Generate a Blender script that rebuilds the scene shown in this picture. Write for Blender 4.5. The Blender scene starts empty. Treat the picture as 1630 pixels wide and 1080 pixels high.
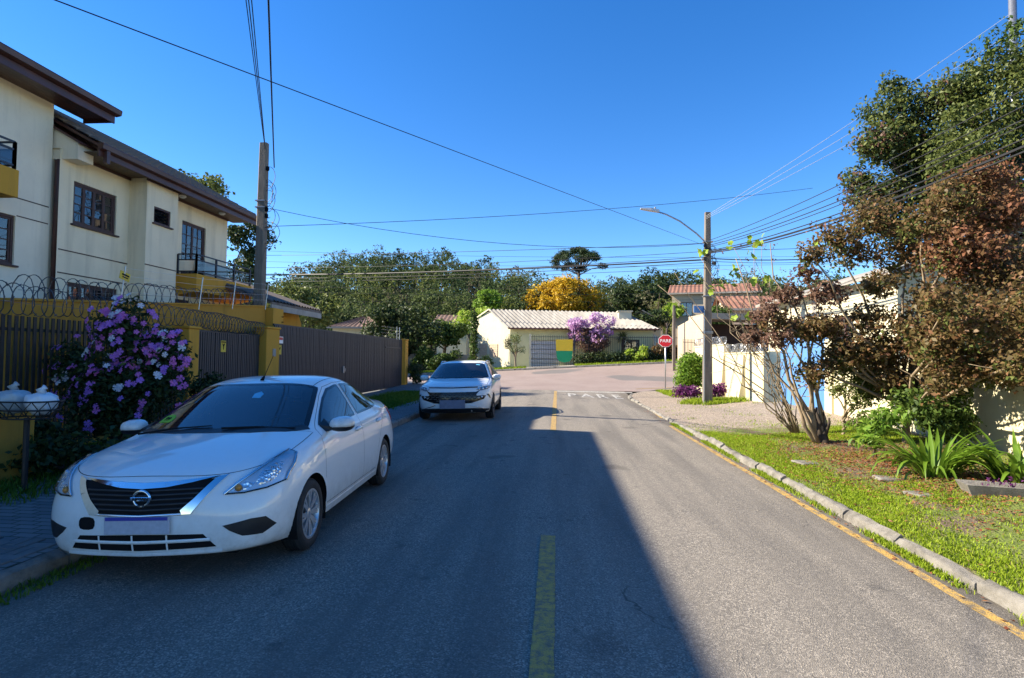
import bpy, bmesh, math, random
import numpy as np
from mathutils import Vector, Matrix
from mathutils.bvhtree import BVHTree
from mathutils.geometry import delaunay_2d_cdt

scene = bpy.context.scene
COL = scene.collection
rad = math.radians

# ------------------------------------------------------------------ camera
def make_camera():
    yaw, pitch, roll = rad(4.4685), rad(1.918), rad(0.7)
    f = Vector((-math.sin(yaw) * math.cos(pitch), math.cos(yaw) * math.cos(pitch), math.sin(pitch)))
    r = f.cross(Vector((0, 0, 1))).normalized()
    u = r.cross(f)
    r2 = math.cos(roll) * r + math.sin(roll) * u
    u2 = -math.sin(roll) * r + math.cos(roll) * u
    cd = bpy.data.cameras.new('camera')
    cd.sensor_fit = 'HORIZONTAL'; cd.sensor_width = 36.0; cd.lens = 19.877
    cd.clip_start = 0.05; cd.clip_end = 3000
    c = bpy.data.objects.new('camera', cd); COL.objects.link(c)
    m = Matrix((r2, u2, -f)).transposed().to_4x4()
    m.translation = Vector((0, 0, 1.68))
    c.matrix_world = m
    scene.camera = c
make_camera()

# ------------------------------------------------------------------ sky and sun
SUN_EL, SUN_AZ = 33.4, -92.0          # sun low on the left, azimuth from +Y clockwise
SUN_STRENGTH, SKY_STRENGTH, EXPOSURE = 5.0, 0.095, 1.46
world = bpy.data.worlds.new('World'); scene.world = world; world.use_nodes = True
nt = world.node_tree
bg = nt.nodes['Background']
sky = nt.nodes.new('ShaderNodeTexSky'); sky.sky_type = 'NISHITA'; sky.sun_disc = False
sky.sun_elevation = rad(SUN_EL); sky.sun_rotation = rad(SUN_AZ % 360)
sky.altitude = 900; sky.air_density = 1.0; sky.dust_density = 0.05; sky.ozone_density = 3.0
hs = nt.nodes.new('ShaderNodeHueSaturation'); hs.inputs['Saturation'].default_value = 1.32; hs.inputs['Hue'].default_value = 0.508
nt.links.new(sky.outputs[0], hs.inputs['Color']); nt.links.new(hs.outputs[0], bg.inputs[0]); bg.inputs[1].default_value = SKY_STRENGTH
sd = bpy.data.lights.new('sun', 'SUN'); sd.energy = SUN_STRENGTH; sd.angle = rad(0.55); sd.color = (1.0, 0.90, 0.73)
so = bpy.data.objects.new('sun', sd); COL.objects.link(so)
sdir = Vector((math.sin(rad(SUN_AZ)) * math.cos(rad(SUN_EL)), math.cos(rad(SUN_AZ)) * math.cos(rad(SUN_EL)), math.sin(rad(SUN_EL))))
so.rotation_euler = sdir.to_track_quat('Z', 'Y').to_euler()
so.location = (-30, 0, 30)
vs = scene.view_settings
vs.view_transform = 'Standard'; vs.look = 'None'; vs.gamma = 1.0; vs.use_curve_mapping = False; vs.exposure = EXPOSURE
try:
    scene.cycles.max_bounces = 8; scene.cycles.transparent_max_bounces = 12
    scene.cycles.use_denoising = True
except Exception:
    pass

# ------------------------------------------------------------------ helpers
def tag(o, label=None, cat=None, group=None, kind=None):
    if label: o['label'] = label
    if cat: o['category'] = cat
    if group: o['group'] = group
    if kind: o['kind'] = kind
    return o

def empty(name, loc=(0, 0, 0), rz=0.0, label=None, cat=None, group=None):
    o = bpy.data.objects.new(name, None); COL.objects.link(o)
    o.location = loc; o.rotation_euler = (0, 0, rz); o.empty_display_size = 0.2
    return tag(o, label, cat, group)

def link_mesh(name, me, mat, parent=None, smooth=False, loc=None, rot=None):
    if mat is not None and len(me.materials) == 0:
        me.materials.append(mat)
    if smooth:
        me.shade_smooth()
    o = bpy.data.objects.new(name, me); COL.objects.link(o)
    if parent is not None: o.parent = parent
    if loc is not None: o.location = loc
    if rot is not None: o.rotation_euler = rot
    return o

def np_mesh(name, verts, faces):
    """verts (n,3); faces (m,k) with constant k"""
    verts = np.asarray(verts, dtype=np.float32); faces = np.asarray(faces, dtype=np.int32)
    me = bpy.data.meshes.new(name)
    k = faces.shape[1]; m = len(faces)
    me.vertices.add(len(verts)); me.vertices.foreach_set('co', verts.ravel())
    me.loops.add(m * k); me.loops.foreach_set('vertex_index', faces.ravel())
    me.polygons.add(m); me.polygons.foreach_set('loop_start', np.arange(0, m * k, k, dtype=np.int32))
    me.update(calc_edges=True)
    return me

class MB:
    def __init__(s): s.v = []; s.f = []
    def add(s, vs_, fs_):
        n = len(s.v); s.v += [tuple(p) for p in vs_]; s.f += [tuple(i + n for i in f) for f in fs_]; return s
    def box(s, c, d, rz=0.0, bev=0.0):
        hx, hy, hz = d[0] / 2, d[1] / 2, d[2] / 2
        if bev <= 0:
            p = [(x, y, z) for x in (-hx, hx) for y in (-hy, hy) for z in (-hz, hz)]
            f = [(0, 1, 3, 2), (4, 6, 7, 5), (0, 4, 5, 1), (2, 3, 7, 6), (0, 2, 6, 4), (1, 5, 7, 3)]
        else:
            b = min(bev, hx * .9, hy * .9, hz * .9)
            lay = [(-hz, b), (-hz + b, 0), (hz - b, 0), (hz, b)]
            p = []; f = []
            for z, q in lay:
                a, e = hx - q, hy - q
                c2 = b if q == 0 else b * .6
                p += [(-a + c2, -e, z), (a - c2, -e, z), (a, -e + c2, z), (a, e - c2, z), (a - c2, e, z), (-a + c2, e, z), (-a, e - c2, z), (-a, -e + c2, z)]
            for l in range(3):
                for i in range(8):
                    j = (i + 1) % 8
                    f.append((l * 8 + i, l * 8 + j, l * 8 + 8 + j, l * 8 + 8 + i))
            f.append(tuple(range(7, -1, -1))); f.append(tuple(range(24, 32)))
        cs, sn = math.cos(rz), math.sin(rz)
        return s.add([(c[0] + x * cs - y * sn, c[1] + x * sn + y * cs, c[2] + z) for x, y, z in p], f)
    def span(s, a, b, bev=0.0):
        return s.box([(a[i] + b[i]) / 2 for i in range(3)], [abs(b[i] - a[i]) for i in range(3)], 0, bev)
    def tube(s, pts, r, n=6, cap=True):
        pts = [Vector(p) for p in pts]
        if not hasattr(r, '__len__'): r = [r] * len(pts)
        base = len(s.v); nrm = None
        for i, p in enumerate(pts):
            t = (pts[min(i + 1, len(pts) - 1)] - pts[max(i - 1, 0)])
            if t.length < 1e-9: t = Vector((0, 0, 1))
            t.normalize()
            if nrm is None:
                nrm = t.orthogonal().normalized()
            else:
                nrm = nrm - t * nrm.dot(t)
                nrm = nrm.normalized() if nrm.length > 1e-6 else t.orthogonal().normalized()
            b = t.cross(nrm)
            for k in range(n):
                a = 2 * math.pi * k / n
                s.v.append(tuple(p + (nrm * math.cos(a) + b * math.sin(a)) * r[i]))
        for i in range(len(pts) - 1):
            for k in range(n):
                k2 = (k + 1) % n
                s.f.append((base + i * n + k, base + i * n + k2, base + (i + 1) * n + k2, base + (i + 1) * n + k))
        if cap:
            s.f.append(tuple(base + k for k in range(n - 1, -1, -1)))
            e = base + (len(pts) - 1) * n
            s.f.append(tuple(e + k for k in range(n)))
        return s
    def lathe(s, prof, n=24, axis='z', c=(0, 0, 0), closed=False):
        base = len(s.v)
        for r, h in prof:
            for k in range(n):
                a = 2 * math.pi * k / n; x, y = r * math.cos(a), r * math.sin(a)
                p = (x, y, h) if axis == 'z' else ((h, x, y) if axis == 'x' else (x, h, y))
                s.v.append((c[0] + p[0], c[1] + p[1], c[2] + p[2]))
        m = len(prof)
        for i in range(m if closed else m - 1):
            i2 = (i + 1) % m
            for k in range(n):
                k2 = (k + 1) % n
                s.f.append((base + i * n + k, base + i * n + k2, base + i2 * n + k2, base + i2 * n + k))
        return s
    def prism(s, poly, h0, h1, axis='z'):
        """extrude 2d polygon; axis z:(x,y) x:(y,z) y:(x,z)"""
        def P(a, b, h): return (a, b, h) if axis == 'z' else ((h, a, b) if axis == 'x' else (a, h, b))
        n = len(poly)
        vs_ = [P(a, b, h0) for a, b in poly] + [P(a, b, h1) for a, b in poly]
        fs_ = [tuple(range(n - 1, -1, -1)), tuple(range(n, 2 * n))] + [(i, (i + 1) % n, n + (i + 1) % n, n + i) for i in range(n)]
        return s.add(vs_, fs_)
    def quad(s, a, b, c, d): return s.add([a, b, c, d], [(0, 1, 2, 3)])
    def mesh(s, name):
        me = bpy.data.meshes.new(name); me.from_pydata(s.v, [], s.f); me.update()
        bm = bmesh.new(); bm.from_mesh(me); bmesh.ops.recalc_face_normals(bm, faces=bm.faces); bm.to_mesh(me); bm.free()
        return me
    def build(s, name, mat, parent=None, smooth=False, loc=None, rot=None):
        return link_mesh(name, s.mesh(name), mat, parent, smooth, loc, rot)

def auto_smooth(o, ang=35):
    me = o.data; me.shade_smooth()
    bm = bmesh.new(); bm.from_mesh(me)
    for e in bm.edges:
        if len(e.link_faces) == 2 and e.calc_face_angle(0) > rad(ang): e.smooth = False
    bm.to_mesh(me); bm.free(); return o

def lerp(a, b, t): return a + (b - a) * t
def sstep(a, b, x):
    t = min(1.0, max(0.0, (x - a) / (b - a))); return t * t * (3 - 2 * t)

def text_mesh(name, body, size, depth, mat, parent, matrix, bold=0.0, sx=1.0):
    cu = bpy.data.curves.new(name, 'FONT'); cu.body = body; cu.size = size; cu.extrude = depth; cu.offset = bold
    cu.align_x = 'CENTER'; cu.align_y = 'CENTER'; cu.resolution_u = 3
    tmp = bpy.data.objects.new(name, cu); COL.objects.link(tmp)
    bpy.context.view_layer.update()
    me = bpy.data.meshes.new_from_object(tmp.evaluated_get(bpy.context.evaluated_depsgraph_get()))
    bpy.data.objects.remove(tmp); bpy.data.curves.remove(cu)
    me.transform(Matrix.Diagonal((sx, 1, 1, 1))); me.transform(matrix)
    me.materials.clear(); me.name = name
    return link_mesh(name, me, mat, parent)

# ------------------------------------------------------------------ materials
MATS = {}
class NT:
    def __init__(s, name):
        m = bpy.data.materials.new(name); m.use_nodes = True; s.m = m; s.t = m.node_tree; s.n = s.t.nodes
        s.b = s.n['Principled BSDF']; s.out = s.n['Material Output']; s._co = None
    def new(s, t, **k):
        n = s.n.new(t)
        for a, v in k.items(): setattr(n, a, v)
        return n
    def link(s, a, b): s.t.links.new(a, b)
    def co(s, kind='Object'):
        if s._co is None: s._co = s.new('ShaderNodeTexCoord')
        return s._co.outputs[kind]
    def pos(s): return s.new('ShaderNodeNewGeometry').outputs['Position']
    def scaled(s, vec, sc):
        mp = s.new('ShaderNodeMapping'); mp.inputs['Scale'].default_value = sc; s.link(vec, mp.inputs['Vector']); return mp.outputs[0]
    def noise(s, scale, detail=4, vec=None, rough=0.55):
        n = s.new('ShaderNodeTexNoise'); n.inputs['Scale'].default_value = scale; n.inputs['Detail'].default_value = detail; n.inputs['Roughness'].default_value = rough
        s.link(vec if vec is not None else s.co(), n.inputs['Vector']); return n.outputs['Fac']
    def voro(s, scale, vec=None, feature='F1', out='Distance'):
        n = s.new('ShaderNodeTexVoronoi'); n.feature = feature; n.inputs['Scale'].default_value = scale
        s.link(vec if vec is not None else s.co(), n.inputs['Vector']); return n.outputs[out]
    def ramp(s, fac, stops, interp='LINEAR'):
        r = s.new('ShaderNodeValToRGB'); e = r.color_ramp.elements; r.color_ramp.interpolation = interp
        while len(e) < len(stops): e.new(0.5)
        for i, (p, c) in enumerate(stops):
            e[i].position = p; e[i].color = (c[0], c[1], c[2], 1) if hasattr(c, '__len__') else (c, c, c, 1)
        s.link(fac, r.inputs[0]); return r.outputs[0]
    def mix(s, fac, a, b, mode='MIX'):
        n = s.new('ShaderNodeMix'); n.data_type = 'RGBA'; n.blend_type = mode
        for inp, v in ((n.inputs['Factor'], fac), (n.inputs['A'], a), (n.inputs['B'], b)):
            if hasattr(v, 'is_output'): s.link(v, inp)
            elif hasattr(v, '__len__'): inp.default_value = (v[0], v[1], v[2], 1)
            elif inp.type == 'RGBA': inp.default_value = (v, v, v, 1)
            else: inp.default_value = v
        return n.outputs['Result']
    def bump(s, h, strength=0.3, dist=0.01):
        b = s.new('ShaderNodeBump'); b.inputs['Strength'].default_value = strength; b.inputs['Distance'].default_value = dist
        s.link(h, b.inputs['Height']); s.link(b.outputs[0], s.b.inputs['Normal']); return b
    def set(s, **k):
        for a, v in k.items():
            inp = s.b.inputs[a.replace('_', ' ')]
            if hasattr(v, 'is_output'): s.link(v, inp)
            elif hasattr(v, '__len__') and inp.type == 'RGBA': inp.default_value = (v[0], v[1], v[2], 1)
            else: inp.default_value = v
        return s

def plain(name, col, rough=0.6, metal=0.0, var=0.12, scale=6.0, bump=0.0, bscale=60.0, coat=0.0, spec=0.5):
    """solid colour with mild large and fine colour variation"""
    t = NT(name)
    a = tuple(c * (1 - var) for c in col); b = tuple(min(1, c * (1 + var)) for c in col)
    n = t.noise(scale, 5)
    t.set(Base_Color=t.ramp(n, [(0.3, a), (0.7, b)]), Roughness=rough, Metallic=metal)
    t.b.inputs['Coat Weight'].default_value = coat
    t.b.inputs['Specular IOR Level'].default_value = spec
    if bump > 0: t.bump(t.noise(bscale, 4), bump, 0.01)
    MATS[name] = t.m; return t.m

def stucco(name, col, dirt=(0.3, 0.27, 0.22), amt=0.35, scale=1.2, bscale=90, brick=None):
    t = NT(name); p = t.pos()
    n1 = t.noise(scale, 6, p, 0.65)
    streak = t.noise(1.0, 5, t.scaled(p, (3.2, 3.2, 0.28)), 0.6)
    n2 = t.noise(scale * 4, 6, p, .7)
    base = t.ramp(n1, [(0.3, tuple(c * .90 for c in col)), (0.7, tuple(min(1, c * 1.04) for c in col))])
    base = t.mix(t.ramp(n2, [(.56, 0.0), (.75, amt * .5)]), base, dirt)
    mask = t.ramp(streak, [(0.52, 0.0), (0.78, amt)])
    c = t.mix(mask, base, dirt)
    fine = t.noise(bscale, 3, p)
    t.set(Base_Color=c, Roughness=0.88); t.b.inputs['Specular IOR Level'].default_value = 0.2
    t.bump(fine, 0.35, 0.006)
    MATS[name] = t.m; return t.m

def leafmat(name, c1, c2, c3=None, trans=0.35, rough=0.5, gloss=0.25, clump=0.9):
    t = NT(name)
    g = t.new('ShaderNodeNewGeometry')
    r = g.outputs['Random Per Island']
    stops = [(0.0, c1), (0.55, c2)] + ([(1.0, c3)] if c3 else [])
    colr = t.ramp(r, stops)
    n = t.noise(clump, 3, g.outputs['Position'])
    colr = t.mix(t.ramp(n, [(0.35, 0.0), (0.65, 0.35)]), colr, c2)
    t.set(Base_Color=colr, Roughness=rough); t.b.inputs['Specular IOR Level'].default_value = gloss
    tr = t.new('ShaderNodeBsdfTranslucent'); t.link(colr, tr.inputs[0])
    mx = t.new('ShaderNodeMixShader'); mx.inputs[0].default_value = trans
    t.link(t.b.outputs[0], mx.inputs[1]); t.link(tr.outputs[0], mx.inputs[2]); t.link(mx.outputs[0], t.out.inputs[0])
    MATS[name] = t.m; return t.m

def glassmat(name, tint, alpha, rough=0.0, ior=1.75):
    """pane: lets `alpha` of the light through, tinted, and mirrors the sky by fresnel"""
    t = NT(name); t.n.remove(t.b)
    fr = t.new('ShaderNodeFresnel'); fr.inputs[0].default_value = ior
    gl = t.new('ShaderNodeBsdfGlossy'); gl.inputs['Roughness'].default_value = rough; gl.inputs['Color'].default_value = (1, 1, 1, 1)
    tr = t.new('ShaderNodeBsdfTransparent'); tr.inputs[0].default_value = (alpha * tint[0], alpha * tint[1], alpha * tint[2], 1)
    df = t.new('ShaderNodeBsdfDiffuse'); df.inputs[0].default_value = (0.012 * tint[0], 0.012 * tint[1], 0.014 * tint[2], 1)
    ad = t.new('ShaderNodeAddShader'); t.link(tr.outputs[0], ad.inputs[0]); t.link(df.outputs[0], ad.inputs[1])
    mx = t.new('ShaderNodeMixShader'); t.link(fr.outputs[0], mx.inputs[0]); t.link(ad.outputs[0], mx.inputs[1]); t.link(gl.outputs[0], mx.inputs[2])
    t.link(mx.outputs[0], t.out.inputs[0]); MATS[name] = t.m; return t.m
# ------------------------------------------------------------------ surface materials
def surface_materials():
    t = NT('asphalt'); p = t.pos()
    big = t.noise(0.35, 5, p, 0.6); mid = t.noise(4.0, 5, p, 0.65)
    streak = t.noise(1.0, 4, t.scaled(p, (1.6, 0.12, 1)), 0.6)
    agg = t.voro(105, p, 'F1', 'Color'); aggd = t.voro(105, p)
    sep = t.new('ShaderNodeSeparateColor'); t.link(agg, sep.inputs[0])
    spk = t.ramp(sep.outputs[0], [(0.0, (.062, .057, .052)), (0.40, (.155, .139, .118)), (0.78, (.275, .244, .20)), (1.0, (.52, .455, .37))])
    c = t.mix(t.ramp(mid, [(0.35, 0.10), (0.7, 0.55)]), spk, (.205, .181, .150))
    c = t.mix(t.ramp(big, [(0.35, 0.0), (0.68, 0.50)]), c, (.27, .236, .193))
    c = t.mix(t.ramp(streak, [(0.45, 0.0), (0.64, 0.6)]), c, (.115, .105, .093))
    drip = t.noise(2.6, 3, p, .5); c = t.mix(t.ramp(drip, [(0.67, 0.0), (0.71, 0.45)]), c, (.062, .058, .055))
    wn_ = t.new('ShaderNodeTexNoise'); wn_.inputs['Scale'].default_value = 2.4; t.link(p, wn_.inputs['Vector']); wa = t.new('ShaderNodeVectorMath'); wa.operation = 'MULTIPLY_ADD'; t.link(wn_.outputs['Color'], wa.inputs[0]); wa.inputs[1].default_value = (.5, .5, 0); t.link(p, wa.inputs[2])
    stn = t.voro(.62, wa.outputs[0]); c = t.mix(t.ramp(stn, [(.10, .5), (.17, 0.0)]), c, (.075, .068, .060))
    sx = t.new('ShaderNodeSeparateXYZ'); t.link(p, sx.inputs[0])
    gut = t.new('ShaderNodeMapRange'); gut.inputs['From Min'].default_value = 2.75; gut.inputs['From Max'].default_value = 3.3; t.link(sx.outputs['X'], gut.inputs['Value'])
    gm = t.new('ShaderNodeMath'); gm.operation = 'MULTIPLY'; t.link(gut.outputs[0], gm.inputs[0]); t.link(t.ramp(mid, [(.3, .2), (.7, .9)]), gm.inputs[1])
    c = t.mix(gm.outputs[0], c, (.085, .070, .050))
    wv = t.new('ShaderNodeTexNoise'); wv.inputs['Scale'].default_value = 1.3; wv.inputs['Detail'].default_value = 4; t.link(p, wv.inputs['Vector'])
    warp = t.new('ShaderNodeVectorMath'); warp.operation = 'MULTIPLY_ADD'; t.link(wv.outputs['Color'], warp.inputs[0]); warp.inputs[1].default_value = (1.4, 1.4, 0); t.link(t.scaled(p, (1, .45, 1)), warp.inputs[2])
    ck = t.voro(0.30, warp.outputs[0], 'DISTANCE_TO_EDGE'); cm = t.new('ShaderNodeMath'); cm.operation = 'MULTIPLY'
    t.link(t.ramp(ck, [(0.0, 0.75), (0.0028, 0.0)]), cm.inputs[0]); t.link(t.ramp(big, [(.50, 0.0), (.60, 1.0)]), cm.inputs[1])
    c = t.mix(cm.outputs[0], c, (.035, .032, .03))
    t.set(Base_Color=c, Roughness=t.ramp(mid, [(0.3, .80), (0.7, .92)])); t.b.inputs['Specular IOR Level'].default_value = 0.3
    t.bump(aggd, 0.55, 0.010); MATS['asphalt'] = t.m
    t = NT('red_asphalt'); p = t.pos(); n = t.noise(0.6, 6, p, .65); a = t.voro(70, p, 'F1', 'Color')
    sep = t.new('ShaderNodeSeparateColor'); t.link(a, sep.inputs[0])
    c = t.ramp(n, [(0.3, (.205, .152, .132)), (0.7, (.265, .207, .182))])
    c = t.mix(t.ramp(sep.outputs[0], [(0.5, 0.0), (1.0, 0.35)]), c, (.36, .28, .25))
    pt = t.noise(0.16, 2, p); c = t.mix(t.ramp(pt, [(0.60, 0.0), (0.62, 0.8)]), c, (.12, .115, .11))
    t.set(Base_Color=c, Roughness=.9); t.bump(t.voro(70, p), .5, .01); MATS['red_asphalt'] = t.m
    for nm, col, wear in (('yellow_paint', (.50, .31, .07), .45), ('white_road_paint', (.58, .56, .51), .45)):
        t = NT(nm); p = t.pos(); n = t.noise(16, 6, p, .75); big = t.noise(1.5, 4, p)
        inv = t.ramp(n, [(wear, 0.0), (wear + .13, .8)])
        c = t.mix(inv, t.mix(t.ramp(big, [(.3, 0.0), (.7, .35)]), col, tuple(x * .75 for x in col)), (.14, .125, .105))
        wn = t.new('ShaderNodeTexNoise'); wn.inputs['Scale'].default_value = 9; t.link(p, wn.inputs['Vector']); wm = t.new('ShaderNodeVectorMath'); wm.operation = 'MULTIPLY_ADD'; t.link(wn.outputs['Color'], wm.inputs[0]); wm.inputs[1].default_value = (.25, .25, 0); t.link(t.scaled(p, (.45, 1.3, 1)), wm.inputs[2])
        ckn = t.voro(4.2, wm.outputs[0], 'DISTANCE_TO_EDGE'); c = t.mix(t.ramp(ckn, [(.0, .6), (.022, 0.0)]), c, (.11, .095, .07))
        t.set(Base_Color=c, Roughness=.8); t.bump(t.voro(105, p), .5, .008); MATS[nm] = t.m
    t = NT('verge_soil'); p = t.pos()
    n = t.noise(1.1, 6, p, .65); f = t.noise(45, 4, p, .7); peb = t.voro(38, p, 'F1', 'Color'); sep = t.new('ShaderNodeSeparateColor'); t.link(peb, sep.inputs[0])
    soil = t.ramp(f, [(.3, (.095, .062, .038)), (.7, (.20, .14, .09))])
    ms = t.noise(1.7, 5, p, .6); soil = t.mix(t.ramp(ms, [(.42, 0.0), (.56, .85)]), soil, t.ramp(f, [(.3, (.075, .11, .012)), (.7, (.16, .22, .02))]))
    grav = t.ramp(sep.outputs[1], [(0.0, (.15, .118, .09)), (.6, (.27, .215, .165)), (1.0, (.42, .35, .28))])
    sx = t.new('ShaderNodeSeparateXYZ'); t.link(p, sx.inputs[0])
    mr = t.new('ShaderNodeMapRange'); mr.inputs['From Min'].default_value = 13.2; mr.inputs['From Max'].default_value = 14.8; t.link(sx.outputs['Y'], mr.inputs['Value'])
    ad = t.new('ShaderNodeMath'); ad.operation = 'ADD'; t.link(mr.outputs[0], ad.inputs[0])
    sb = t.new('ShaderNodeMath'); sb.operation = 'MULTIPLY_ADD'; t.link(n, sb.inputs[0]); sb.inputs[1].default_value = 1.6; sb.inputs[2].default_value = -.8; t.link(sb.outputs[0], ad.inputs[1])
    c = t.mix(t.ramp(ad.outputs[0], [(.3, 0.0), (.75, 1.0)]), soil, grav)
    t.set(Base_Color=c, Roughness=.95); t.bump(t.voro(38, p), .8, .02); MATS['verge_soil'] = t.m
    t = NT('kerb_concrete'); p = t.pos(); n = t.noise(5, 6, p, .7); f = t.noise(60, 4, p)
    c = t.ramp(n, [(.25, (.075, .068, .052)), (.5, (.19, .175, .15)), (.8, (.30, .28, .245))])
    t.set(Base_Color=c, Roughness=.92); t.bump(t.noise(28, 6, p, .75), .9, .02); MATS['kerb_concrete'] = t.m
    t = NT('paver_concrete'); p = t.pos(); o = t.new('ShaderNodeObjectInfo').outputs['Random']; n = t.noise(9, 5, p, .7)
    c = t.mix(t.ramp(n, [(.3, 0.0), (.7, .6)]), t.ramp(o, [(0, (.12, .118, .12)), (1, (.20, .195, .19))]), (.10, .10, .09))
    t.set(Base_Color=c, Roughness=.9); t.bump(t.noise(70, 4, p), .4, .01); MATS['paver_concrete'] = t.m
    t = NT('paved_brick'); p = t.pos(); br = t.new('ShaderNodeTexBrick'); br.inputs['Scale'].default_value = 1.0
    br.inputs['Brick Width'].default_value = .22; br.inputs['Row Height'].default_value = .11; br.inputs['Mortar Size'].default_value = .008
    br.inputs['Color1'].default_value = (.13, .128, .128, 1); br.inputs['Color2'].default_value = (.19, .185, .18, 1); br.inputs['Mortar'].default_value = (.05, .055, .035, 1)
    t.link(p, br.inputs['Vector']); t.set(Base_Color=br.outputs['Color'], Roughness=.92); b = t.bump(br.outputs['Fac'], .8, .01); b.invert = True; MATS['paved_brick'] = t.m
    t = NT('earth'); p = t.pos(); n = t.noise(.4, 6, p, .7)
    t.set(Base_Color=t.ramp(n, [(.3, (.045, .06, .02)), (.7, (.10, .09, .05))]), Roughness=1.0); t.bump(t.noise(6, 5, p), .6, .1); MATS['earth'] = t.m
    plain('pale_concrete', (.33, .30, .26), .9, var=.2, scale=2, bump=.4, bscale=30)
    stucco('cream_stucco', (.82, .70, .50), dirt=(.34, .28, .20), amt=.42)
    stucco('pale_cream_stucco', (.82, .73, .57), dirt=(.36, .31, .24), amt=.42)
    stucco('ochre_stucco', (.58, .30, .045), dirt=(.20, .12, .04), amt=.55)
    stucco('dark_ochre_stucco', (.46, .24, .04), dirt=(.13, .085, .03), amt=.6)
    stucco('whitewash', (.60, .54, .36), dirt=(.36, .26, .13), amt=.65, scale=2.5)
    stucco('far_cream', (.66, .60, .42), amt=.2)
    stucco('far_yellow', (.82, .75, .40), amt=.10)
    stucco('tan_stucco', (.44, .36, .26), amt=.4)
    stucco('peach_stucco', (.62, .46, .34), amt=.2)
    plain('dark_brown_wood', (.055, .022, .018), .55, var=.3, scale=14)
    plain('fascia_brown', (.075, .028, .022), .4, var=.2, scale=3)
    plain('soffit_wood', (.13, .085, .05), .6, var=.25, scale=10)
    plain('roof_tile', (.15, .12, .10), .85, var=.4, scale=5, bump=.4, bscale=40)
    plain('terracotta', (.22, .10, .062), .85, var=.25, scale=2)
    plain('rusty_tile', (.14, .085, .065), .9, var=.3, scale=2)
    t = NT('fibre_cement'); p = t.pos(); n = t.noise(1.0, 5, t.scaled(p, (2, .4, .4)), .7)
    t.set(Base_Color=t.ramp(n, [(.3, (.20, .182, .155)), (.7, (.36, .335, .295))]), Roughness=.9); MATS['fibre_cement'] = t.m
    plain('fence_metal', (.021, .023, .029), .5, var=.25, scale=4)
    plain('gate_metal', (.019, .023, .032), .5, var=.25, scale=3)
    plain('rust_brown_metal', (.030, .023, .020), .6, metal=.2, var=.4, scale=8)
    plain('galvanised', (.42, .43, .45), .38, metal=.85, var=.15, scale=20)
    plain('razor_steel', (.10, .10, .11), .42, metal=.8, var=.3, scale=20)
    plain('cable_black', (.012, .012, .013), .6, var=.1)
    plain('cable_grey', (.25, .27, .30), .5, var=.1)
    t = NT('pole_concrete'); p = t.pos(); n = t.noise(3, 6, t.scaled(p, (3, 3, .5)), .7)
    t.set(Base_Color=t.ramp(n, [(.25, (.10, .085, .07)), (.7, (.24, .20, .16))]), Roughness=.92); t.bump(t.noise(25, 5, p), .6, .02); MATS['pole_concrete'] = t.m
    plain('rail_dark', (.03, .03, .04), .4, metal=.3, var=.1)
    glassmat('window_glass', (.85, .92, 1.0), .85, 0.0, 1.9)
    glassmat('balcony_glass', (.5, .5, .52), .55)
    plain('curtain', (.85, .86, .88), .9, var=.2)
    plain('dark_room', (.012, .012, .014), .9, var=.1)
    plain('sign_red', (.55, .012, .020), .35, var=.04)
    plain('sign_white', (.82, .82, .80), .4, var=.03)
    plain('sign_yellow', (.62, .44, .03), .5, var=.1)
    plain('sign_back', (.30, .30, .31), .5, metal=.5)
    t = NT('blue_gate_paint'); p = t.pos(); n = t.noise(2, 5, t.scaled(p, (3, 3, .4)), .7)
    t.set(Base_Color=t.ramp(n, [(.3, (.06, .18, .42)), (.7, (.09, .24, .52))]), Roughness=.55); MATS['blue_gate'] = t.m
    plain('lamp_housing', (.55, .56, .58), .4, metal=.3, var=.05)
    plain('plastic_bag_white', (.70, .72, .75), .35, var=.1, bump=.5, bscale=14)
    plain('plastic_bag_grey', (.36, .40, .42), .35, var=.2, bump=.5, bscale=14)
    plain('flag_yellow', (.78, .52, .03), .7, var=.06)
    plain('flag_green', (.01, .30, .12), .7, var=.06)
    plain('garage_white', (.62, .60, .56), .7, var=.05)
    plain('brick_infill', (.52, .39, .28), .9, var=.2)
    t = NT('bark_pale'); p = t.co(); n = t.noise(6, 6, t.scaled(p, (2, 2, .4)), .7)
    t.set(Base_Color=t.ramp(n, [(.25, (.13, .09, .055)), (.7, (.36, .28, .18))]), Roughness=.9); t.bump(t.noise(30, 4, p), .5, .01); MATS['bark_pale'] = t.m
    plain('bark_dark', (.06, .045, .032), .95, var=.4, scale=8, bump=.6, bscale=25)
    plain('twig', (.20, .15, .10), .9, var=.3)
    leafmat('leaf_bronze', (.10, .066, .030), (.155, .120, .042), (.29, .135, .075), .40)
    leafmat('leaf_redtip', (.23, .085, .05), (.17, .105, .045), (.36, .15, .09), .40)
    leafmat('leaf_brown', (.12, .07, .045), (.16, .085, .06), (.26, .17, .11), .35)
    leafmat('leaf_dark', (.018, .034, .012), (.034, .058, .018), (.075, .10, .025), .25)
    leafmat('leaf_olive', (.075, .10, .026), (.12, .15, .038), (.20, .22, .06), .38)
    leafmat('leaf_mid', (.04, .075, .015), (.07, .12, .022), (.13, .18, .035), .32)
    leafmat('leaf_bright', (.10, .20, .02), (.16, .28, .03), (.26, .36, .05), .4)
    leafmat('leaf_lime', (.22, .36, .03), (.30, .42, .05), (.42, .46, .08), .45)
    leafmat('leaf_gold', (.42, .25, .015), (.56, .36, .02), (.62, .44, .05), .42)
    leafmat('leaf_lilac', (.42, .20, .44), (.55, .32, .56), (.68, .48, .68), .4)
    leafmat('leaf_purple', (.07, .012, .07), (.13, .025, .12), (.20, .05, .16), .3)
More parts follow.
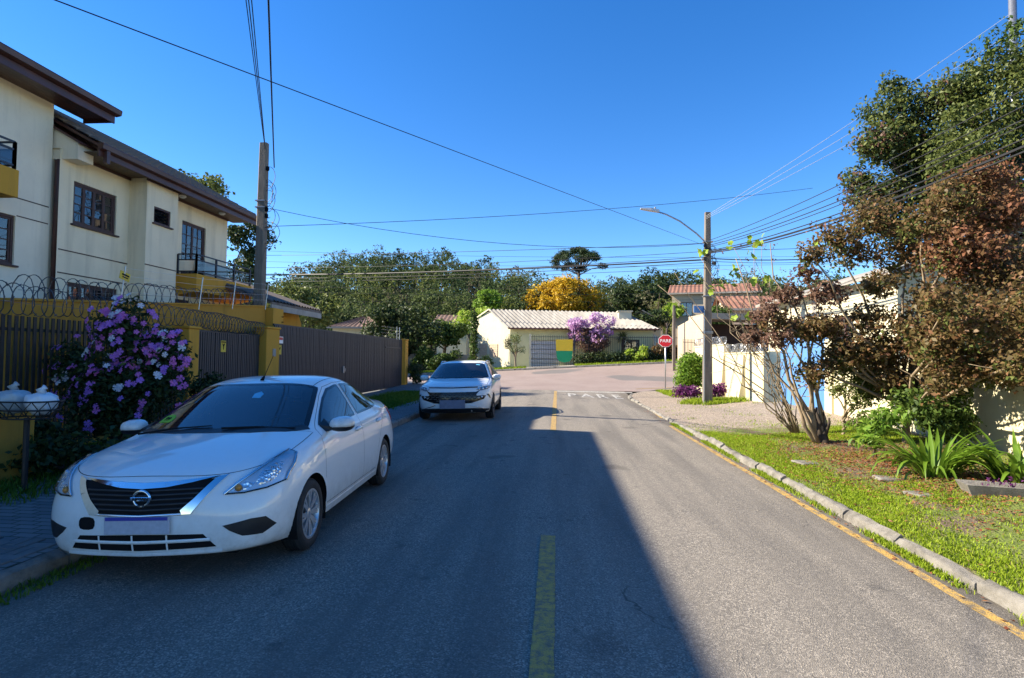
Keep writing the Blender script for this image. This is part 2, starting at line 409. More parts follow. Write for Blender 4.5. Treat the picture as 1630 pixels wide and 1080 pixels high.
    leafmat('grass', (.15, .23, .012), (.24, .34, .018), (.38, .43, .06), .4, gloss=.15, clump=1.5)
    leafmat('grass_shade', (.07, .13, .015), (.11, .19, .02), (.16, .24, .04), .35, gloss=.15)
    leafmat('fallen_leaf', (.16, .05, .025), (.24, .085, .04), (.32, .17, .07), .2)
    leafmat('strap_leaf', (.075, .16, .015), (.12, .22, .02), (.33, .36, .04), .35, rough=.35, gloss=.4)
    leafmat('petal_violet', (.40, .12, .58), (.52, .20, .66), (.62, .32, .72), .35)
    leafmat('petal_magenta', (.56, .11, .48), (.68, .19, .56), (.74, .32, .66), .35)
    leafmat('petal_white', (.60, .55, .68), (.70, .68, .74), (.74, .72, .76), .3)
    # wooded hillside: each tree has its own hue
    t = NT('forest_leaf'); at = t.new('ShaderNodeAttribute'); at.attribute_name = 'tint'; g = t.new('ShaderNodeNewGeometry')
    c = t.ramp(at.outputs['Fac'], [(0, (.020, .038, .016)), (.25, (.036, .060, .022)), (.5, (.065, .092, .028)), (.68, (.105, .125, .04)), (.82, (.12, .10, .065)), (1.0, (.17, .20, .04))])
    c = t.mix(t.ramp(g.outputs['Random Per Island'], [(0, 0.0), (1, .5)]), c, (.095, .135, .045))
    t.set(Base_Color=c, Roughness=.7); t.b.inputs['Specular IOR Level'].default_value = .2
    tr = t.new('ShaderNodeBsdfTranslucent'); t.link(c, tr.inputs[0]); mx = t.new('ShaderNodeMixShader'); mx.inputs[0].default_value = .38
    t.link(t.b.outputs[0], mx.inputs[1]); t.link(tr.outputs[0], mx.inputs[2]); t.link(mx.outputs[0], t.out.inputs[0]); MATS['forest_leaf'] = t.m
surface_materials()
M = MATS

# ------------------------------------------------------------------ terrain
def clamp(v, a, b): return max(a, min(b, v))
def rise(x, y):
    t = clamp((y - 29.5) / 11.5, 0, 1) ** 1.25
    return t * (.95 + .06 * clamp(x, -15, 24))
def camber(x, y): return -.03 * min(abs(x + .2), 4.3) * (1 - sstep(25, 31, y))
def hill(x, y):
    if y < 52: return 0.0
    a = sstep(52, 118, y)
    return a * (6.2 + 7.4 * math.exp(-((x + 28) / 25) ** 4) + 0.6 * math.exp(-((x - 12) / 18) ** 2) + 0.8 * math.sin(x * .11 + y * .05))
def gz(x, y):
    return camber(x, y) + rise(x, y) + hill(x, y) + (.02 * (y - 41) if 41 < y else 0)
def edge_r(y): return 3.36 if y < 25.5 else 3.36 + 6.2 * (clamp((y - 25.5) / 7.5, 0, 1)) ** 2.2
def edge_l(y): return -4.17 if y < 26 else -4.17 - 5.5 * (clamp((y - 26) / 7.0, 0, 1)) ** 2.2
_rng = random.Random(5)
def wob(x, y): return .012 * math.sin(x * 3.1 + y * 1.3) + .010 * math.sin(y * 2.7 - x * 1.1)
def verge_z(x, y):
    f = 1 - sstep(25, 31, y)
    ramp = .10 * sstep(5.4, 7.2, x) * sstep(14.5, 16.5, y) * (1 - sstep(20.5, 23, y))
    low = -.05 * sstep(13.5, 15.5, y) * (1 - sstep(22, 24.5, y)) * (1 - sstep(3.4, 5.0, x))
    return -.105 * f + rise(max(x, 3.4), y) + .098 + .05 * clamp(x - 3.4, 0, 5) * f + wob(x, y) * sstep(3.5, 4.2, x) + ramp + low
def pave_z(x, y):
    return -.115 * (1 - sstep(25, 31, y)) + rise(min(x, -4.17), y) + .145 + .01 * clamp(-4.17 - x, 0, 6)

def sheet(name, xs, ys, zf, mat, parent=None, skirt=None, kind='structure'):
    vs_ = []; fs_ = []; nx, ny = len(xs(0)) if callable(xs) else len(xs), len(ys)
    for y in ys:
        row = xs(y) if callable(xs) else xs
        for x in row: vs_.append((x, y, zf(x, y)))
    for j in range(ny - 1):
        for i in range(nx - 1): fs_.append((j * nx + i, j * nx + i + 1, (j + 1) * nx + i + 1, (j + 1) * nx + i))
    me = np_mesh(name, vs_, fs_); o = link_mesh(name, me, mat, parent, smooth=True)
    if parent is None: tag(o, kind=kind)
    return o
def frange(a, b, n): return [lerp(a, b, i / (n - 1)) for i in range(n)]

def terrain():
    xs = frange(-400, -80, 9)[:-1] + frange(-80, -20, 21)[:-1] + frange(-20, 20, 41)[:-1] + frange(20, 80, 21)[:-1] + frange(80, 400, 9)
    ys = frange(-200, -10, 9)[:-1] + frange(-10, 50, 61)[:-1] + frange(50, 130, 41)[:-1] + frange(130, 900, 15)
    def z(x, y):
        if y < 41.6: return gz(x, y) - .35
        return gz(x, y) + .06
    o = sheet('ground', xs, ys, z, M['earth'])
    road = sheet('road', frange(-4.3, 3.55, 34), frange(-14, 30.4, 120), gz, M['asphalt'])
    def mark(name, pts, mat, n=1):
        """flat painted quad strip draped 4 mm over the road; pts = list of (xl, xr, y)"""
        mb = MB(); v = []; f = []
        for xl, xr, y in pts: v += [(xl, y, gz(xl, y) + .004), ((xl + xr) / 2, y, gz((xl + xr) / 2, y) + .004), (xr, y, gz(xr, y) + .004)]
        for i in range(len(pts) - 1):
            for k in (0, 1): f.append((3 * i + k, 3 * i + k + 1, 3 * i + 4 + k, 3 * i + 3 + k))
        mb.add(v, f); return mb.build(name, mat, road)
    r = random.Random(2)
    def strip(name, xc, w, y0, y1, mat, n=30):
        mark(name, [(xc(y) - w / 2 + r.uniform(-.004, .004), xc(y) + w / 2 + r.uniform(-.004, .004), y) for y in frange(y0, y1, n)], mat)
    strip('centre_dash', lambda y: -.06, .135, 1.2, 5.45, M['yellow_paint'])
    strip('centre_line', lambda y: -.05 + .003 * max(0, y - 13), .135, 13.25, 29.3, M['yellow_paint'], 50)
    strip('centre_dash', lambda y: -.06, .135, -8, -4, M['yellow_paint'])
    strip('edge_line', lambda y: 3.07 + (.045 * max(0, y - 15)), .10, -6, 15.6, M['yellow_paint'], 80)
    strip('edge_line', lambda y: 3.07 + .03 * max(0, y - 13) ** 1.15, .10, 17.6, 22.0, M['yellow_paint'], 20)
    mark('stop_line', [(-.0 + x - .2, -.0 + x - .2, 0) for x in ()] or [(.05, 3.9, 29.1), (.05, 3.9, 29.5)], M['white_road_paint'])
    # PARE painted on the road, stretched along the lane
    for ch_, x in zip('PARE', (.75, 1.45, 2.15, 2.85)):
        cu = text_mesh('stop_lettering', ch_, 1.0, 0.0, M['white_road_paint'], road, Matrix.Identity(4), .012)
        for v in cu.data.vertices:
            px, py = v.co.x * .85 + x, 26.6 + v.co.y * 3.1
            v.co = (px, py, gz(px, py) + .005)
    cross = sheet('cross_street', frange(-45, 45, 91), frange(29.9, 41.05, 24), lambda x, y: gz(x, y) + .006 * sstep(29.9, 30.5, y), M['red_asphalt'])
    def cm(name, pts, mat, w):
        v = []; f = []
        for x, y in pts: v += [(x, y - w / 2, gz(x, y - w / 2) + .016), (x, y + w / 2, gz(x, y + w / 2) + .016)]
        for i in range(len(pts) - 1): f.append((2 * i, 2 * i + 1, 2 * i + 3, 2 * i + 2))
        MB().add(v, f).build(name, mat, cross)
    cm('edge_line', [(x, 32.2 + (8 - x) * -.02 if x > 8 else 30.9 + (x - 4.3) * .33) for x in frange(4.3, 20, 30)], M['yellow_paint'], .11)
    # pavements
    ysL = frange(-12, 33.2, 100)
    lp = sheet('left_pavement', lambda y: frange(-16, -8.7, 6)[:-1] + frange(-8.7, edge_l(y), 14), ysL, pave_z, M['paved_brick'])
    rv = sheet('right_verge', lambda y: frange(edge_r(y), max(edge_r(y) + .5, 8.2), 30) + frange(max(edge_r(y) + .5, 8.2) + .5, 30, 10), frange(-12, 33.4, 180), verge_z, M['verge_soil'])
    fp = sheet('far_pavement', frange(-45, 45, 91), frange(41.0, 43.4, 6), lambda x, y: gz(x, y) + .13, M['pale_concrete'])
    return road, lp, rv
ROAD, LPAVE, VERGE = terrain()

def kerbs():
    r = random.Random(11)
    def stone(parent, p0, p1, w, h, mat, side, rough=.012, z=None):
        a = Vector((p0[0], p0[1], 0)); b = Vector((p1[0], p1[1], 0)); d = (b - a).normalized(); n = Vector((-d.y, d.x, 0)) * side
        prof = [(0, -.18), (0, h - .045), (.012, h - .018), (.04, h), (w - .02, h + .004), (w, h - .01), (w, -.18)]
        mb = MB(); v = []; f = []; K = 6
        for i in range(K):
            t = lerp(.006, .994, i / (K - 1)); c = a.lerp(b, t); base = lerp(p0[2], p1[2], t)
            for q, (o_, zz) in enumerate(prof):
                j = 0 if zz < 0 else 1
                v.append(tuple(c + n * (o_ + j * r.uniform(-rough, rough)) + Vector((0, 0, base + zz + j * r.uniform(-rough, rough) - (.02 if i in (0, K - 1) and j and q in (2, 3) else 0)))))
        m = len(prof)
        for i in range(K - 1):
            for q in range(m - 1): f.append((i * m + q, i * m + q + 1, (i + 1) * m + q + 1, (i + 1) * m + q))
        f.append(tuple(range(m))); f.append(tuple((K - 1) * m + q for q in range(m - 1, -1, -1)))
        mb.add(v, f); o = mb.build('kerb_stone', mat, parent); auto_smooth(o, 45); return o
    k = empty('right_kerb'); tag(k, kind='structure')
    y = 1.0
    while y < 25.0:
        L = r.uniform(.85, 1.05); dx = r.uniform(-.012, .012)
        lo = .055 if 13.9 < y < 23 else .0
        h = .105 - lo * .8 + r.uniform(-.014, .014)
        stone(k, (3.28 + dx, y, gz(3.28, y) + r.uniform(-.01, .01)), (3.28 + dx + r.uniform(-.018, .018), y + L, gz(3.28, y + L) + r.uniform(-.01, .01)), .10, h, M['kerb_concrete'], -1, .012)
        y += L + r.uniform(.004, .018)
    ys = [25.2, 26.4, 27.5, 28.5, 29.4, 30.2, 30.9, 31.5, 32.0, 32.5, 32.9]
    for a, b in zip(ys, ys[1:]):
        stone(k, (edge_r(a) - .11, a, gz(edge_r(a), a)), (edge_r(b) - .11, b, gz(edge_r(b), b)), .13, .12, M['kerb_concrete'], -1, .008)
    k = empty('left_kerb'); tag(k, kind='structure')
    y = 0.5
    while y < 26:
        stone(k, (-4.05, y, gz(-4.05, y)), (-4.05, y + .99, gz(-4.05, y + .99)), .12, .145, M['kerb_concrete'], 1, .005); y += 1.0
    ys = [26, 27, 28, 29, 30, 31, 32, 33]
    for a, b in zip(ys, ys[1:]): stone(k, (edge_l(a) + .12, a, gz(edge_l(a), a)), (edge_l(b) + .12, b, gz(edge_l(b), b)), .12, .14, M['kerb_concrete'], 1, .005)
    k = empty('far_kerb'); tag(k, kind='structure')
    for i in range(-18, 20):
        x = i * 1.5; stone(k, (x + 1.49, 40.98, gz(x + 1.5, 41)), (x, 40.98, gz(x, 41)), .12, .13, M['kerb_concrete'], -1, .004)
    # nearest pavers of the left pavement, one by one (herringbone)
    pm = MB().box((0, 0, 0), (.196, .096, .05), 0, .006).mesh('paver'); pm.materials.append(M['paver_concrete'])
    n = 0
    for i in range(-30, 31):
        for j in range(-30, 31):
            for kx in (0, 1):
                # basket of two bricks per cell
                cx_ = -5.35 + i * .2; cy_ = 4.6 + j * .2
                if (i + j) % 2: px, py, rz = cx_, cy_ + (kx - .5) * .1, 0
                else: px, py, rz = cx_ + (kx - .5) * .1, cy_, math.pi / 2
                if not (-6.2 < px < -4.27 and 3.2 < py < 4.62) or n >= 290: continue
                o = bpy.data.objects.new('paver', pm); COL.objects.link(o); o.parent = LPAVE; n += 1
                o.location = (px, py, pave_z(px, py) - .012 + r.uniform(-.003, .003)); o.rotation_euler = (r.uniform(-.01, .01), r.uniform(-.01, .01), rz + r.uniform(-.015, .015))
    # stepping slabs in the verge
    for x, y, w, l, rz in ((4.15, 9.6, .5, .34, .2), (4.75, 8.35, .5, .30, -.1), (4.6, 7.5, .4, .26, .3)):
        MB().box((0, 0, 0), (w, l, .05), 0, .012).build('stepping_slab', M['kerb_concrete'], VERGE, loc=(x, y, verge_z(x, y) - .012), rot=(0, .03, rz))
kerbs()
# ------------------------------------------------------------------ plants
def leaf_arrays(blobs, n, size, seed, shell=.55, asp=.55, outward=.5, fold=.18, clusters=0, vary=.45):
    """rhombic leaves scattered in ellipsoid blobs (x,y,z,rx,ry,rz)"""
    rg = np.random.default_rng(seed); b = np.asarray(blobs, float)
    if b.shape[1] == 4: b = np.c_[b[:, :3], b[:, 3], b[:, 3], b[:, 3] * .8]
    w = (b[:, 3] * b[:, 4] * b[:, 5]) ** (2 / 3); k = rg.choice(len(b), n, p=w / w.sum())
    d = rg.normal(size=(n, 3)); d /= np.linalg.norm(d, axis=1)[:, None]
    r = (shell + (1 - shell) * rg.random(n) ** .7) * (1 + .16 * rg.normal(size=n))
    if clusters:
        m = max(4, n // clusters); idx = rg.integers(0, m, n); ck = k[:m]; k = ck[idx]
        d = d[:m][idx] + rg.normal(size=(n, 3)) * .22; d /= np.linalg.norm(d, axis=1)[:, None]; r = r[:m][idx] * (1 + .10 * rg.normal(size=n))
    c = b[k, :3] + d * r[:, None] * b[k, 3:6]
    nr = d * outward + rg.normal(size=(n, 3)) * .6 + np.array([0, 0, .25]); nr /= np.linalg.norm(nr, axis=1)[:, None]
    t = rg.normal(size=(n, 3)) + np.array([0, 0, -.35]); t -= nr * (t * nr).sum(1)[:, None]; t /= np.linalg.norm(t, axis=1)[:, None]
    s = np.cross(nr, t); L = size * (1 - vary + 2 * vary * rg.random(n))[:, None]; W = L * asp
    v = np.stack([c - t * L * .5, c + s * W * .5 + nr * L * fold - t * L * .05, c + t * L * .5, c - s * W * .5 + nr * L * fold - t * L * .05], 1)
    return v.reshape(-1, 3), np.arange(4 * n).reshape(-1, 4)

def leaves(name, blobs, n, size, mat, parent, seed=1, **k):
    v, f = leaf_arrays(blobs, n, size, seed, **k)
    return link_mesh(name, np_mesh(name, v, f), mat, parent)

def bent(p, q, r0, r1, rg, n=5, wig=.12):
    p, q = Vector(p), Vector(q); L = (q - p).length; pts = []
    for i in range(n + 1):
        t = i / n; o = Vector((rg.uniform(-1, 1), rg.uniform(-1, 1), rg.uniform(-.4, .4))) * wig * L * .5 * math.sin(math.pi * t)
        pts.append(p.lerp(q, t) + o)
    return pts, [lerp(r0, r1, i / n) for i in range(n + 1)]

def limbs(name, base, tops, r0, mat, parent, seed=1, fork=None, wig=.16, twigs=0, twig_len=.5, n=6):
    rg = random.Random(seed); mb = MB(); base = Vector(base)
    for i, tp in enumerate(tops):
        tp = Vector(tp); st = base + Vector((rg.uniform(-1, 1), rg.uniform(-1, 1), 0)) * r0 * .6
        if fork is not None: st = Vector(fork) + Vector((rg.uniform(-.05, .05), rg.uniform(-.05, .05), rg.uniform(-.3, .2)))
        pts, rr = bent(st, tp, r0 * (.55 if fork is not None else .8), r0 * .14, rg, 6, wig); mb.tube(pts, rr, n)
        for k in range(twigs):
            j = rg.randrange(2, 6); d = Vector((rg.uniform(-1, 1), rg.uniform(-1, 1), rg.uniform(-.1, 1))).normalized() * twig_len * rg.uniform(.5, 1.2)
            p2, r2 = bent(pts[j], pts[j] + d, rr[j] * .5, .004, rg, 3, .2); mb.tube(p2, r2, 4)
    if fork is not None:
        pts, rr = bent(base, fork, r0, r0 * .7, rg, 4, .06); rr[0] *= 1.35; mb.tube(pts, rr, 8)
    return mb.build(name, mat, parent, smooth=True)

def crown(cx_, cy_, cz_, rx, ry, rz, nb, rb, seed):
    rg = random.Random(seed); out = []
    for i in range(nb):
        while True:
            d = Vector((rg.uniform(-1, 1), rg.uniform(-1, 1), rg.uniform(-1, 1)))
            if .25 < d.length < 1: break
        k = rb * rg.uniform(.65, 1.25)
        out.append((cx_ + d.x * rx, cy_ + d.y * ry, cz_ + d.z * rz, k, k, k * .8))
    return out

def tree(name, label, cat, base, blobs, n, size, leaf, bark='bark_dark', r0=.15, seed=1, trunk_h=None, group=None, nl=7, **k):
    t = empty(name, base, 0, label, cat, group)
    B = [(b[0] - base[0], b[1] - base[1], b[2] - base[2]) + tuple(b[3:]) for b in blobs]
    tops = [Vector(b[:3]) for b in B]
    rg = random.Random(seed); rg.shuffle(tops)
    zc = min(b[2] for b in B)
    fork = (rg.uniform(-.1, .1), rg.uniform(-.1, .1), trunk_h if trunk_h else max(.3, zc * .7))
    limbs('trunk', (0, 0, -.1), tops[:nl], r0, M[bark], t, seed, fork)
    leaves('crown', B, n, size, M[leaf], t, seed, **k)
    return t
# ------------------------------------------------------------------ cars
def car_materials():
    t = NT('white_paint'); t.set(Base_Color=(0.78, 0.78, 0.76), Roughness=0.42)
    t.b.inputs['Coat Weight'].default_value = 0.9; t.b.inputs['Coat Roughness'].default_value = 0.04
    n = t.noise(2.2, 5); t.set(Roughness=t.ramp(n, [(0.3, 0.34), (0.7, 0.5)]))
    sz = t.new('ShaderNodeSeparateXYZ'); t.link(t.co(), sz.inputs[0]); mr = t.new('ShaderNodeMapRange'); mr.inputs['From Min'].default_value = .62; mr.inputs['From Max'].default_value = .18; t.link(sz.outputs['Z'], mr.inputs['Value'])
    mm = t.new('ShaderNodeMath'); mm.operation = 'MULTIPLY'; t.link(mr.outputs[0], mm.inputs[0]); t.link(t.ramp(t.noise(7, 6, None, .7), [(.35, 0.0), (.75, .55)]), mm.inputs[1])
    dust = t.mix(t.ramp(t.noise(14, 6, None, .75), [(.5, 0.0), (.8, .10)]), (0.78, 0.78, 0.76), (.42, .38, .32))
    t.set(Base_Color=t.mix(mm.outputs[0], dust, (.30, .26, .21))); MATS['paint'] = t.m
    t = NT('chrome'); t.set(Base_Color=(0.75, 0.76, 0.78), Roughness=0.08, Metallic=1.0); MATS['chrome'] = t.m
    plain('black_plastic', (0.012, 0.012, 0.014), 0.45, var=0.3)
    plain('matt_black', (0.006, 0.006, 0.007), 0.8, var=0.2, spec=0.2)
    plain('gloss_black', (0.008, 0.008, 0.01), 0.12, var=0.1)
    plain('rubber', (0.016, 0.016, 0.017), 0.75, var=0.3, scale=20, bump=0.2, bscale=120)
    plain('alloy', (0.62, 0.62, 0.63), 0.32, metal=0.75, var=0.06)
    plain('dark_alloy', (0.06, 0.06, 0.065), 0.3, metal=0.7, var=0.1)
    plain('seat_cloth', (0.05, 0.05, 0.055), 0.9, var=0.2)
    plain('plate_grey', (0.42, 0.43, 0.50), 0.5, var=0.1, scale=30)
    plain('plate_dark', (0.16, 0.17, 0.23), 0.5, var=0.15, scale=12)  # darker blue-grey of the sport utility car's plate
    plain('plate_blue', (0.03, 0.04, 0.30), 0.5)
    plain('tail_red', (0.35, 0.01, 0.015), 0.12, var=0.1)
    plain('lime_sticker', (0.25, 0.50, 0.03), 0.6)
    plain('blue_sticker', (0.12, 0.42, 0.6), 0.6)
    glassmat('windscreen_glass', (0.75, 0.88, 1.0), 0.45, 0.0, 1.9)
    glassmat('tinted_glass', (0.6, 0.75, 0.9), 0.2, 0.0, 2.1)
    glassmat('lens_glass', (0.97, 0.99, 1.0), 0.97, 0.0, 1.32)
    t = NT('lamp_reflector'); t.set(Base_Color=(0.82, 0.84, 0.87), Roughness=0.22, Metallic=0.85)
    t.bump(t.voro(38), 0.6, 0.02); MATS['reflector'] = t.m
    plain('lamp_grey', (0.22, 0.23, 0.25), 0.35, var=0.2); plain('lamp_chrome', (0.72, 0.74, 0.78), 0.38, metal=0.45, var=0.1)
    plain('amber', (0.5, 0.2, 0.03), 0.3)
car_materials()

def cc_mesh(name, verts, quads, creases, level):
    """control cage -> Catmull-Clark mesh"""
    me = bpy.data.meshes.new(name); me.from_pydata(verts, [], quads); me.update()
    at = me.attributes.new('crease_edge', 'FLOAT', 'EDGE')
    em = {tuple(sorted(e.vertices)): e.index for e in me.edges}
    for a, b, c in creases:
        i = em.get(tuple(sorted((a, b))))
        if i is not None: at.data[i].value = max(at.data[i].value, c)
    o = bpy.data.objects.new(name, me); COL.objects.link(o)
    md = o.modifiers.new('s', 'SUBSURF'); md.levels = level; md.render_levels = level; md.subdivision_type = 'CATMULL_CLARK'
    bpy.context.view_layer.update()
    r = bpy.data.meshes.new_from_object(o.evaluated_get(bpy.context.evaluated_depsgraph_get()))
    bpy.data.objects.remove(o); bpy.data.meshes.remove(me)
    return r

def cage_mesh(A, B, ncap, SX, level, crA, crB):
    """A: rows s of [ (u,z) centre, (u,v,z) x3 ]; B: dict s -> rows1..5 (u,v,z); ncap = s index of the hood corner; last hood row index = len(A)-6"""
    verts = []; idx = {}
    def V(key, p):
        if key not in idx: idx[key] = len(verts); verts.append(p)
        return idx[key]
    for s_, row in enumerate(A):
        V(('a', s_, 0, 1), (0, row[0][0], row[0][1]))
        for j in (1, 2, 3):
            u, v, z = row[j]
            for sg in (1, -1): V(('a', s_, j, sg), (sg * v * SX, u, z))
    def K(s_, j, sg): return idx[('a', s_, j, 1 if j == 0 else sg)]
    tail = len(A) - 6
    cols = list(range(ncap, tail + 1))
    def BK(c, r, sg):
        if c == ncap: return K(ncap - r, 3, sg)
        if c == tail: return K(tail + r, 3, sg)
        if r == 0: return K(c, 3, sg)
        return idx[('b', c, r, sg)]
    for c in cols[1:-1]:
        for r, (u, v, z) in enumerate(B[c], 1):
            for sg in (1, -1): V(('b', c, r, sg), (sg * v * SX, u, z))
    q = []
    for sg in (1, -1):
        for s_ in range(len(A) - 1):
            for j in range(3):
                f = (K(s_, j, sg), K(s_ + 1, j, sg), K(s_ + 1, j + 1, sg), K(s_, j + 1, sg))
                q.append(f if sg == 1 else f[::-1])
        for ci in range(len(cols) - 1):
            for r in range(5):
                c0, c1 = cols[ci], cols[ci + 1]
                f = (BK(c0, r, sg), BK(c1, r, sg), BK(c1, r + 1, sg), BK(c0, r + 1, sg))
                q.append(f if sg == 1 else f[::-1])
    cr = []
    for sg in (1, -1):
        for s_, c in crA.items():
            for j in range(3): cr.append((K(s_, j, sg), K(s_, j + 1, sg), c))
        for (r, c0, c1), w in crB.items():
            for c in range(c0, c1): cr.append((BK(c, r, sg), BK(c + 1, r, sg), w))
    me = cc_mesh('cage', verts, q, cr, level)
    return me

class CarBody:
    def __init__(s, me):
        s.n = len(me.vertices)
        co = np.empty(s.n * 3, np.float32); me.vertices.foreach_get('co', co); s.co = co.reshape(-1, 3)
        me.update()
        nn = np.empty(s.n * 3, np.float32); me.vertices.foreach_get('normal', nn); s.no = nn.reshape(-1, 3)
        q = np.empty(len(me.polygons) * 4, np.int32); me.polygons.foreach_get('vertices', q); s.q = q.reshape(-1, 4)
        # make normals point outwards (away from the car's core)
        ctr = np.array([0, s.co[:, 1].mean(), 0.7])
        if ((s.co - ctr) * s.no).sum() < 0: s.no = -s.no; s.q = s.q[:, ::-1]
        s.bvh = BVHTree.FromPolygons([Vector(p) for p in s.co], [tuple(int(i) for i in f) for f in s.q])
        s.alive = np.ones(len(s.q), bool)
    def fc(s): return s.co[s.q].mean(1)
    def fn(s): return s.no[s.q].mean(1)
    def hit(s, p, d):
        d = Vector(d).normalized(); o = Vector(p) - d * 4
        h, n, i, t = s.bvh.ray_cast(o, d)
        if h is None:
            h, n, i, t = s.bvh.find_nearest(Vector(p))
            if h is None: return Vector(p), -d
        if n.dot(d) > 0: n = -n
        return h, n
    def mask_poly(s, pts, d):
        """faces whose centre lies inside the outline seen along d, on the near side"""
        d = Vector(d).normalized(); a = d.orthogonal().normalized(); b = d.cross(a)
        P = [(Vector(p).dot(a), Vector(p).dot(b)) for p in pts]
        c = s.fc(); A_ = np.array(a); B_ = np.array(b); D_ = np.array(d)
        x, y = c @ A_, c @ B_
        ins = np.zeros(len(c), bool)
        n = len(P)
        for i in range(n):
            x1, y1 = P[i]; x2, y2 = P[(i + 1) % n]
            cond = ((y1 > y) != (y2 > y)) & (x < (x2 - x1) * (y - y1) / ((y2 - y1) if abs(y2 - y1) > 1e-9 else 1e-9) + x1)
            ins ^= cond
        return ins & ((s.fn() @ D_) < -0.12)
    def carve_wheels(s, centres, R, zmin=0.0):
        c = s.co
        for (u, z) in centres:
            r = np.hypot(c[:, 1] - u, c[:, 2] - z); side = np.abs(c[:, 0]) > 0.35
            inside = (r < R) & side
            dead = inside[s.q].sum(1) >= 3
            s.alive &= ~dead
            vin = np.zeros(s.n, bool); vin[s.q[s.alive].ravel()] = True
            vdead = np.zeros(s.n, bool); vdead[s.q[dead].ravel()] = True
            bd = vin & vdead & side
            k = np.where(bd)[0]
            ang = np.arctan2(c[k, 2] - z, c[k, 1] - u)
            c[k, 1] = u + R * np.cos(ang); c[k, 2] = z + R * np.sin(ang)
            # gentle flare round the arch
            nr = (r < R + 0.07) & (r > R * 0.8) & side
            c[nr, 0] += np.sign(c[nr, 0]) * 0.010 * np.clip(1 - (r[nr] - R) / 0.07, 0, 1)
    def extract(s, mask, name, mat, parent):
        m = mask & s.alive
        if not m.any(): return None
        used = np.unique(s.q[m]); remap = -np.ones(s.n, np.int32); remap[used] = np.arange(len(used))
        me = np_mesh(name, s.co[used], remap[s.q[m]])
        me.shade_smooth()
        me.normals_split_custom_set_from_vertices([tuple(v) for v in s.no[used]])
        s.alive &= ~m
        return link_mesh(name, me, mat, parent)

def smooth_outline(pts, sub=4, sharp=()):
    """closed Catmull-Rom through 3d points"""
    P = [Vector(p) for p in pts]; n = len(P); out = []
    for i in range(n):
        p0, p1, p2, p3 = P[i - 1], P[i], P[(i + 1) % n], P[(i + 2) % n]
        if i in sharp: p0 = p1 - (p2 - p1)
        if (i + 1) % n in sharp: p3 = p2 + (p2 - p1)
        for k in range(sub):
            t = k / sub
            out.append(0.5 * ((2 * p1) + (p2 - p0) * t + (2 * p0 - 5 * p1 + 4 * p2 - p3) * t * t + (3 * p1 - p0 - 3 * p2 + p3) * t ** 3))
    return out

def patch(body, pts, d, name, mat, parent, off=0.004, step=0.035, depth=0.008, sub=4, sharp=None, bulge=0.0, smooth_it=True):
    """a skin piece laid on the body: outline (approximate 3d points), projected along d"""
    d = Vector(d).normalized(); a = d.orthogonal().normalized(); b = d.cross(a).normalized()
    sh = tuple(range(len(pts))) if sharp is None else sharp
    ol = smooth_outline(pts, sub, sh) if sub > 1 else [Vector(p) for p in pts]
    P = []
    for i, p in enumerate(ol):
        q = ol[(i + 1) % len(ol)]; m = max(1, int((q - p).length / step))
        for k in range(m): P.append(p.lerp(q, k / m))
    V2 = [Vector((p.dot(a), p.dot(b))) for p in P]; nb = len(V2)
    xs = [v.x for v in V2]; ys = [v.y for v in V2]
    def inside(x, y):
        c = False
        for i in range(nb):
            x1, y1 = V2[i]; x2, y2 = V2[(i + 1) % nb]
            if (y1 > y) != (y2 > y) and x < (x2 - x1) * (y - y1) / (y2 - y1) + x1: c = not c
        return c
    inner = []
    y = min(ys) + step * .6
    while y < max(ys):
        x = min(xs) + step * .6
        while x < max(xs):
            if inside(x, y) and min((V2[i].x - x) ** 2 + (V2[i].y - y) ** 2 for i in range(nb)) > (step * .45) ** 2: inner.append(Vector((x, y)))
            x += step
        y += step
    ed = [(i, (i + 1) % nb) for i in range(nb)]
    vv, ee, ff, ov, oe, of = delaunay_2d_cdt(V2 + inner, ed, [list(range(nb))], 1, 1e-6)
    base = sum((p.dot(d) for p in P)) / nb
    xm, ym = sum(xs) / nb, sum(ys) / nb
    wx, wy = max(1e-3, (max(xs) - min(xs)) / 2), max(1e-3, (max(ys) - min(ys)) / 2)
    top = []; bot = []
    for i, v in enumerate(vv):
        h, n = body.hit(a * v.x + b * v.y + d * base, d)
        bl = 0.0
        if bulge: bl = bulge * max(0.0, 1 - ((v.x - xm) / wx) ** 2) * max(0.0, 1 - ((v.y - ym) / wy) ** 2)
        top.append(h + n * (off + bl)); bot.append(h + n * (off - depth))
    N = len(top); F = [tuple(f) for f in ff]
    cnt = {}
    for f in F:
        for i in range(len(f)):
            k = (f[i], f[(i + 1) % len(f)]); cnt[tuple(sorted(k))] = cnt.get(tuple(sorted(k)), []) + [k]
    fs_ = list(F)
    for k, l in cnt.items():
        if len(l) == 1:
            i, j = l[0]; fs_.append((j, i, N + i, N + j))
    mb = MB(); mb.add(top + bot, fs_)
    o = mb.build(name, mat, parent)
    if smooth_it: auto_smooth(o, 40)
    return o

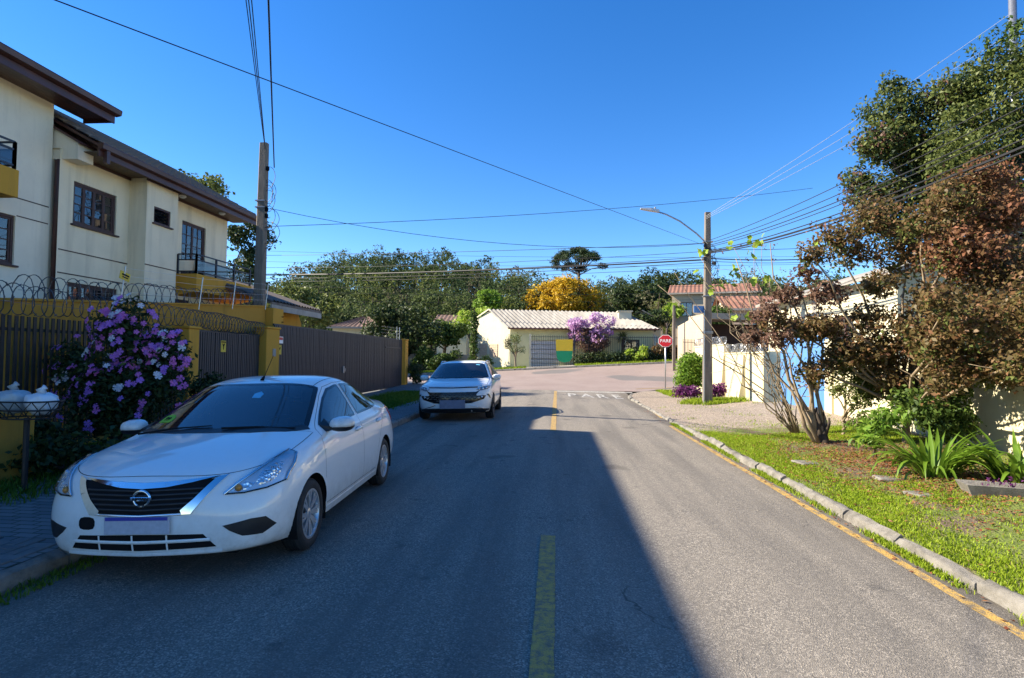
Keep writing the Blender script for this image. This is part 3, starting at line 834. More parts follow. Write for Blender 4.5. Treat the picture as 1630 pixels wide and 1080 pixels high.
def seam(body, pts, d, name, mat, parent, w=0.005, off=0.0012, closed=False, step=0.03, proud=False):
    """narrow ribbon laid along a line on the body (a shut line or trim strip)"""
    P = [Vector(p) for p in pts]
    if closed: P.append(P[0])
    Q = []
    for i in range(len(P) - 1):
        m = max(1, int((P[i + 1] - P[i]).length / step))
        for k in range(m): Q.append(P[i].lerp(P[i + 1], k / m))
    Q.append(P[-1])
    H = [body.hit(q, d) for q in Q]
    vs_ = []; fs_ = []
    for i, (h, n) in enumerate(H):
        t = (H[min(i + 1, len(H) - 1)][0] - H[max(i - 1, 0)][0]).normalized(); sd_ = t.cross(n).normalized()
        vs_ += [h + n * off - sd_ * w / 2, h + n * (off + (w * .4 if proud else 0)), h + n * off + sd_ * w / 2]
    for i in range(len(H) - 1):
        for k in (0, 1): fs_.append((3 * i + k, 3 * i + k + 1, 3 * i + 4 + k, 3 * i + 3 + k))
    mb = MB(); mb.add(vs_, fs_); return mb.build(name, mat, parent, smooth=True)

def mirx(pts): return [(-p[0], p[1], p[2]) for p in pts]

def make_wheel(parent, c, side, R, rim_r, width, rim_mat, spokes, twin=True, steer=0.0):
    e = bpy.data.objects.new('wheel', None); COL.objects.link(e); e.parent = parent; e.location = c
    e.rotation_euler = (0, 0, (math.pi if side < 0 else 0) + steer)
    w = width / 2; mb = MB()
    prof = [(rim_r - .01, -w * .8), (rim_r + .02, -w), (R - .03, -w), (R - .008, -w * .75), (R, -w * .45)]
    for k in range(3):
        y = lerp(-w * .45, w * .45, (k + .5) / 3)
        prof += [(R, y - .018), (R - .008, y - .013), (R - .008, y + .013), (R, y + .018)]
    prof += [(R, w * .45), (R - .008, w * .75), (R - .03, w), (rim_r + .02, w * 1.02), (rim_r - .01, w * .82)]
    mb.lathe(prof, 48, 'x'); mb.build('tyre', MATS['rubber'], e, smooth=True)
    mb = MB(); mb.lathe([(rim_r + .004, w * .86), (rim_r + .006, w * .93), (rim_r - .012, w * .93), (rim_r - .022, w * .7), (rim_r - .03, -w * .7)], 40, 'x')
    mb.lathe([(0.0, w * .80), (.028, w * .80), (.045, w * .74), (.05, w * .55)], 20, 'x')
    for k in range(spokes):
        a0 = 2 * math.pi * k / spokes
        for da in ((-.11, .11) if twin else (0,)):
            pts = []; hw0, hw1 = (.012, .017) if twin else (.022, .034)
            for rr, aa, hw, dx in ((.03, a0 + da * .6, hw0, w * .72), (rim_r * .55, a0 + da * 1.1, (hw0 + hw1) / 2, w * .84), (rim_r - .008, a0 + da * 1.3, hw1, w * .86)):
                for sgn in (-1, 1):
                    ca, sa = math.cos(aa), math.sin(aa)
                    y_, z_ = rr * ca - sgn * hw * sa, rr * sa + sgn * hw * ca
                    pts += [(dx, y_, z_), (dx - .02, y_, z_)]
            fs_ = []
            for l in (0, 4):
                fs_ += [(l, l + 2, l + 6, l + 4), (l + 1, l + 5, l + 7, l + 3), (l, l + 4, l + 5, l + 1), (l + 2, l + 3, l + 7, l + 6)]
            mb.add(pts, fs_)
    r = mb.build('rim', rim_mat, e); auto_smooth(r, 30)
    mb = MB(); mb.lathe([(0.0, w * .3), (rim_r - .02, w * .3)], 32, 'x'); mb.lathe([(0, w * .42), (.10, w * .42), (.10, w * .3)], 24, 'x')
    mb.build('brake_disc', MATS['dark_alloy'], e)
    return e

def car_interior(parent, SX, u0, u1, belt, wid):
    m = MATS['seat_cloth']
    for u in (u0, u0 + 0.85):
        for sg in (-1, 1):
            mb = MB()
            x = sg * wid * .5 * SX
            mb.box((x, u, belt - .38), (.50 * SX, .52, .16), 0, .05)
            mb.add([(x + sx_ * .22 * SX, u + .20 + (.16 if t else 0) + dy, belt - .36 + t * .58) for t in (0, 1) for sx_ in (-1, 1) for dy in (0, .12)],
                   [(0, 1, 3, 2), (4, 6, 7, 5), (0, 4, 5, 1), (2, 3, 7, 6), (0, 2, 6, 4), (1, 5, 7, 3)])
            mb.box((x, u + .42, belt + .28), (.26 * SX, .10, .19), 0, .04)
            mb.build('seat', m, parent)
    mb = MB(); mb.box((0, u0 - .62, belt - .14), (1.34 * SX, .42, .24), 0, .06); mb.build('dashboard', MATS['black_plastic'], parent)
    # steering wheel in front of the driver (left hand drive: +x here)
    c = Vector((wid * .5 * SX, u0 - .38, belt - .02)); mb = MB(); pts = []
    for k in range(21):
        a = 2 * math.pi * k / 20; pts.append(c + Vector((.19 * math.cos(a) * 1.05, -.09 * math.sin(a), .17 * math.sin(a))))
    mb.tube(pts, .016, 6, False); mb.tube([c, c + Vector((.18, 0, 0))], .02, 5); mb.tube([c, c - Vector((.18, 0, 0))], .02, 5); mb.tube([c, c + Vector((0, -.2, -.12))], .035, 6)
    mb.build('steering_wheel', MATS['black_plastic'], parent)

def car_shell_floor(parent, SX, L, W, centres, R, z0):
    mb = MB()
    mb.span((-W * SX * .62, .25, z0), (W * SX * .62, L - .25, z0 + .10))
    mb.span((-W * SX * .40, .22, z0 + .1), (W * SX * .40, 1.15, z0 + .42))
    mb.span((-W * SX * .92, centres[0][0] + R + .05, z0 + .02), (W * SX * .92, centres[1][0] - R - .05, z0 + .30))
    mb.span((-W * SX * .45, centres[1][0] - R, z0 + .1), (W * SX * .45, L - .3, z0 + .6))
    mb.build('underbody', MATS['matt_black'], parent)
    for (u, z) in centres:
        for sg in (-1, 1):
            m2 = MB(); x1, x0 = sg * W * SX * .985, sg * W * SX * .50; n = 18; vs_ = []; fs_ = []
            for k in range(n + 1):
                a = math.pi * (-.12 + 1.24 * k / n)
                for x in (x0, x1): vs_.append((x, u + (R + .004) * math.cos(a), z + (R + .004) * math.sin(a)))
            for k in range(n): fs_.append((2 * k, 2 * k + 1, 2 * k + 3, 2 * k + 2))
            vs_.append((x0, u, z)); ci = len(vs_) - 1
            for k in range(n): fs_.append((2 * k, 2 * k + 2, ci))
            m2.add(vs_, fs_); m2.build('wheel_arch_liner', MATS['matt_black'], parent)
# ------------------------------------------------------------------ walls with openings
def wall_x(x, y0, y1, z0, z1, t, opens, side=1, caps=False):
    """wall in the plane X=x (outer face), thickness t behind it (towards -side), openings (ya,yb,za,zb) with reveals"""
    mb = MB(); ys = sorted({y0, y1, *[o[0] for o in opens], *[o[1] for o in opens]}); zs = sorted({z0, z1, *[o[2] for o in opens], *[o[3] for o in opens]})
    xb = x - side * t
    def isopen(y, z): return any(o[0] < y < o[1] and o[2] < z < o[3] for o in opens)
    for a, b in zip(ys, ys[1:]):
        for c, d in zip(zs, zs[1:]):
            if isopen((a + b) / 2, (c + d) / 2): continue
            for X in (x, xb): mb.quad((X, a, c), (X, b, c), (X, b, d), (X, a, d))
    for a, b, c, d in opens:
        mb.quad((x, a, c), (x, b, c), (xb, b, c), (xb, a, c)); mb.quad((x, a, d), (x, b, d), (xb, b, d), (xb, a, d))
        mb.quad((x, a, c), (x, a, d), (xb, a, d), (xb, a, c)); mb.quad((x, b, c), (x, b, d), (xb, b, d), (xb, b, c))
    for (a, b) in ((y0, y0), (y1, y1)) if caps else (): mb.quad((x, a, z0), (xb, a, z0), (xb, a, z1), (x, a, z1))
    mb.quad((x, y0, z1), (x, y1, z1), (xb, y1, z1), (xb, y0, z1))
    return mb

def window_x(parent, x, y0, y1, z0, z1, leaves_n, cols, rows, frame_mat, name='window', sill=True, fw=.055, curtain=True, room=True, side=1):
    """casement window set 6 cm into a wall facing +x: frame, glazing bars, one pane per light"""
    w = bpy.data.objects.new(name, None); COL.objects.link(w); w.parent = parent
    xo = x - side * .05
    mb = MB()
    for a, b, c, d in ((y0, y1, z0, z0 + fw), (y0, y1, z1 - fw, z1), (y0, y0 + fw, z0 + fw, z1 - fw), (y1 - fw, y1, z0 + fw, z1 - fw)):
        mb.span((xo - side * .07, a, c), (xo + side * .015, b, d), .006)
    lw = (y1 - y0 - 2 * fw) / leaves_n; bw = .024
    pm = MB()
    cells = []
    for l in range(leaves_n):
        a = y0 + fw + l * lw; b = a + lw
        for p, q in ((a, a + .04), (b - .04, b)): mb.span((xo - side * .05, p + .001, z0 + fw), (xo - side * .005, q - .001, z1 - fw))
        for p, q in ((z0 + fw, z0 + fw + .04), (z1 - fw - .04, z1 - fw)): mb.span((xo - side * .05, a + .04, p), (xo - side * .005, b - .04, q))
        ia, ib, ja, jb = a + .04, b - .04, z0 + fw + .04, z1 - fw - .04
        for c in range(1, cols):
            yy = lerp(ia, ib, c / cols); mb.span((xo - side * .045, yy - bw / 2, ja), (xo - side * .010, yy + bw / 2, jb))
        for c in range(1, rows):
            zz = lerp(ja, jb, c / rows); mb.span((xo - side * .043, ia, zz - bw / 2), (xo - side * .012, ib, zz + bw / 2))
        for c in range(cols):
            for r_ in range(rows): cells.append((lerp(ia, ib, c / cols), lerp(ia, ib, (c + 1) / cols), lerp(ja, jb, r_ / rows), lerp(ja, jb, (r_ + 1) / rows)))
    mb.build('frame', frame_mat, w)
    rg = random.Random(int(y0 * 100 + z0 * 10))
    for a, b, c, d in cells:
        MB().box((0, 0, 0), (.004, b - a, d - c)).build('pane', M['window_glass'], w, loc=(xo - side * .028, (a + b) / 2, (c + d) / 2), rot=(0, rg.uniform(-.02, .02), rg.uniform(-.02, .02)))
    if curtain:
        v = []; f = []; n = 60
        for i in range(n + 1):
            yy = lerp(y0 + .05, y1 - .05, i / n); xx = xo - side * (.16 + .03 * math.sin(i * 1.7))
            v += [(xx, yy, z0 + .04), (xx, yy, z1 - .04)]
        for i in range(n):
            if i % 15 < 11: f.append((2 * i, 2 * i + 2, 2 * i + 3, 2 * i + 1))
        MB().add(v, f).build('curtain', M['curtain'], w)
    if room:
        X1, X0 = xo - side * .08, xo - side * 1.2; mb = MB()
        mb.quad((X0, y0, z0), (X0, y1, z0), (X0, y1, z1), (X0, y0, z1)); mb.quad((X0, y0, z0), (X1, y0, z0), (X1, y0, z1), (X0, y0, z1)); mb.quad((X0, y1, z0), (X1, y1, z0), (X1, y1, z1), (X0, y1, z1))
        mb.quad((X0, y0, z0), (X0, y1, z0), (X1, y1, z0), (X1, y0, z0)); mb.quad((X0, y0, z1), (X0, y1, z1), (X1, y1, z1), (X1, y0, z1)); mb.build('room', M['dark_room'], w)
    if sill: MB().span((x - side * .02, y0 - .06, z0 - .045), (x + side * .07, y1 + .06, z0 - .003), .008).build('sill', frame_mat, w)
    return w

def railing(parent, p0, p1, h, panels, mat, glass=None):
    a, b = Vector(p0), Vector(p1); d = (b - a); n = max(1, panels); g = bpy.data.objects.new('railing', None); COL.objects.link(g); g.parent = parent
    mb = MB(); up = Vector((0, 0, 1))
    for i in range(n + 1):
        c = a + d * (i / n); mb.box((c.x, c.y, c.z + h / 2), (.05, .05, h))
    for zz in (.08, h * .72, h): mb.tube([a + up * zz, b + up * zz], .025, 4)
    mb.build('rails', mat, g)
    if glass:
        for i in range(n):
            c0, c1 = a + d * ((i + .04) / n), a + d * ((i + .96) / n)
            MB().add([c0 + up * .10, c1 + up * .10, c1 + up * h * .70, c0 + up * h * .70], [(0, 1, 2, 3)]).build('glass_panel', glass, g)
    return g

def tall_house():
    h = empty('house', (0, 0, 0), 0, 'tall cream rendered house at left edge with wide dark brown eaves', 'house')
    X = -11.7
    opens = [(9.6, 11.28, 3.55, 4.62), (7.6, 10.1, 5.35, 7.0)]
    w = wall_x(X, -6, 12.1, -.2, 7.455, .25, opens)
    w.quad((X, 12.1, -.2), (-21, 12.1, -.2), (-21, 12.1, 7.42), (X, 12.1, 7.42)); w.quad((-21, -6, -.2), (-21, 12.1, -.2), (-21, 12.1, 7.42), (-21, -6, 7.42)); w.quad((X, -6, -.2), (-21, -6, -.2), (-21, -6, 7.42), (X, -6, 7.42))
    w.add([(-21, 12.095, 7.42), (X, 12.095, 7.42), (-16.3, 12.095, 9.4)], [(0, 1, 2)])
    w.build('wall', M['pale_cream_stucco'], h)
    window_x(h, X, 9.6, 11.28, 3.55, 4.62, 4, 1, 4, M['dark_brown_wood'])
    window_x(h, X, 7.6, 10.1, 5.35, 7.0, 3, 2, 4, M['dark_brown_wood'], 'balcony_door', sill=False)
    for z in (4.98, 4.62):
        MB().span((X - .004, 11.30 if z < 4.7 else 9.7, z + (.03 if z > 4.9 else 0)), (X + .006, 12.06, z + .025 + (.03 if z > 4.9 else 0))).build('wall_groove', M['dark_brown_wood'], h)
    # roof
    e, r = (-11.0, 7.60), (-16.3, 10.1)
    rm = MB(); rm.prism([(e[0], e[1] - .04), (e[0], e[1] + .04), (r[0], r[1] + .05), (-22, 7.5), (-22, 7.4), (r[0], r[1] - .06)], -7, 13.0, 'y'); rm.build('roof', M['roof_tile'], h)
    for k in range(6):
        x0 = X - .02 + k * .118
        MB().span((x0, -6.9, 7.445), (x0 + .108, 12.98, 7.462)).build('soffit_board', M['fascia_brown'], h)
    fa = MB().span((-11.0, -7, 7.36), (-10.955, 13.02, 7.60), .006).build('fascia', M['fascia_brown'], h)
    g = MB().prism([(-10.955, 7.60), (-10.955, 7.69), (-10.80, 7.69), (-10.79, 7.66), (-10.81, 7.56), (-10.95, 7.53)], -7, 13.05, 'y').build('gutter', M['fascia_brown'], h)
    MB().span((-11.75, 12.96, 7.37), (-10.98, 13.0, 7.60)).build('barge_board', M['fascia_brown'], h)
    # ochre balcony
    b = bpy.data.objects.new('balcony', None); COL.objects.link(b); b.parent = h
    MB().span((-11.7, 6.8, 4.80), (-10.9, 10.55, 5.36), .01).build('slab', M['ochre_stucco'], b)
    railing(b, (-10.95, 6.85, 5.36), (-10.95, 10.48, 5.36), .56, 4, M['rail_dark'], M['balcony_glass']); railing(b, (-10.95, 10.48, 5.36), (-11.68, 10.48, 5.36), .56, 1, M['rail_dark'], M['balcony_glass'])
    dp = MB().tube([(-11.62, 12.2, 2.4), (-11.62, 12.2, 6.15), (-11.5, 12.35, 6.28)], .075, 10).build('downpipe', M['fascia_brown'], h, smooth=True)
tall_house()

def low_house():
    h = empty('house', (0, 0, 0), 0, 'two storey cream house with tiled roof and ochre balcony behind the left pole', 'house')
    Xa, Xb = -11.5, -11.0; top = 6.42
    mb = wall_x(Xa, 12.1, 14.25, -.2, top, .25, [(12.5, 13.82, 4.75, 5.78), (12.42, 13.95, 2.45, 3.35)])
    mb.build('wall', M['cream_stucco'], h)
    mb = wall_x(Xb, 14.25, 15.5, -.2, top, .25, [(14.53, 15.2, 5.26, 5.72)])
    mb.quad((Xb, 14.25, -.2), (Xa, 14.25, -.2), (Xa, 14.25, top), (Xb, 14.25, top)); mb.quad((Xb, 15.5, -.2), (Xa, 15.5, -.2), (Xa, 15.5, top), (Xb, 15.5, top))
    mb.build('bay_wall', M['cream_stucco'], h)
    mb = wall_x(Xa, 15.5, 18.8, -.2, top, .25, [(16.42, 17.6, 4.12, 5.8), (15.8, 16.9, 2.5, 3.35)])
    mb.quad((Xa, 18.8, -.2), (-20, 18.8, -.2), (-20, 18.8, top), (Xa, 18.8, top)); mb.quad((-20, 12.11, -.2), (-20, 18.8, -.2), (-20, 18.8, top), (-20, 12.11, top))
    mb.add([(-20, 18.796, top), (Xa, 18.796, top), (-15.6, 18.796, 8.9)], [(0, 1, 2)])
    mb.build('wall', M['cream_stucco'], h)
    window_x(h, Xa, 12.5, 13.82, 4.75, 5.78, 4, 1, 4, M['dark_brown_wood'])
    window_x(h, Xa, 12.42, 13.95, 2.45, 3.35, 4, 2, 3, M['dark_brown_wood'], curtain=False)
    # louvred bathroom light
    w = bpy.data.objects.new('louvre_window', None); COL.objects.link(w); w.parent = h
    mb = MB()
    for a, b, c, d in ((14.53, 15.2, 5.26, 5.31), (14.53, 15.2, 5.67, 5.72), (14.53, 14.58, 5.31, 5.67), (15.15, 15.2, 5.31, 5.67)): mb.span((Xb - .1, a, c), (Xb - .02, b, d))
    mb.build('frame', M['dark_brown_wood'], w)
    for k in range(4): MB().box((0, 0, 0), (.11, .57, .012)).build('louvre', M['window_glass'], w, loc=(Xb - .05, 14.865, 5.355 + k * .09), rot=(0, rad(38), 0))
    MB().quad((Xb - .2, 14.53, 5.26), (Xb - .2, 15.2, 5.26), (Xb - .2, 15.2, 5.72), (Xb - .2, 14.53, 5.72)).build('room', M['dark_room'], w)
    MB().span((Xb - .02, 14.47, 5.22), (Xb + .06, 15.26, 5.257)).build('sill', M['dark_brown_wood'], w)
    window_x(h, Xa, 16.42, 17.6, 4.12, 5.8, 2, 2, 5, M['dark_brown_wood'], 'balcony_door', sill=False, curtain=False)
    window_x(h, Xa, 15.8, 16.9, 2.5, 3.35, 2, 2, 3, M['dark_brown_wood'], curtain=False)
    for z in (4.06, 3.52):
        for X, a, b in ((Xa, 12.14, 14.25), (Xb, 14.25, 15.5), (Xa, 15.5, 16.2)):
            MB().span((X - .004, a, z), (X + .008, b, z + .028)).build('wall_groove', M['dark_brown_wood'], h)
    # roof slab, tiles, fascia, gutter, soffit boards
    e, r, y0, y1 = (-10.72, 6.56), (-15.6, 9.2), 12.3, 19.34
    MB().prism([(e[0], e[1] - .05), (e[0], e[1] + .02), (r[0], r[1]), (-20.6, 6.55), (-20.6, 6.45), (r[0], r[1] - .1)], y0, y1, 'y').build('roof', M['fascia_brown'], h)
    sl = math.atan2(r[1] - e[1], e[0] - r[0])
    n = 8; v = []; f = []
    for i, (lx, lift) in enumerate(((-.03, .035), (.40, .012))):
        for k in range(n + 1):
            a = math.pi * k / n; v.append((-lx, -.115 + .23 * k / n, lift + .055 * math.sin(a)))
    for k in range(n): f.append((k, k + 1, n + 2 + k, n + 1 + k))
    for k in range(n + 1): v.append((.03, -.115 + .23 * k / n, -.01 + .055 * math.sin(math.pi * k / n)))
    for k in range(n): f.append((k, k + 1, 2 * n + 3 + k, 2 * n + 2 + k))
    tm = MB().add(v, f).mesh('roof_tile'); tm.materials.append(M['roof_tile']); tm.shade_smooth()
    roofo = [o for o in h.children if o.name.startswith('roof')][0]; rg = random.Random(4)
    cols = int((y1 - y0) / .235)
    for c in range(cols):
        for k in range(10):
            if c * 10 + k >= 295: break
            s_ = k * .375; x = e[0] + .03 - s_ * math.cos(sl); z = e[1] + .035 + s_ * math.sin(sl)
            o = bpy.data.objects.new('roof_tile', tm); COL.objects.link(o); o.parent = roofo
            o.location = (x, y0 + .12 + c * .2355, z); o.rotation_euler = (rg.uniform(-.03, .03), sl, rg.uniform(-.02, .02))
    MB().span((-10.76, y0, 6.30), (-10.72, y1, 6.53), .006).build('fascia', M['fascia_brown'], h)
    MB().prism([(-10.72, 6.53), (-10.72, 6.60), (-10.60, 6.60), (-10.585, 6.57), (-10.60, 6.47), (-10.71, 6.44)], y0 - .03, y1 + .03, 'y').build('gutter', M['fascia_brown'], h)
    MB().span((-10.71, 12.42, 6.16), (-10.62, 12.52, 6.47)).build('gutter_outlet', M['fascia_brown'], h)
    for k in range(8):
        x0 = -11.62 + k * .108; MB().span((x0, y0 + .02, 6.40), (x0 + .10, y1 - .03, 6.415)).build('soffit_board', M['soffit_wood'], h)
    MB().span((-11.49, 12.3, 6.33), (-11.45, 14.24, 6.395)).build('cornice', M['dark_brown_wood'], h); MB().span((-10.99, 14.2, 6.33), (-10.95, 15.55, 6.395)).build('cornice', M['dark_brown_wood'], h); MB().span((-11.49, 15.52, 6.33), (-11.45, 18.8, 6.395)).build('cornice', M['dark_brown_wood'], h)
    MB().prism([(-10.75, 6.42), (-10.75, 6.56), (-15.6, 9.16), (-15.6, 9.0)], y1 - .04, y1 + .01, 'y').build('barge_board', M['fascia_brown'], h)
    MB().prism([(-12.7, 6.18), (-11.12, 6.18), (-11.12, 6.56), (-12.7, 7.46)], 12.16, 12.60, 'y').build('gable_box', M['pale_cream_stucco'], h)
    MB().prism([(-12.7, 7.465), (-11.05, 6.525), (-11.05, 6.575), (-12.7, 7.515)], 12.10, 12.62, 'y').build('gable_capping', M['fascia_brown'], h)
    # eave lamps
    for y in (15.9, 17.9):
        mb = MB(); mb.lathe([(.10, 6.395), (.10, 6.36), (.06, 6.33), (.001, 6.325)], 14, 'z', (-11.15, y, 0)); mb.build('eave_lamp', M['sign_white'], h, smooth=True)
    # ochre balcony, tapering underside
    b = bpy.data.objects.new('balcony', None); COL.objects.link(b); b.parent = h
    mb = MB(); y0, y1 = 16.2, 19.3
    mb.prism([(-11.5, 3.45), (-11.5, 4.11), (-10.84, 4.11), (-10.84, 3.58)], y0, y1, 'y'); mb.build('slab', M['ochre_stucco'], b)
    railing(b, (-10.89, y0 + .05, 4.11), (-10.89, y1 - .05, 4.11), .60, 3, M['rail_dark'], M['balcony_glass']); railing(b, (-10.89, y0 + .05, 4.11), (-11.48, y0 + .05, 4.11), .60, 1, M['rail_dark'], M['balcony_glass'])
low_house()

def slat_mesh(w, t, hgt, mat):
    me = MB().span((-t / 2, -w / 2, 0), (t / 2, w / 2, hgt)).mesh('slat'); me.materials.append(mat); return me

def slat_run(root, me, x, y0, y1, pitch, zf, rg, jit=.004, name='slat'):
    y = y0
    while y < y1:
        o = bpy.data.objects.new(name, me); COL.objects.link(o); o.parent = root
        o.location = (x - root.location.x + rg.uniform(-jit, jit), y - root.location.y, zf(y) - root.location.z + rg.uniform(-jit, jit)); o.rotation_euler = (rg.uniform(-.004, .004), 0, 0); y += pitch

def pillar(y, w, top, label, mat='ochre_stucco', x=-8.2):
    p = empty('gate_pillar', (x, y, 0), 0, label, 'pillar', 'ochre gate pillars')
    MB().span((-.18, -w / 2, -.1), (.18, w / 2, top), .012).build('shaft', M[mat], p)
    MB().span((-.21, -w / 2 - .03, top + .002), (.21, w / 2 + .03, top + .06), .012).build('cap', M[mat], p)
    return p

def fences():
    rg = random.Random(8)
    f = empty('metal_fence', (-8.2, 3, 0), 0, 'brown vertical slat metal fence behind the flowering shrub', 'fence')
    slat_run(f, slat_mesh(.05, .022, 2.05, M['rust_brown_metal']), -8.2, 2.0, 11.75, .105, lambda y: .18, rg)
    for z in (.35, 2.0): MB().span((-.045, -1, z), (-.015, 8.75, z + .05)).build('rail', M['rust_brown_metal'], f)
    MB().span((-.12, -1, -.1), (.12, 8.75, .165)).build('plinth', M['dark_ochre_stucco'], f)
    pillar(11.98, .36, 2.24, 'ochre pillar nearest the camera beside the flowering shrub')
    p = pillar(15.5, .74, 2.42, 'wide ochre pillar between the small gate and the long gate')
    MB().box((.19, 0.05, 1.75), (.03, .16, .22), 0, .006).build('intercom_mark', M['pale_concrete'], p)
    pillar(29.95, .55, 2.56, 'ochre pillar at the far corner end of the long gate')
    g = empty('small_gate', (-8.2, 12.2, 0), 0, 'dark slat gate with a small yellow notice beside the near pillar', 'gate')
    slat_run(g, slat_mesh(.058, .025, 2.06, M['fence_metal']), -8.2, 12.24, 15.1, .082, lambda y: .14, rg)
    for z in (.22, 1.96, 2.2): MB().span((-.05, -.01, z), (-.016, 2.92, z + .045)).build('rail', M['fence_metal'], g)
    MB().span((-.07, 0, .14), (-.045, 2.9, 2.2)).build('backing_sheet', M['fence_metal'], g)
    def notice(parent, y, z, w, hh, col, name='notice'):
        n = MB().span((.016, y - w / 2, z - hh / 2), (.024, y + w / 2, z + hh / 2)).build(name, M[col], parent); return n
    n = notice(g, 1.15, 1.88, .20, .28, 'sign_yellow')
    MB().prism([(1.09, 1.95), (1.13, 1.95), (1.15, 1.91), (1.17, 1.95), (1.21, 1.95), (1.165, 1.87), (1.165, 1.80), (1.135, 1.80), (1.135, 1.87)], .025, .028, 'x').build('notice_symbol', M['matt_black'], n)
    MB().span((.025, 1.06, 1.97), (.028, 1.24, 2.0)).build('notice_band', M['matt_black'], n)
    G = empty('sliding_gate', (-8.2, 15.9, 0), 0, 'long dark grey slat sliding gate running to the street corner', 'gate')
    sm = slat_mesh(.072, .03, 2.44, M['gate_metal'])
    slat_run(G, sm, -8.2, 15.95, 29.6, .098, lambda y: .12, rg, .003)
    for z in (.16, 2.36, 2.54): MB().span((-.06, 0, z), (-.018, 13.7, z + .06)).build('rail', M['gate_metal'], G)
    MB().span((-.085, .01, .12), (-.055, 13.69, 2.5)).build('backing_sheet', M['gate_metal'], G)
    for y in (5.6, 7.2, 10.6): MB().span((.012, y, .13), (.022, y + .04, 2.57)).build('leaf_joint', M['fence_metal'], G)
    MB().span((.016, 10.7, 2.10), (.05, 13.6, 2.15)).build('pedestrian_leaf_head', M['gate_metal'], G)
    lk = MB().box((.04, 5.35, 1.15), (.05, .09, .26), 0, .01).build('lock', M['galvanised'], G); MB().tube([(.07, 5.35, 1.2), (.11, 5.35, 1.2), (.11, 5.35, 1.08)], .012, 6).build('handle', M['galvanised'], lk)
    n = notice(G, .32, 2.13, .34, .20, 'sign_white'); MB().span((.025, .17, 2.13), (.028, .47, 2.21)).build('notice_band', M['sign_red'], n)
    n = notice(G, .30, 1.84, .20, .28, 'sign_yellow'); MB().prism([(.24, 1.92), (.30, 1.82), (.36, 1.92), (.33, 1.92), (.30, 1.87), (.27, 1.92)], .025, .028, 'x').build('notice_symbol', M['matt_black'], n)
    # inner ochre wall, its top climbing away from the camera
    w = MB(); w.prism([(8.4, -.2), (16.3, -.2), (16.3, 3.12), (8.4, 2.50)], -8.95, -8.70, 'x')
    wo = w.build('boundary_wall', M['dark_ochre_stucco']); tag(wo, 'stained ochre boundary wall topped with coiled wire below the cream house', 'wall')
    MB().prism([(8.35, 2.502), (16.35, 3.125), (16.35, 3.165), (8.35, 2.542)], -8.99, -8.66, 'x').build('coping', M['dark_ochre_stucco'], wo)
    q = empty('wall_pier', (-8.75, 16.55, 0), 0, 'tall ochre pier at the foot of the left utility pole', 'pillar'); MB().span((-.28, -.22, -.1), (.28, .42, 3.10), .01).build('shaft', M['ochre_stucco'], q)
    for k in range(7): MB().tube([(.285, .30, 1.9 + k * .16), (.34, .30, 1.9 + k * .16)], .015, 5).build('insulator', M['matt_black'], q)
fences()

def razor(name, label, pts, R, pitch, wire=.010, flat=1.0, seed=1, mat='razor_steel', group=None, barb=True):
    """coiled razor wire along a polyline"""
    rg = random.Random(seed); P = [Vector(p) for p in pts]; seg = [(P[i + 1] - P[i]).length for i in range(len(P) - 1)]; L = sum(seg)
    def at(s):
        for i, q in enumerate(seg):
            if s <= q or i == len(seg) - 1: return P[i].lerp(P[i + 1], min(1, s / q)), (P[i + 1] - P[i]).normalized()
            s -= q
    n = int(L / pitch * 18); mb = MB(); path = []; ph = 0
    for i in range(n + 1):
        s = L * i / n; c, t = at(s); ph = 2 * math.pi * s / pitch
        r = R * (1 + .10 * math.sin(s * 2.3 + seed) + .05 * math.sin(s * 7.1)); side = Vector((0, 0, 1)).cross(t).normalized()
        path.append(c + side * math.cos(ph) * r * flat + Vector((0, 0, 1)) * math.sin(ph) * r + t * rg.uniform(-.01, .01) + t * .12 * pitch * math.sin(ph * .5 + seed))
    mb.tube(path, wire, 4)
    if barb:
        for i in range(0, n, 3):
            p = path[i]; d = Vector((rg.uniform(-1, 1), rg.uniform(-1, 1), rg.uniform(-1, 1))).normalized(); e = d.orthogonal().normalized()
            mb.add([p - d * .035, p + e * .012, p + d * .035, p - e * .012], [(0, 1, 2, 3)])
    mb.tube([p + Vector((0, 0, -R * .2)) for p in P], wire * .6, 4)
    o = mb.build(name, M[mat]); tag(o, label, 'razor wire', group); return o
razor('razor_wire', 'large coil of razor wire along the near brown slat fence', [(-8.2, 3.0, 2.47), (-8.2, 11.9, 2.49)], .225, .18, .008, .7, 3, group='razor wire coils')
razor('razor_wire', 'razor wire coil sagging over the small dark gate', [(-8.2, 12.0, 2.50), (-8.2, 15.2, 2.38)], .20, .13, .008, .7, 5, group='razor wire coils')
razor('razor_wire', 'razor wire coil on top of the ochre boundary wall', [(-8.82, 8.6, 2.74), (-8.82, 16.2, 3.34)], .20, .24, .008, .6, 7, group='razor wire coils')

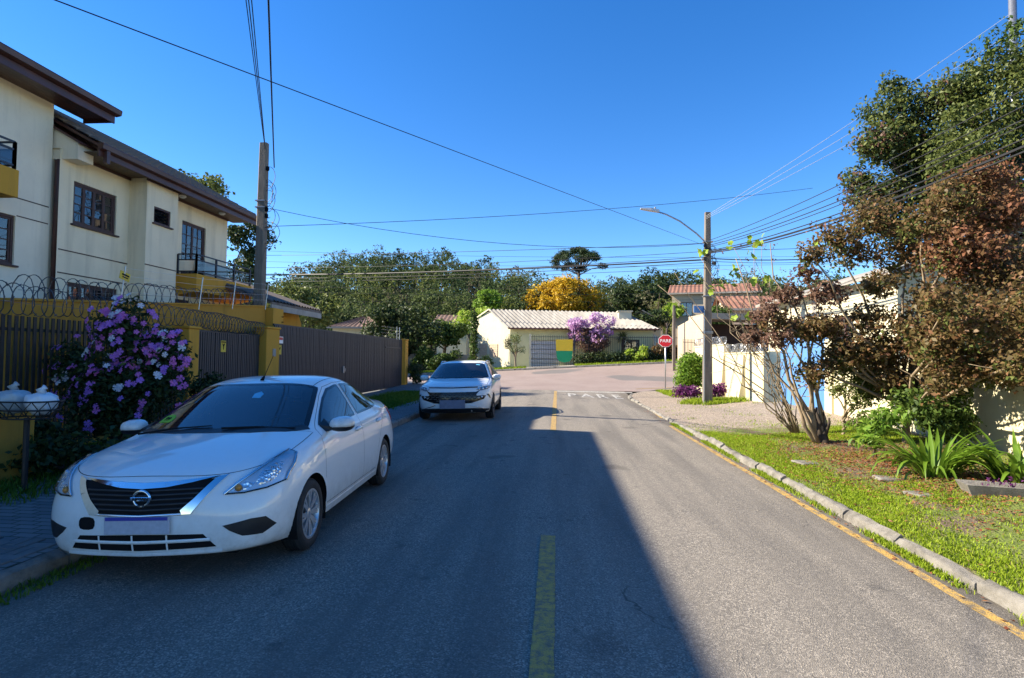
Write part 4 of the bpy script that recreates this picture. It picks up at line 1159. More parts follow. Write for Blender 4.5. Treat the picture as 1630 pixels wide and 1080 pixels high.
def electric():
    e = empty('electric_fence', (-8.6, 9, 0), 0, 'thin grey electric fence posts and strands above the ochre wall', 'electric fence')
    posts = []
    for y, z in ((10.45, 2.72), (12.9, 2.85), (14.3, 2.98), (16.0, 3.12)):
        p = Vector((-8.55, y, z - .1)); q = p + Vector((.05, .05, .78)); posts.append((p, q))
        MB().tube([p - Vector((8.6 - 17.2, 9, 0)) if False else p - Vector((-8.6, 9, 0)), q - Vector((-8.6, 9, 0))], .014, 6).build('post', M['galvanised'], e)
    for k in range(4):
        t = .35 + k * .2; MB().tube([a.lerp(b, t) - Vector((-8.6, 9, 0)) for a, b in posts], .003, 4).build('strand', M['galvanised'], e)
    s = MB().box((0.03, 0, 0), (.012, .26, .16)).build('warning_plate', M['sign_yellow'], e, loc=(.06, 1.50, 3.2), rot=(rad(-12), 0, 0))
    MB().box((0.045, 0, .02), (.006, .18, .03)).build('plate_lettering', M['matt_black'], s); MB().box((0.045, 0, -.03), (.006, .14, .02)).build('plate_lettering', M['matt_black'], s)
    e2 = empty('electric_fence', (-8.2, 28.6, 2.6), 0, 'short white electric fence bracket above the far end of the long gate', 'electric fence')
    for y in (0, .5): MB().tube([(0, y, -.1), (0, y, .62)], .018, 6).build('post', M['galvanised'], e2)
    for k in range(4): MB().tube([(0, .5, .1 + k * .15), (0, -2.6, .05 + k * .15)], .006, 4).build('strand', M['galvanised'], e2)
electric()

def carport():
    c = empty('carport', (-9.6, 18, 0), 0, 'ochre carport with brown tiled roof behind the long gate', 'carport')
    MB().span((-4.0, -.2, 0), (-.1, -.0, 3.3)).build('wall', M['ochre_stucco'], c)
    w = MB(); w.prism([(0, 0), (3.5, 0), (3.5, 2.9), (3.2, 3.3), (0, 3.3)], -.6, -.4, 'x'); w.build('side_wall', M['ochre_stucco'], c)
    rf = MB().prism([(.35, 3.34), (.35, 3.42), (-3.6, 4.75), (-3.6, 4.67)], -.3, 3.6, 'y').build('roof', M['roof_tile'], c)
    v = []; f = []; n = 8
    for q, (lx, lz) in enumerate(((0, 0), (-.40, .135))):
        for k in range(n + 1): v.append((lx, -.11 + .22 * k / n, lz + .05 * math.sin(math.pi * k / n)))
    for k in range(n): f.append((k, k + 1, n + 2 + k, n + 1 + k))
    tm = MB().add(v, f).mesh('roof_tile'); tm.materials.append(M['roof_tile'])
    for cc in range(17):
        for k in range(9):
            o = bpy.data.objects.new('roof_tile', tm); COL.objects.link(o); o.parent = rf; o.location = (.38 - k * .40, -.18 + cc * .228, 3.425 + k * .1355 + .008)
    MB().span((.30, -.3, 3.14), (.36, 3.6, 3.335)).build('fascia', M['pale_concrete'], c)
    MB().span((-.39, .1, 2.75), (-.2, 1.6, 3.15)).build('shadow_gap_panel', M['dark_brown_wood'], c)
carport()

# waste holder: wire bowl on a post with two tied bags
def waste():
    b = empty('waste_basket', (-6.18, 6.2, .05), 0, 'wire mesh waste basket on a post beside the purple shrub', 'waste basket')
    MB().tube([(0, 0, 0), (0, 0, .86)], .03, 8).build('post', M['rust_brown_metal'], b)
    mb = MB()
    for z, sx_, sy_ in ((.86, .28, .18), (.96, .36, .23), (1.06, .40, .26)):
        mb.tube([(sx_ * math.cos(a), sy_ * math.sin(a), z) for a in [2 * math.pi * k / 24 for k in range(25)]], .010, 5, False)
    for k in range(14):
        a = 2 * math.pi * k / 14
        for s_ in (-1, 1): mb.tube([(.28 * math.cos(a), .18 * math.sin(a), .86), (.36 * math.cos(a + s_ * .22), .23 * math.sin(a + s_ * .22), .96), (.40 * math.cos(a), .26 * math.sin(a), 1.06)], .006, 4, False)
    mb.build('basket', M['rust_brown_metal'], b)
    for (x, z, s_, mat, lab, sd_) in ((-6.37, 1.03, .185, 'plastic_bag_grey', 'greyish tied plastic bag at the left of the waste basket', 1), (-6.01, 1.01, .17, 'plastic_bag_white', 'white tied plastic bag at the right of the waste basket', 2)):
        rg = random.Random(sd_); bm = bmesh.new(); bmesh.ops.create_icosphere(bm, subdivisions=4, radius=1)
        for v in bm.verts:
            p = v.co.copy(); k = 1 + .08 * math.sin(6 * p.x + sd_) * math.sin(5 * p.y + 3 * p.z) - .09 * abs(math.sin(7 * math.atan2(p.y, p.x) + 3 * p.z + sd_)) * (.4 + .6 * abs(p.z)) - .05 * abs(math.sin(9 * p.z + 4 * p.x)) + rg.uniform(-.01, .01)
            if p.z > .55: k *= 1 - .45 * (p.z - .55)
            v.co = Vector((p.x * k * s_ * 1.02, p.y * k * s_ * .95, p.z * k * s_ * .92))
        me = bpy.data.meshes.new('waste_bag'); bm.to_mesh(me); bm.free(); o = link_mesh('waste_bag', me, M[mat], None, True, (x, 6.2, z + .08)); tag(o, lab, 'bag', 'bags in the waste basket')
        mb = MB(); mb.tube([(.0, 0, s_ * .78), (.02, 0, s_ * .98), (.04, .01, s_ * 1.08)], [.06, .022, .035], 8); kn = mb.build('bag_knot', M[mat], o, smooth=True)
waste()

lb = MB().span((-7.9, 5.0, -.05), (-6.75, 6.9, .95), .02).build('low_wall', M['dark_ochre_stucco']); tag(lb, 'low stained ochre block wall behind the waste basket', 'wall')
# ------------------------------------------------------------------ right side
def right_walls():
    w = empty('boundary_wall', (7.05, 20, 0), 0, 'whitewashed block wall with a buttress behind the right pole', 'wall')
    r = random.Random(3)
    def seg(name, y0, y1, top):
        v = []; n = 14
        mb = MB(); mb.span((0, y0, -.1), (.18, y1, top), .008); return mb.build(name, M['whitewash'], w)
    seg('wall', -.1, 4.45, 1.94); seg('wall', 4.455, 9.5, 2.32)
    MB().span((-.03, -.12, 1.945), (.21, 4.44, 2.0), .008).build('coping', M['whitewash'], w); MB().span((-.03, 4.46, 2.325), (.21, 9.5, 2.38), .008).build('coping', M['whitewash'], w)
    for y in (1.8, 4.3):
        MB().add([(-.30, y - .10, .1), (-.30, y + .12, .1), (0, y + .12, .1), (0, y - .10, .1), (-.14, y - .06, .9), (-.14, y + .08, .9), (0, y + .08, .9), (0, y - .06, .9), (-.07, y - .05, 1.9), (-.07, y + .07, 1.9), (0, y + .07, 1.9), (0, y - .05, 1.9)],
                 [(0, 4, 5, 1), (1, 5, 6, 2), (3, 7, 4, 0), (4, 8, 9, 5), (5, 9, 10, 6), (7, 11, 8, 4), (8, 11, 10, 9)]).build('buttress', M['whitewash'], w)
    MB().span((.19, -.09, -.1), (.62, .12, 2.02), .008).build('gate_pier', M['whitewash'], w)
    g = empty('metal_gate', (7.62, 19.9, 0), 0, 'light blue corrugated metal gate in the right hand wall', 'gate')
    for k in range(35):
        y = -.02 - k * .1; MB().add([(0, y, .28), (-.022, y - .03, .28), (-.022, y - .06, .28), (0, y - .095, .28), (0, y, 2.42), (-.022, y - .03, 2.42), (-.022, y - .06, 2.42), (0, y - .095, 2.42)], [(0, 1, 5, 4), (1, 2, 6, 5), (2, 3, 7, 6)]).build('corrugation', M['blue_gate'], g)
    MB().span((.005, -3.52, .25), (.05, 0, .33)).build('rail', M['blue_gate'], g); MB().span((.005, -3.52, 2.35), (.05, 0, 2.45)).build('rail', M['blue_gate'], g)
    MB().span((.03, -3.51, .30), (.035, -.02, 2.38)).build('backing_sheet', M['blue_gate'], g)
    n = MB().span((7.5, 2.0, -.1), (7.7, 16.0, 1.70), .01).build('boundary_wall', M['whitewash']); tag(n, 'cream garden wall behind the bronze tree and strap leaved plants', 'wall')
    MB().span((7.46, 2.0, 1.702), (7.74, 15.95, 1.77), .012).build('coping', M['pale_concrete'], n)
    MB().span((7.45, 6.6, -.1), (7.72, 6.9, 1.69), .01).build('pier', M['whitewash'], n)
    MB().span((7.44, 15.96, -.1), (7.76, 16.36, 2.3), .01).build('gate_pier', M['whitewash'], n)
right_walls()
razor('razor_wire', 'bright razor wire coil on the lower whitewashed wall', [(7.14, 20.0, 2.17), (7.14, 24.4, 2.19)], .16, .16, .008, .6, 9, 'galvanised', 'razor wire coils')
razor('razor_wire', 'bright razor wire coil on the higher far whitewashed wall', [(7.14, 24.6, 2.55), (7.14, 29.3, 2.58)], .16, .16, .008, .6, 11, 'galvanised', 'razor wire coils')

def pole(name, label, loc, h, w0, w1, lean=(0, 0)):
    p = empty(name, loc, 0, label, 'utility pole', 'concrete utility poles'); K = 10; v = []; f = []
    for i in range(K + 1):
        t = i / K; a = lerp(w0, w1, t) / 2; b = a * .78; ch = a * .25; z = -.3 + (h + .3) * t; ox, oy = lean[0] * t, lean[1] * t
        for x, y in ((-a + ch, -b), (a - ch, -b), (a, -b + ch), (a, b - ch), (a - ch, b), (-a + ch, b), (-a, b - ch), (-a, -b + ch)): v.append((x + ox, y + oy, z))
    for i in range(K):
        for k in range(8): f.append((i * 8 + k, i * 8 + (k + 1) % 8, (i + 1) * 8 + (k + 1) % 8, (i + 1) * 8 + k))
    f.append(tuple(K * 8 + k for k in range(8))); MB().add(v, f).build('shaft', M['pole_concrete'], p); return p

def poles():
    p = pole('utility_pole', 'weathered concrete pole on the right with street lamp and tangled cables', (5.50, 21.1, verge_z(5.5, 21.1)), 7.0, .34, .20)
    for z in (2.55, 2.6, 3.9, 5.5, 5.9): MB().prism([(a * .17, b * .14) for a, b in ((-1, -1), (1, -1), (1, 1), (-1, 1))], z, z + .025).build('steel_band', M['galvanised'], p)
    MB().tube([(-.15, -.13, .0), (-.14, -.12, 3.4)], .022, 6).build('conduit', M['galvanised'], p)
    rg = random.Random(6); mb = MB()
    for k in range(10):
        a = rg.uniform(0, 6.28); c = Vector((rg.uniform(-.05, .3), rg.uniform(-.2, .1), rg.uniform(4.6, 5.6))); R = rg.uniform(.12, .35); pts = [c + Vector((R * math.cos(a + t * .6) * .9, .1 * math.sin(t), R * 1.4 * math.sin(a + t * .6))) for t in range(9)]; mb.tube(pts, .009, 4)
    mb.build('cable_tangle', M['cable_black'], p)
    for k in range(5): MB().box((rg.uniform(-.2, .25), -.15, 5.1 + k * .16), (.16, .10, .12), rg.uniform(0, 1), .02).build('splice_box', M['rust_brown_metal'], p)
    bs = MB().box((-.33, -.1, 3.42), (.42, .02, .26), .35, .004).build('street_name_plate', M['blue_gate'], p)
    p = pole('utility_pole', 'tall grey concrete pole on the left in front of the cream house', (-9.0, 16.45, 0), 8.15, .36, .235, (.04, 0))
    for z in (6.15, 6.35): MB().prism([(a * .145, b * .12) for a, b in ((-1, -1), (1, -1), (1, 1), (-1, 1))], z, z + .03).build('steel_band', M['galvanised'], p)
    mb = MB()
    for k in range(9):
        z = rg.uniform(5.4, 7.4); L_ = rg.uniform(.25, .5); pts = [Vector((.15, -.05, z)), Vector((.15 + L_ * .7, -.08, z - .02)), Vector((.15 + L_, -.1, z - .3)), Vector((.15 + L_ * .6, -.1, z - .6)), Vector((.16, -.08, z - .55))]; q = []
        q = smooth_outline(pts, 6)[:-6]
        mb.tube(q, .008, 4)
    mb.build('service_loops', M['cable_black'], p)
    for z in (7.35, 6.1, 5.9): MB().box((.19, -.05, z), (.10, .08, .14), 0, .02).build('insulator', M['matt_black'], p)
    # lamp on an outreach arm
    l = empty('street_light', (5.42, 21.0, 6.2), 0, 'grey led street light on an arm from the right pole', 'street light')
    MB().tube([(.06, 0, -.28), (-.35, -.05, .1), (-.95, -.08, .55), (-1.45, -.1, .80), (-1.75, -.1, .90)], .028, 8).build('arm', M['galvanised'], l, smooth=True)
    hd = MB(); hd.add([(-1.70, -.17, .87), (-1.70, -.03, .87), (-1.70, -.03, .96), (-1.70, -.17, .96), (-2.0, -.22, .93), (-2.0, .02, .93), (-2.0, .02, 1.02), (-2.0, -.22, 1.02), (-2.38, -.20, 1.0), (-2.38, 0, 1.0), (-2.38, 0, 1.03), (-2.38, -.20, 1.03)],
      [(0, 1, 5, 4), (1, 2, 6, 5), (2, 3, 7, 6), (3, 0, 4, 7), (4, 5, 9, 8), (5, 6, 10, 9), (6, 7, 11, 10), (7, 4, 8, 11), (8, 9, 10, 11), (0, 3, 2, 1)]); hd.build('lamp_head', M['lamp_housing'], l)
    MB().tube([(-1.85, -.1, .98), (-1.85, -.1, 1.07)], .035, 8).build('photocell', M['sign_back'], l)
    k = empty('utility_pole', (12.62, 16.5, 0), 0, 'pale pole top at the upper right edge above the trees', 'utility pole', 'concrete utility poles')
    MB().tube([(0, 0, 0), (0, 0, 13.5)], [.16, .085], 10).build('shaft', M['galvanised'], k, smooth=True)
    k = pole('utility_pole', 'slim dark post beside the yellow house across the street', (7.75, 38.0, rise(8, 38)), 4.3, .22, .16)
poles()

def stop_sign():
    s = empty('stop_sign', (5.78, 30.5, verge_z(5.78, 30.5)), rad(-9), 'red octagonal PARE stop sign on a grey post at the corner', 'stop sign')
    zc = 2.68 - s.location.z
    MB().tube([(0, .03, -.3), (0, .03, zc + .30)], .035, 10).build('post', M['galvanised'], s, smooth=True)
    def octo(rx, rz): return [(rx * math.cos(rad(22.5 + 45 * k)) , zc + rz * math.sin(rad(22.5 + 45 * k))) for k in range(8)]
    MB().prism(octo(.395, .345), -.012, -.004, 'y').build('rim', M['sign_white'], s)
    MB().prism(octo(.365, .318), -.018, -.0125, 'y').build('panel', M['sign_red'], s)
    MB().prism(octo(.39, .34), -.0035, .002, 'y').build('back', M['sign_back'], s)
    text_mesh('lettering', 'PARE', .235, .001, M['sign_white'], s, Matrix.Translation((0, -.0205, zc)) @ Matrix.Rotation(rad(90), 4, 'X'), .003, 1.08)
stop_sign()

def cream_house():
    h = empty('house', (8.9, 15.5, 0), 0, 'cream house glimpsed through the bronze tree on the right', 'house')
    mb = wall_x(0, 0, 9, 0, 4.0, .2, [(2.2, 3.4, 1.9, 3.1)], -1); mb.quad((0, 0, 0), (7, 0, 0), (7, 0, 4.0), (0, 0, 4.0)); mb.quad((0, 9, 0), (7, 9, 0), (7, 9, 4.0), (0, 9, 4.0)); mb.add([(0, .002, 4.0), (7, .002, 4.0), (3.5, .002, 5.1)], [(0, 1, 2)])
    mb.build('wall', M['far_cream'], h)
    window_x(h, 0, 2.2, 3.4, 1.9, 3.1, 2, 1, 2, M['dark_brown_wood'], side=-1, curtain=False)
    MB().prism([(-.4, 3.95), (-.4, 4.06), (3.5, 5.3), (7.4, 4.06), (7.4, 3.95), (3.5, 5.18)], -.4, 9.4, 'y').build('roof', M['fibre_cement'], h)
    d = MB().span((-.02, 4.6, 2.4), (.0, 4.9, 4.0)).build('downpipe', M['pale_concrete'], h)
cream_house()

# wires -----------------------------------------------------------
def sag(a, b, s, n=14):
    a, b = Vector(a), Vector(b); return [a.lerp(b, i / n) - Vector((0, 0, 4 * s * (i / n) * (1 - i / n))) for i in range(n + 1)]
def line(label, cables, mat='cable_black', group='overhead lines'):
    """cables: list of (a, b, sag, radius); a bundle strung together is one thing with a cable per part"""
    a = cables[0][0]; e = empty('overhead_line', a, 0, label, 'overhead line', group)
    for p, q, s_, r_ in cables:
        MB().tube([v - Vector(a) for v in sag(p, q, s_)], r_, 5).build('cable', M[mat], e)
RP = Vector((5.42, 21.0, 0)); LP = Vector((-8.85, 16.3, 0))
def wires():
    def rp(z): return (RP.x, RP.y, z)
    def lp(z): return (LP.x, LP.y, z)
    line('single black cable crossing the sky from upper left to the right pole', [((-6.7, -1.1, 3.98), rp(5.85), .0, .0055)])
    line('three cables dropping from overhead to the top of the left pole', [(lp(7.95), (-1.80, 2.0, 7.44), .0, .010), (lp(7.98), (-1.70, 2.0, 7.50), .03, .010), (lp(7.9), (-1.86, 2.0, 7.46), .08, .009)])
    line('twisted service cable running overhead to the left pole bracket', [((LP.x + .3, LP.y, 7.35), (-1.4, 2.0, 7.98), .02, .018)])
    line('thin cable from the left pole sagging to the right pole', [((LP.x + .2, LP.y, 6.1), rp(5.95), .55, .008)])
    line('thin cable from the left pole rising across the street to the right', [((LP.x + .1, LP.y, 5.55), (11.8, 27.0, 9.73), .25, .009)])
    line('main black cable bundle crossing the street in front of the wooded hill', [((-24, 33, 6.6), rp(5.35), .25, .028), ((-24, 33, 6.75), rp(5.45), .35, .012), ((-24, 33, 6.45), rp(5.25), .30, .012)])
    line('upper thin cables crossing the street in front of the wooded hill', [((-24, 33, 7.75), rp(5.95), .15, .010), ((-24, 33, 7.1), rp(5.65), .3, .009), ((-24, 33, 6.15), rp(5.05), .2, .009)])
    line('low grey cables across the far side of the cross street', [((-24, 44, 7.3), (13, 44, 7.4), .25, .012), ((-24, 44, 6.9), (13, 44, 6.9), .3, .010), ((-24, 44, 6.2), (13, 44, 6.4), .3, .008)])
    line('upper far cables spanning the sky beyond the right pole', [((-30, 50, 11.4), (34, 50, 10.9), .5, .012), ((-30, 50, 10.4), (34, 50, 10.3), .5, .012)])
    NP = (7.30, 8.6)
    line('thick black cable bundle sweeping from the right pole to the right edge', [(rp(5.62), (NP[0], NP[1], 5.08), .28, .026), (rp(5.58), (NP[0], NP[1], 5.00), .30, .018), (rp(5.66), (NP[0], NP[1], 5.20), .26, .014)])
    line('middle telephone cables sweeping from the right pole to the right edge', [(rp(5.85), (NP[0], NP[1], 5.50), .22, .012), (rp(5.92), (NP[0], NP[1], 5.72), .22, .010), (rp(5.80), (NP[0], NP[1], 5.42), .25, .010), (rp(6.02), (NP[0], NP[1], 5.98), .2, .010)])
    line('three pale thin conductors rising to the pale pole at the upper right', [(rp(6.95), (12.62, 16.5, 11.5), .10, .007), (rp(6.9), (12.62, 16.5, 10.95), .10, .007), (rp(6.85), (12.62, 16.5, 10.4), .10, .007)], 'cable_grey')
    line('cable bundle from the right pole running right behind the trees', [(rp(5.40), (16, 27.5, 7.0), .25, .020), (rp(5.30), (16, 27.5, 6.85), .25, .010), (rp(5.75), (16, 27.5, 7.6), .25, .010)])
wires()
# ------------------------------------------------------------------ across the cross street
def corrugated(name, a, b, c, d, n, amp, mat, parent):
    """roof slope a(low,left) b(low,right) c(high,right) d(high,left) with ribs running down the slope"""
    a, b, c, d = map(Vector, (a, b, c, d)); nrm = (b - a).cross(d - a).normalized(); v = []; f = []
    if nrm.z < 0: nrm = -nrm
    for i in range(n * 4 + 1):
        t = i / (n * 4); h = nrm * amp * math.sin(t * n * 2 * math.pi); v += [a.lerp(b, t) + h, d.lerp(c, t) + h]
    for i in range(n * 4): f.append((2 * i, 2 * i + 2, 2 * i + 3, 2 * i + 1))
    m = len(v); v += [p - nrm * .05 for p in v]; f += [tuple(q + m for q in x[::-1]) for x in f]
    for i in range(n * 4): f.append((2 * i + 2, 2 * i, 2 * i + m, 2 * i + 2 + m))
    return MB().add(v, f).build(name, mat, parent)

def yellow_house():
    h = empty('house', (0, 44, 0), 0, 'single storey cream and yellow house with corrugated roof across the junction', 'house')
    def L(p): return (p[0], p[1] - 44, p[2])
    gl, ga, gr = (-7.1, 47.2, 4.62), (-5.35, 45.7, 5.50), (-3.6, 44.2, 4.15)
    # gable wall with two bricked up lights
    mb = MB(); mb.add([L((-7.1, 47.2, .3)), L((-3.6, 44.2, .3)), L(gr), L(ga), L(gl)], [(0, 1, 2, 3, 4)]); mb.build('gable_wall', M['far_cream'], h)
    nd = Vector((-3.0, -3.5, 0)).normalized()
    for t0, t1 in ((.22, .42), (.50, .70)):
        p0 = Vector(L((-7.1, 47.2, 0))).lerp(Vector(L((-3.6, 44.2, 0))), t0) + nd * .02; p1 = Vector(L((-7.1, 47.2, 0))).lerp(Vector(L((-3.6, 44.2, 0))), t1) + nd * .02
        gb = bpy.data.objects.new('blocked_window', None); COL.objects.link(gb); gb.parent = h
        for k in range(7):
            z = 1.75 + k * .15; q0, q1 = p0 + Vector((0, 0, z)), p1 + Vector((0, 0, z)); up = Vector((0, 0, .135)); o_ = nd * .03
            MB().add([q0, q1, q1 + up, q0 + up, q0 + o_, q1 + o_, q1 + up + o_, q0 + up + o_], [(4, 5, 6, 7), (0, 4, 7, 3), (1, 2, 6, 5), (0, 1, 5, 4), (3, 7, 6, 2)]).build('slat', M['brick_infill'], gb)
    # front wall, garage opening, windows
    fw = MB(); y = 44.2 - 44
    opens = [(-2.1, .25, .3, 3.1), (2.2, 3.6, 1.9, 3.1), (5.2, 6.4, 2.1, 3.2)]
    xs = sorted({-3.6, 7.4, *[o[0] for o in opens], *[o[1] for o in opens]}); zs = sorted({.3, 4.15, *[o[2] for o in opens], *[o[3] for o in opens]})
    for a, b in zip(xs, xs[1:]):
        for c, d in zip(zs, zs[1:]):
            if any(o[0] < (a + b) / 2 < o[1] and o[2] < (c + d) / 2 < o[3] for o in opens): continue
            fw.quad((a, y, c), (b, y, c), (b, y, d), (a, y, d))
    for a, b, c, d in opens:
        for p, q in (((a, c), (a, d)), ((b, c), (b, d)), ((a, d), (b, d)), ((a, c), (b, c))): fw.quad((p[0], y, p[1]), (q[0], y, q[1]), (q[0], y + .25, q[1]), (p[0], y + .25, p[1]))
    fw.quad((7.4, y, .3), (7.4, 5.5, .3), (7.4, 5.5, 4.15), (7.4, y, 4.15)); fw.quad((-7.1, 3.2, .3), (-4.5, 6.5, .3), (-4.5, 6.5, 4.2), (-7.1, 3.2, 4.2)); fw.quad((-4.5, 6.5, .3), (7.4, 5.5, .3), (7.4, 5.5, 4.15), (-4.5, 6.5, 4.2))
    fw.build('front_wall', M['far_yellow'], h)
    g = bpy.data.objects.new('garage_door', None); COL.objects.link(g); g.parent = h
    for k in range(7): MB().span((-2.1, y + .16, .6 + k * .36), (.25, y + .20, .93 + k * .36), .008).build('panel', M['garage_white'], g)
    for a, b, c, d in opens[1:]:
        w = bpy.data.objects.new('window', None); COL.objects.link(w); w.parent = h; mb = MB()
        for p in ((a, a + .06, c, d), (b - .06, b, c, d), ((a + b) / 2 - .03, (a + b) / 2 + .03, c, d), (a, b, c, c + .06), (a, b, d - .06, d)): mb.span((p[0], y + .1, p[2]), (p[1], y + .15, p[3]))
        mb.build('frame', M['dark_brown_wood'], w)
        for p, q in ((a + .06, (a + b) / 2 - .03), ((a + b) / 2 + .03, b - .06)): MB().span((p, y + .12, c + .06), (q, y + .126, d - .06)).build('pane', M['window_glass'], w)
        MB().quad((a, y + .6, c), (b, y + .6, c), (b, y + .6, d), (a, y + .6, d)).build('room', M['dark_room'], w)
    corrugated('roof', (-3.75, -.55, 4.02), (7.75, -.45, 4.05), (5.6, 3.9, 5.62), (-5.5, 1.6, 5.62), 34, .05, M['fibre_cement'], h)
    corrugated('rear_roof', (7.5, 6.0, 4.2), (-7.4, 7.0, 4.3), (-5.5, 1.6, 5.62), (5.6, 3.9, 5.62), 50, .035, M['fibre_cement'], h)
    MB().add([L((-7.25, 47.25, 4.62)), L((-5.5, 45.6, 5.56)), L((-3.72, 43.9, 4.10)), L((-3.72, 43.9, 4.20)), L((-5.5, 45.6, 5.68)), L((-7.25, 47.25, 4.74))], [(0, 1, 4, 5), (1, 2, 3, 4)]).build('verge_capping', M['far_cream'], h)
    MB().tube([(-3.7, -.60, 3.95), (7.7, -.50, 3.95)], .055, 6).build('gutter', M['fascia_brown'], h)
    tk = MB(); tk.span((5.0, 1.8, 4.8), (6.0, 2.7, 5.5)); tk.span((4.9, 1.7, 5.5), (6.1, 2.8, 5.58)); tk.build('chimney', M['far_cream'], h)
    s = MB(); n = 12; top = []
    for i in range(n + 1):
        t = i / n; top.append((7.4 + 2.6 * t, 3.6 - 1.1 * math.sin(t * math.pi / 2)))
    s.prism([(7.4, .9), (10.0, .9)] + top[::-1], -.4, -.2, 'y'); s.build('curved_wing_wall', M['far_cream'], h)
    return h
yellow_house()

def far_fence():
    f = empty('iron_fence', (0, 42.6, 0), 0, 'black iron bar fence in front of the yellow house', 'fence'); r = random.Random(1)
    bar = MB().tube([(0, 0, 0), (0, 0, 2.1)], .016, 4).mesh('bar'); bar.materials.append(M['rail_dark'])
    x = -1.9
    while x < 10.2:
        o = bpy.data.objects.new('bar', bar); COL.objects.link(o); o.parent = f; z = gz(x, 42.6) + .13; o.location = (x, 0, z)
        o.scale = (1, 1, (3.42 - z) / 2.1); x += .135
    for z in (1.6, 3.30): MB().tube([(-1.9, 0, z + .0), (10.2, 0, z + .02)], .022, 4).build('rail', M['rail_dark'], f)
    for x in (-1.95, 1.35, 10.25): MB().span((x - .06, -.06, gz(x, 42.6)), (x + .06, .06, 3.5)).build('post', M['rail_dark'] if x > 0 else M['far_cream'], f)
    # banner on the fence: yellow above green, rounded foot
    b = empty('banner', (.63, 42.5, 0), 0, 'yellow and green cloth hung on the iron fence', 'banner')
    def cloth(name, pts, mat):
        MB().prism(pts, -.02, -.012, 'y').build(name, M[mat], b)
    cloth('yellow_field', [(-.62, 2.26), (.60, 2.26), (.62, 3.12), (-.66, 3.10)], 'flag_yellow')
    cloth('green_field', [(-.62, 2.255), (.60, 2.255), (.57, 1.75), (.40, 1.48), (0, 1.38), (-.40, 1.48), (-.57, 1.75)], 'flag_green')
far_fence()

def box_house(name, label, loc, rz, w, d, hgt, ridge, wall, roof, wins=(), over=.4, hip=False, tiles=0):
    """gabled (ridge along x) or hipped house; front face is local -y"""
    h = empty(name, loc, rz, label, 'house'); X, Y = w / 2, d
    mb = MB()
    opens = wins; xs = sorted({-X, X, *[o[0] for o in opens], *[o[1] for o in opens]}); zs = sorted({-.8, hgt, *[o[2] for o in opens], *[o[3] for o in opens]})
    for a, b in zip(xs, xs[1:]):
        for c, e in zip(zs, zs[1:]):
            if any(o[0] < (a + b) / 2 < o[1] and o[2] < (c + e) / 2 < o[3] for o in opens): continue
            mb.quad((a, 0, c), (b, 0, c), (b, 0, e), (a, 0, e))
    mb.quad((-X, 0, -.8), (-X, Y, -.8), (-X, Y, hgt), (-X, 0, hgt)); mb.quad((X, 0, -.8), (X, Y, -.8), (X, Y, hgt), (X, 0, hgt)); mb.quad((-X, Y, -.8), (X, Y, -.8), (X, Y, hgt), (-X, Y, hgt))
    if not hip: mb.add([(-X, 0, hgt), (-X, Y, hgt), (-X, Y / 2, ridge)], [(0, 1, 2)]); mb.add([(X, 0, hgt), (X, Y, hgt), (X, Y / 2, ridge)], [(0, 1, 2)])
    mb.build('wall', M[wall], h)
    o = over; rx = X - Y / 2 if hip else X + o
    a = [(-X - o, -o, hgt - .05), (X + o, -o, hgt - .05), (rx, Y / 2, ridge + .08), (-rx, Y / 2, ridge + .08), (-X - o, Y + o, hgt - .05), (X + o, Y + o, hgt - .05)]
    n = int(w / .35)
    corrugated('roof', a[0], a[1], a[2], a[3], n, .03, M[roof], h); corrugated('roof', a[5], a[4], a[3], a[2], n, .03, M[roof], h)
    if hip:
        MB().add([a[0], a[4], a[3]], [(0, 1, 2)]).build('hip_roof', M[roof], h); MB().add([a[1], a[2], a[5]], [(0, 1, 2)]).build('hip_roof', M[roof], h)
    MB().span((-X - o, -o - .03, hgt - .2), (X + o, -o, hgt - .04)).build('fascia', M['pale_concrete'], h)
    for (p, q, c, e) in wins:
        g = bpy.data.objects.new('window', None); COL.objects.link(g); g.parent = h; mb = MB()
        for s_ in ((p, p + .06, c, e), (q - .06, q, c, e), ((p + q) / 2 - .03, (p + q) / 2 + .03, c, e), (p, q, c, c + .06), (p, q, e - .06, e)): mb.span((s_[0], .06, s_[2]), (s_[1], .12, s_[3]))
        mb.build('frame', M['dark_brown_wood'], g)
        MB().span((p + .06, .08, c + .06), (q - .06, .086, e - .06)).build('pane', M['window_glass'], g); MB().quad((p, .7, c), (q, .7, c), (q, .7, e), (p, .7, e)).build('room', M['dark_room'], g)
    return h
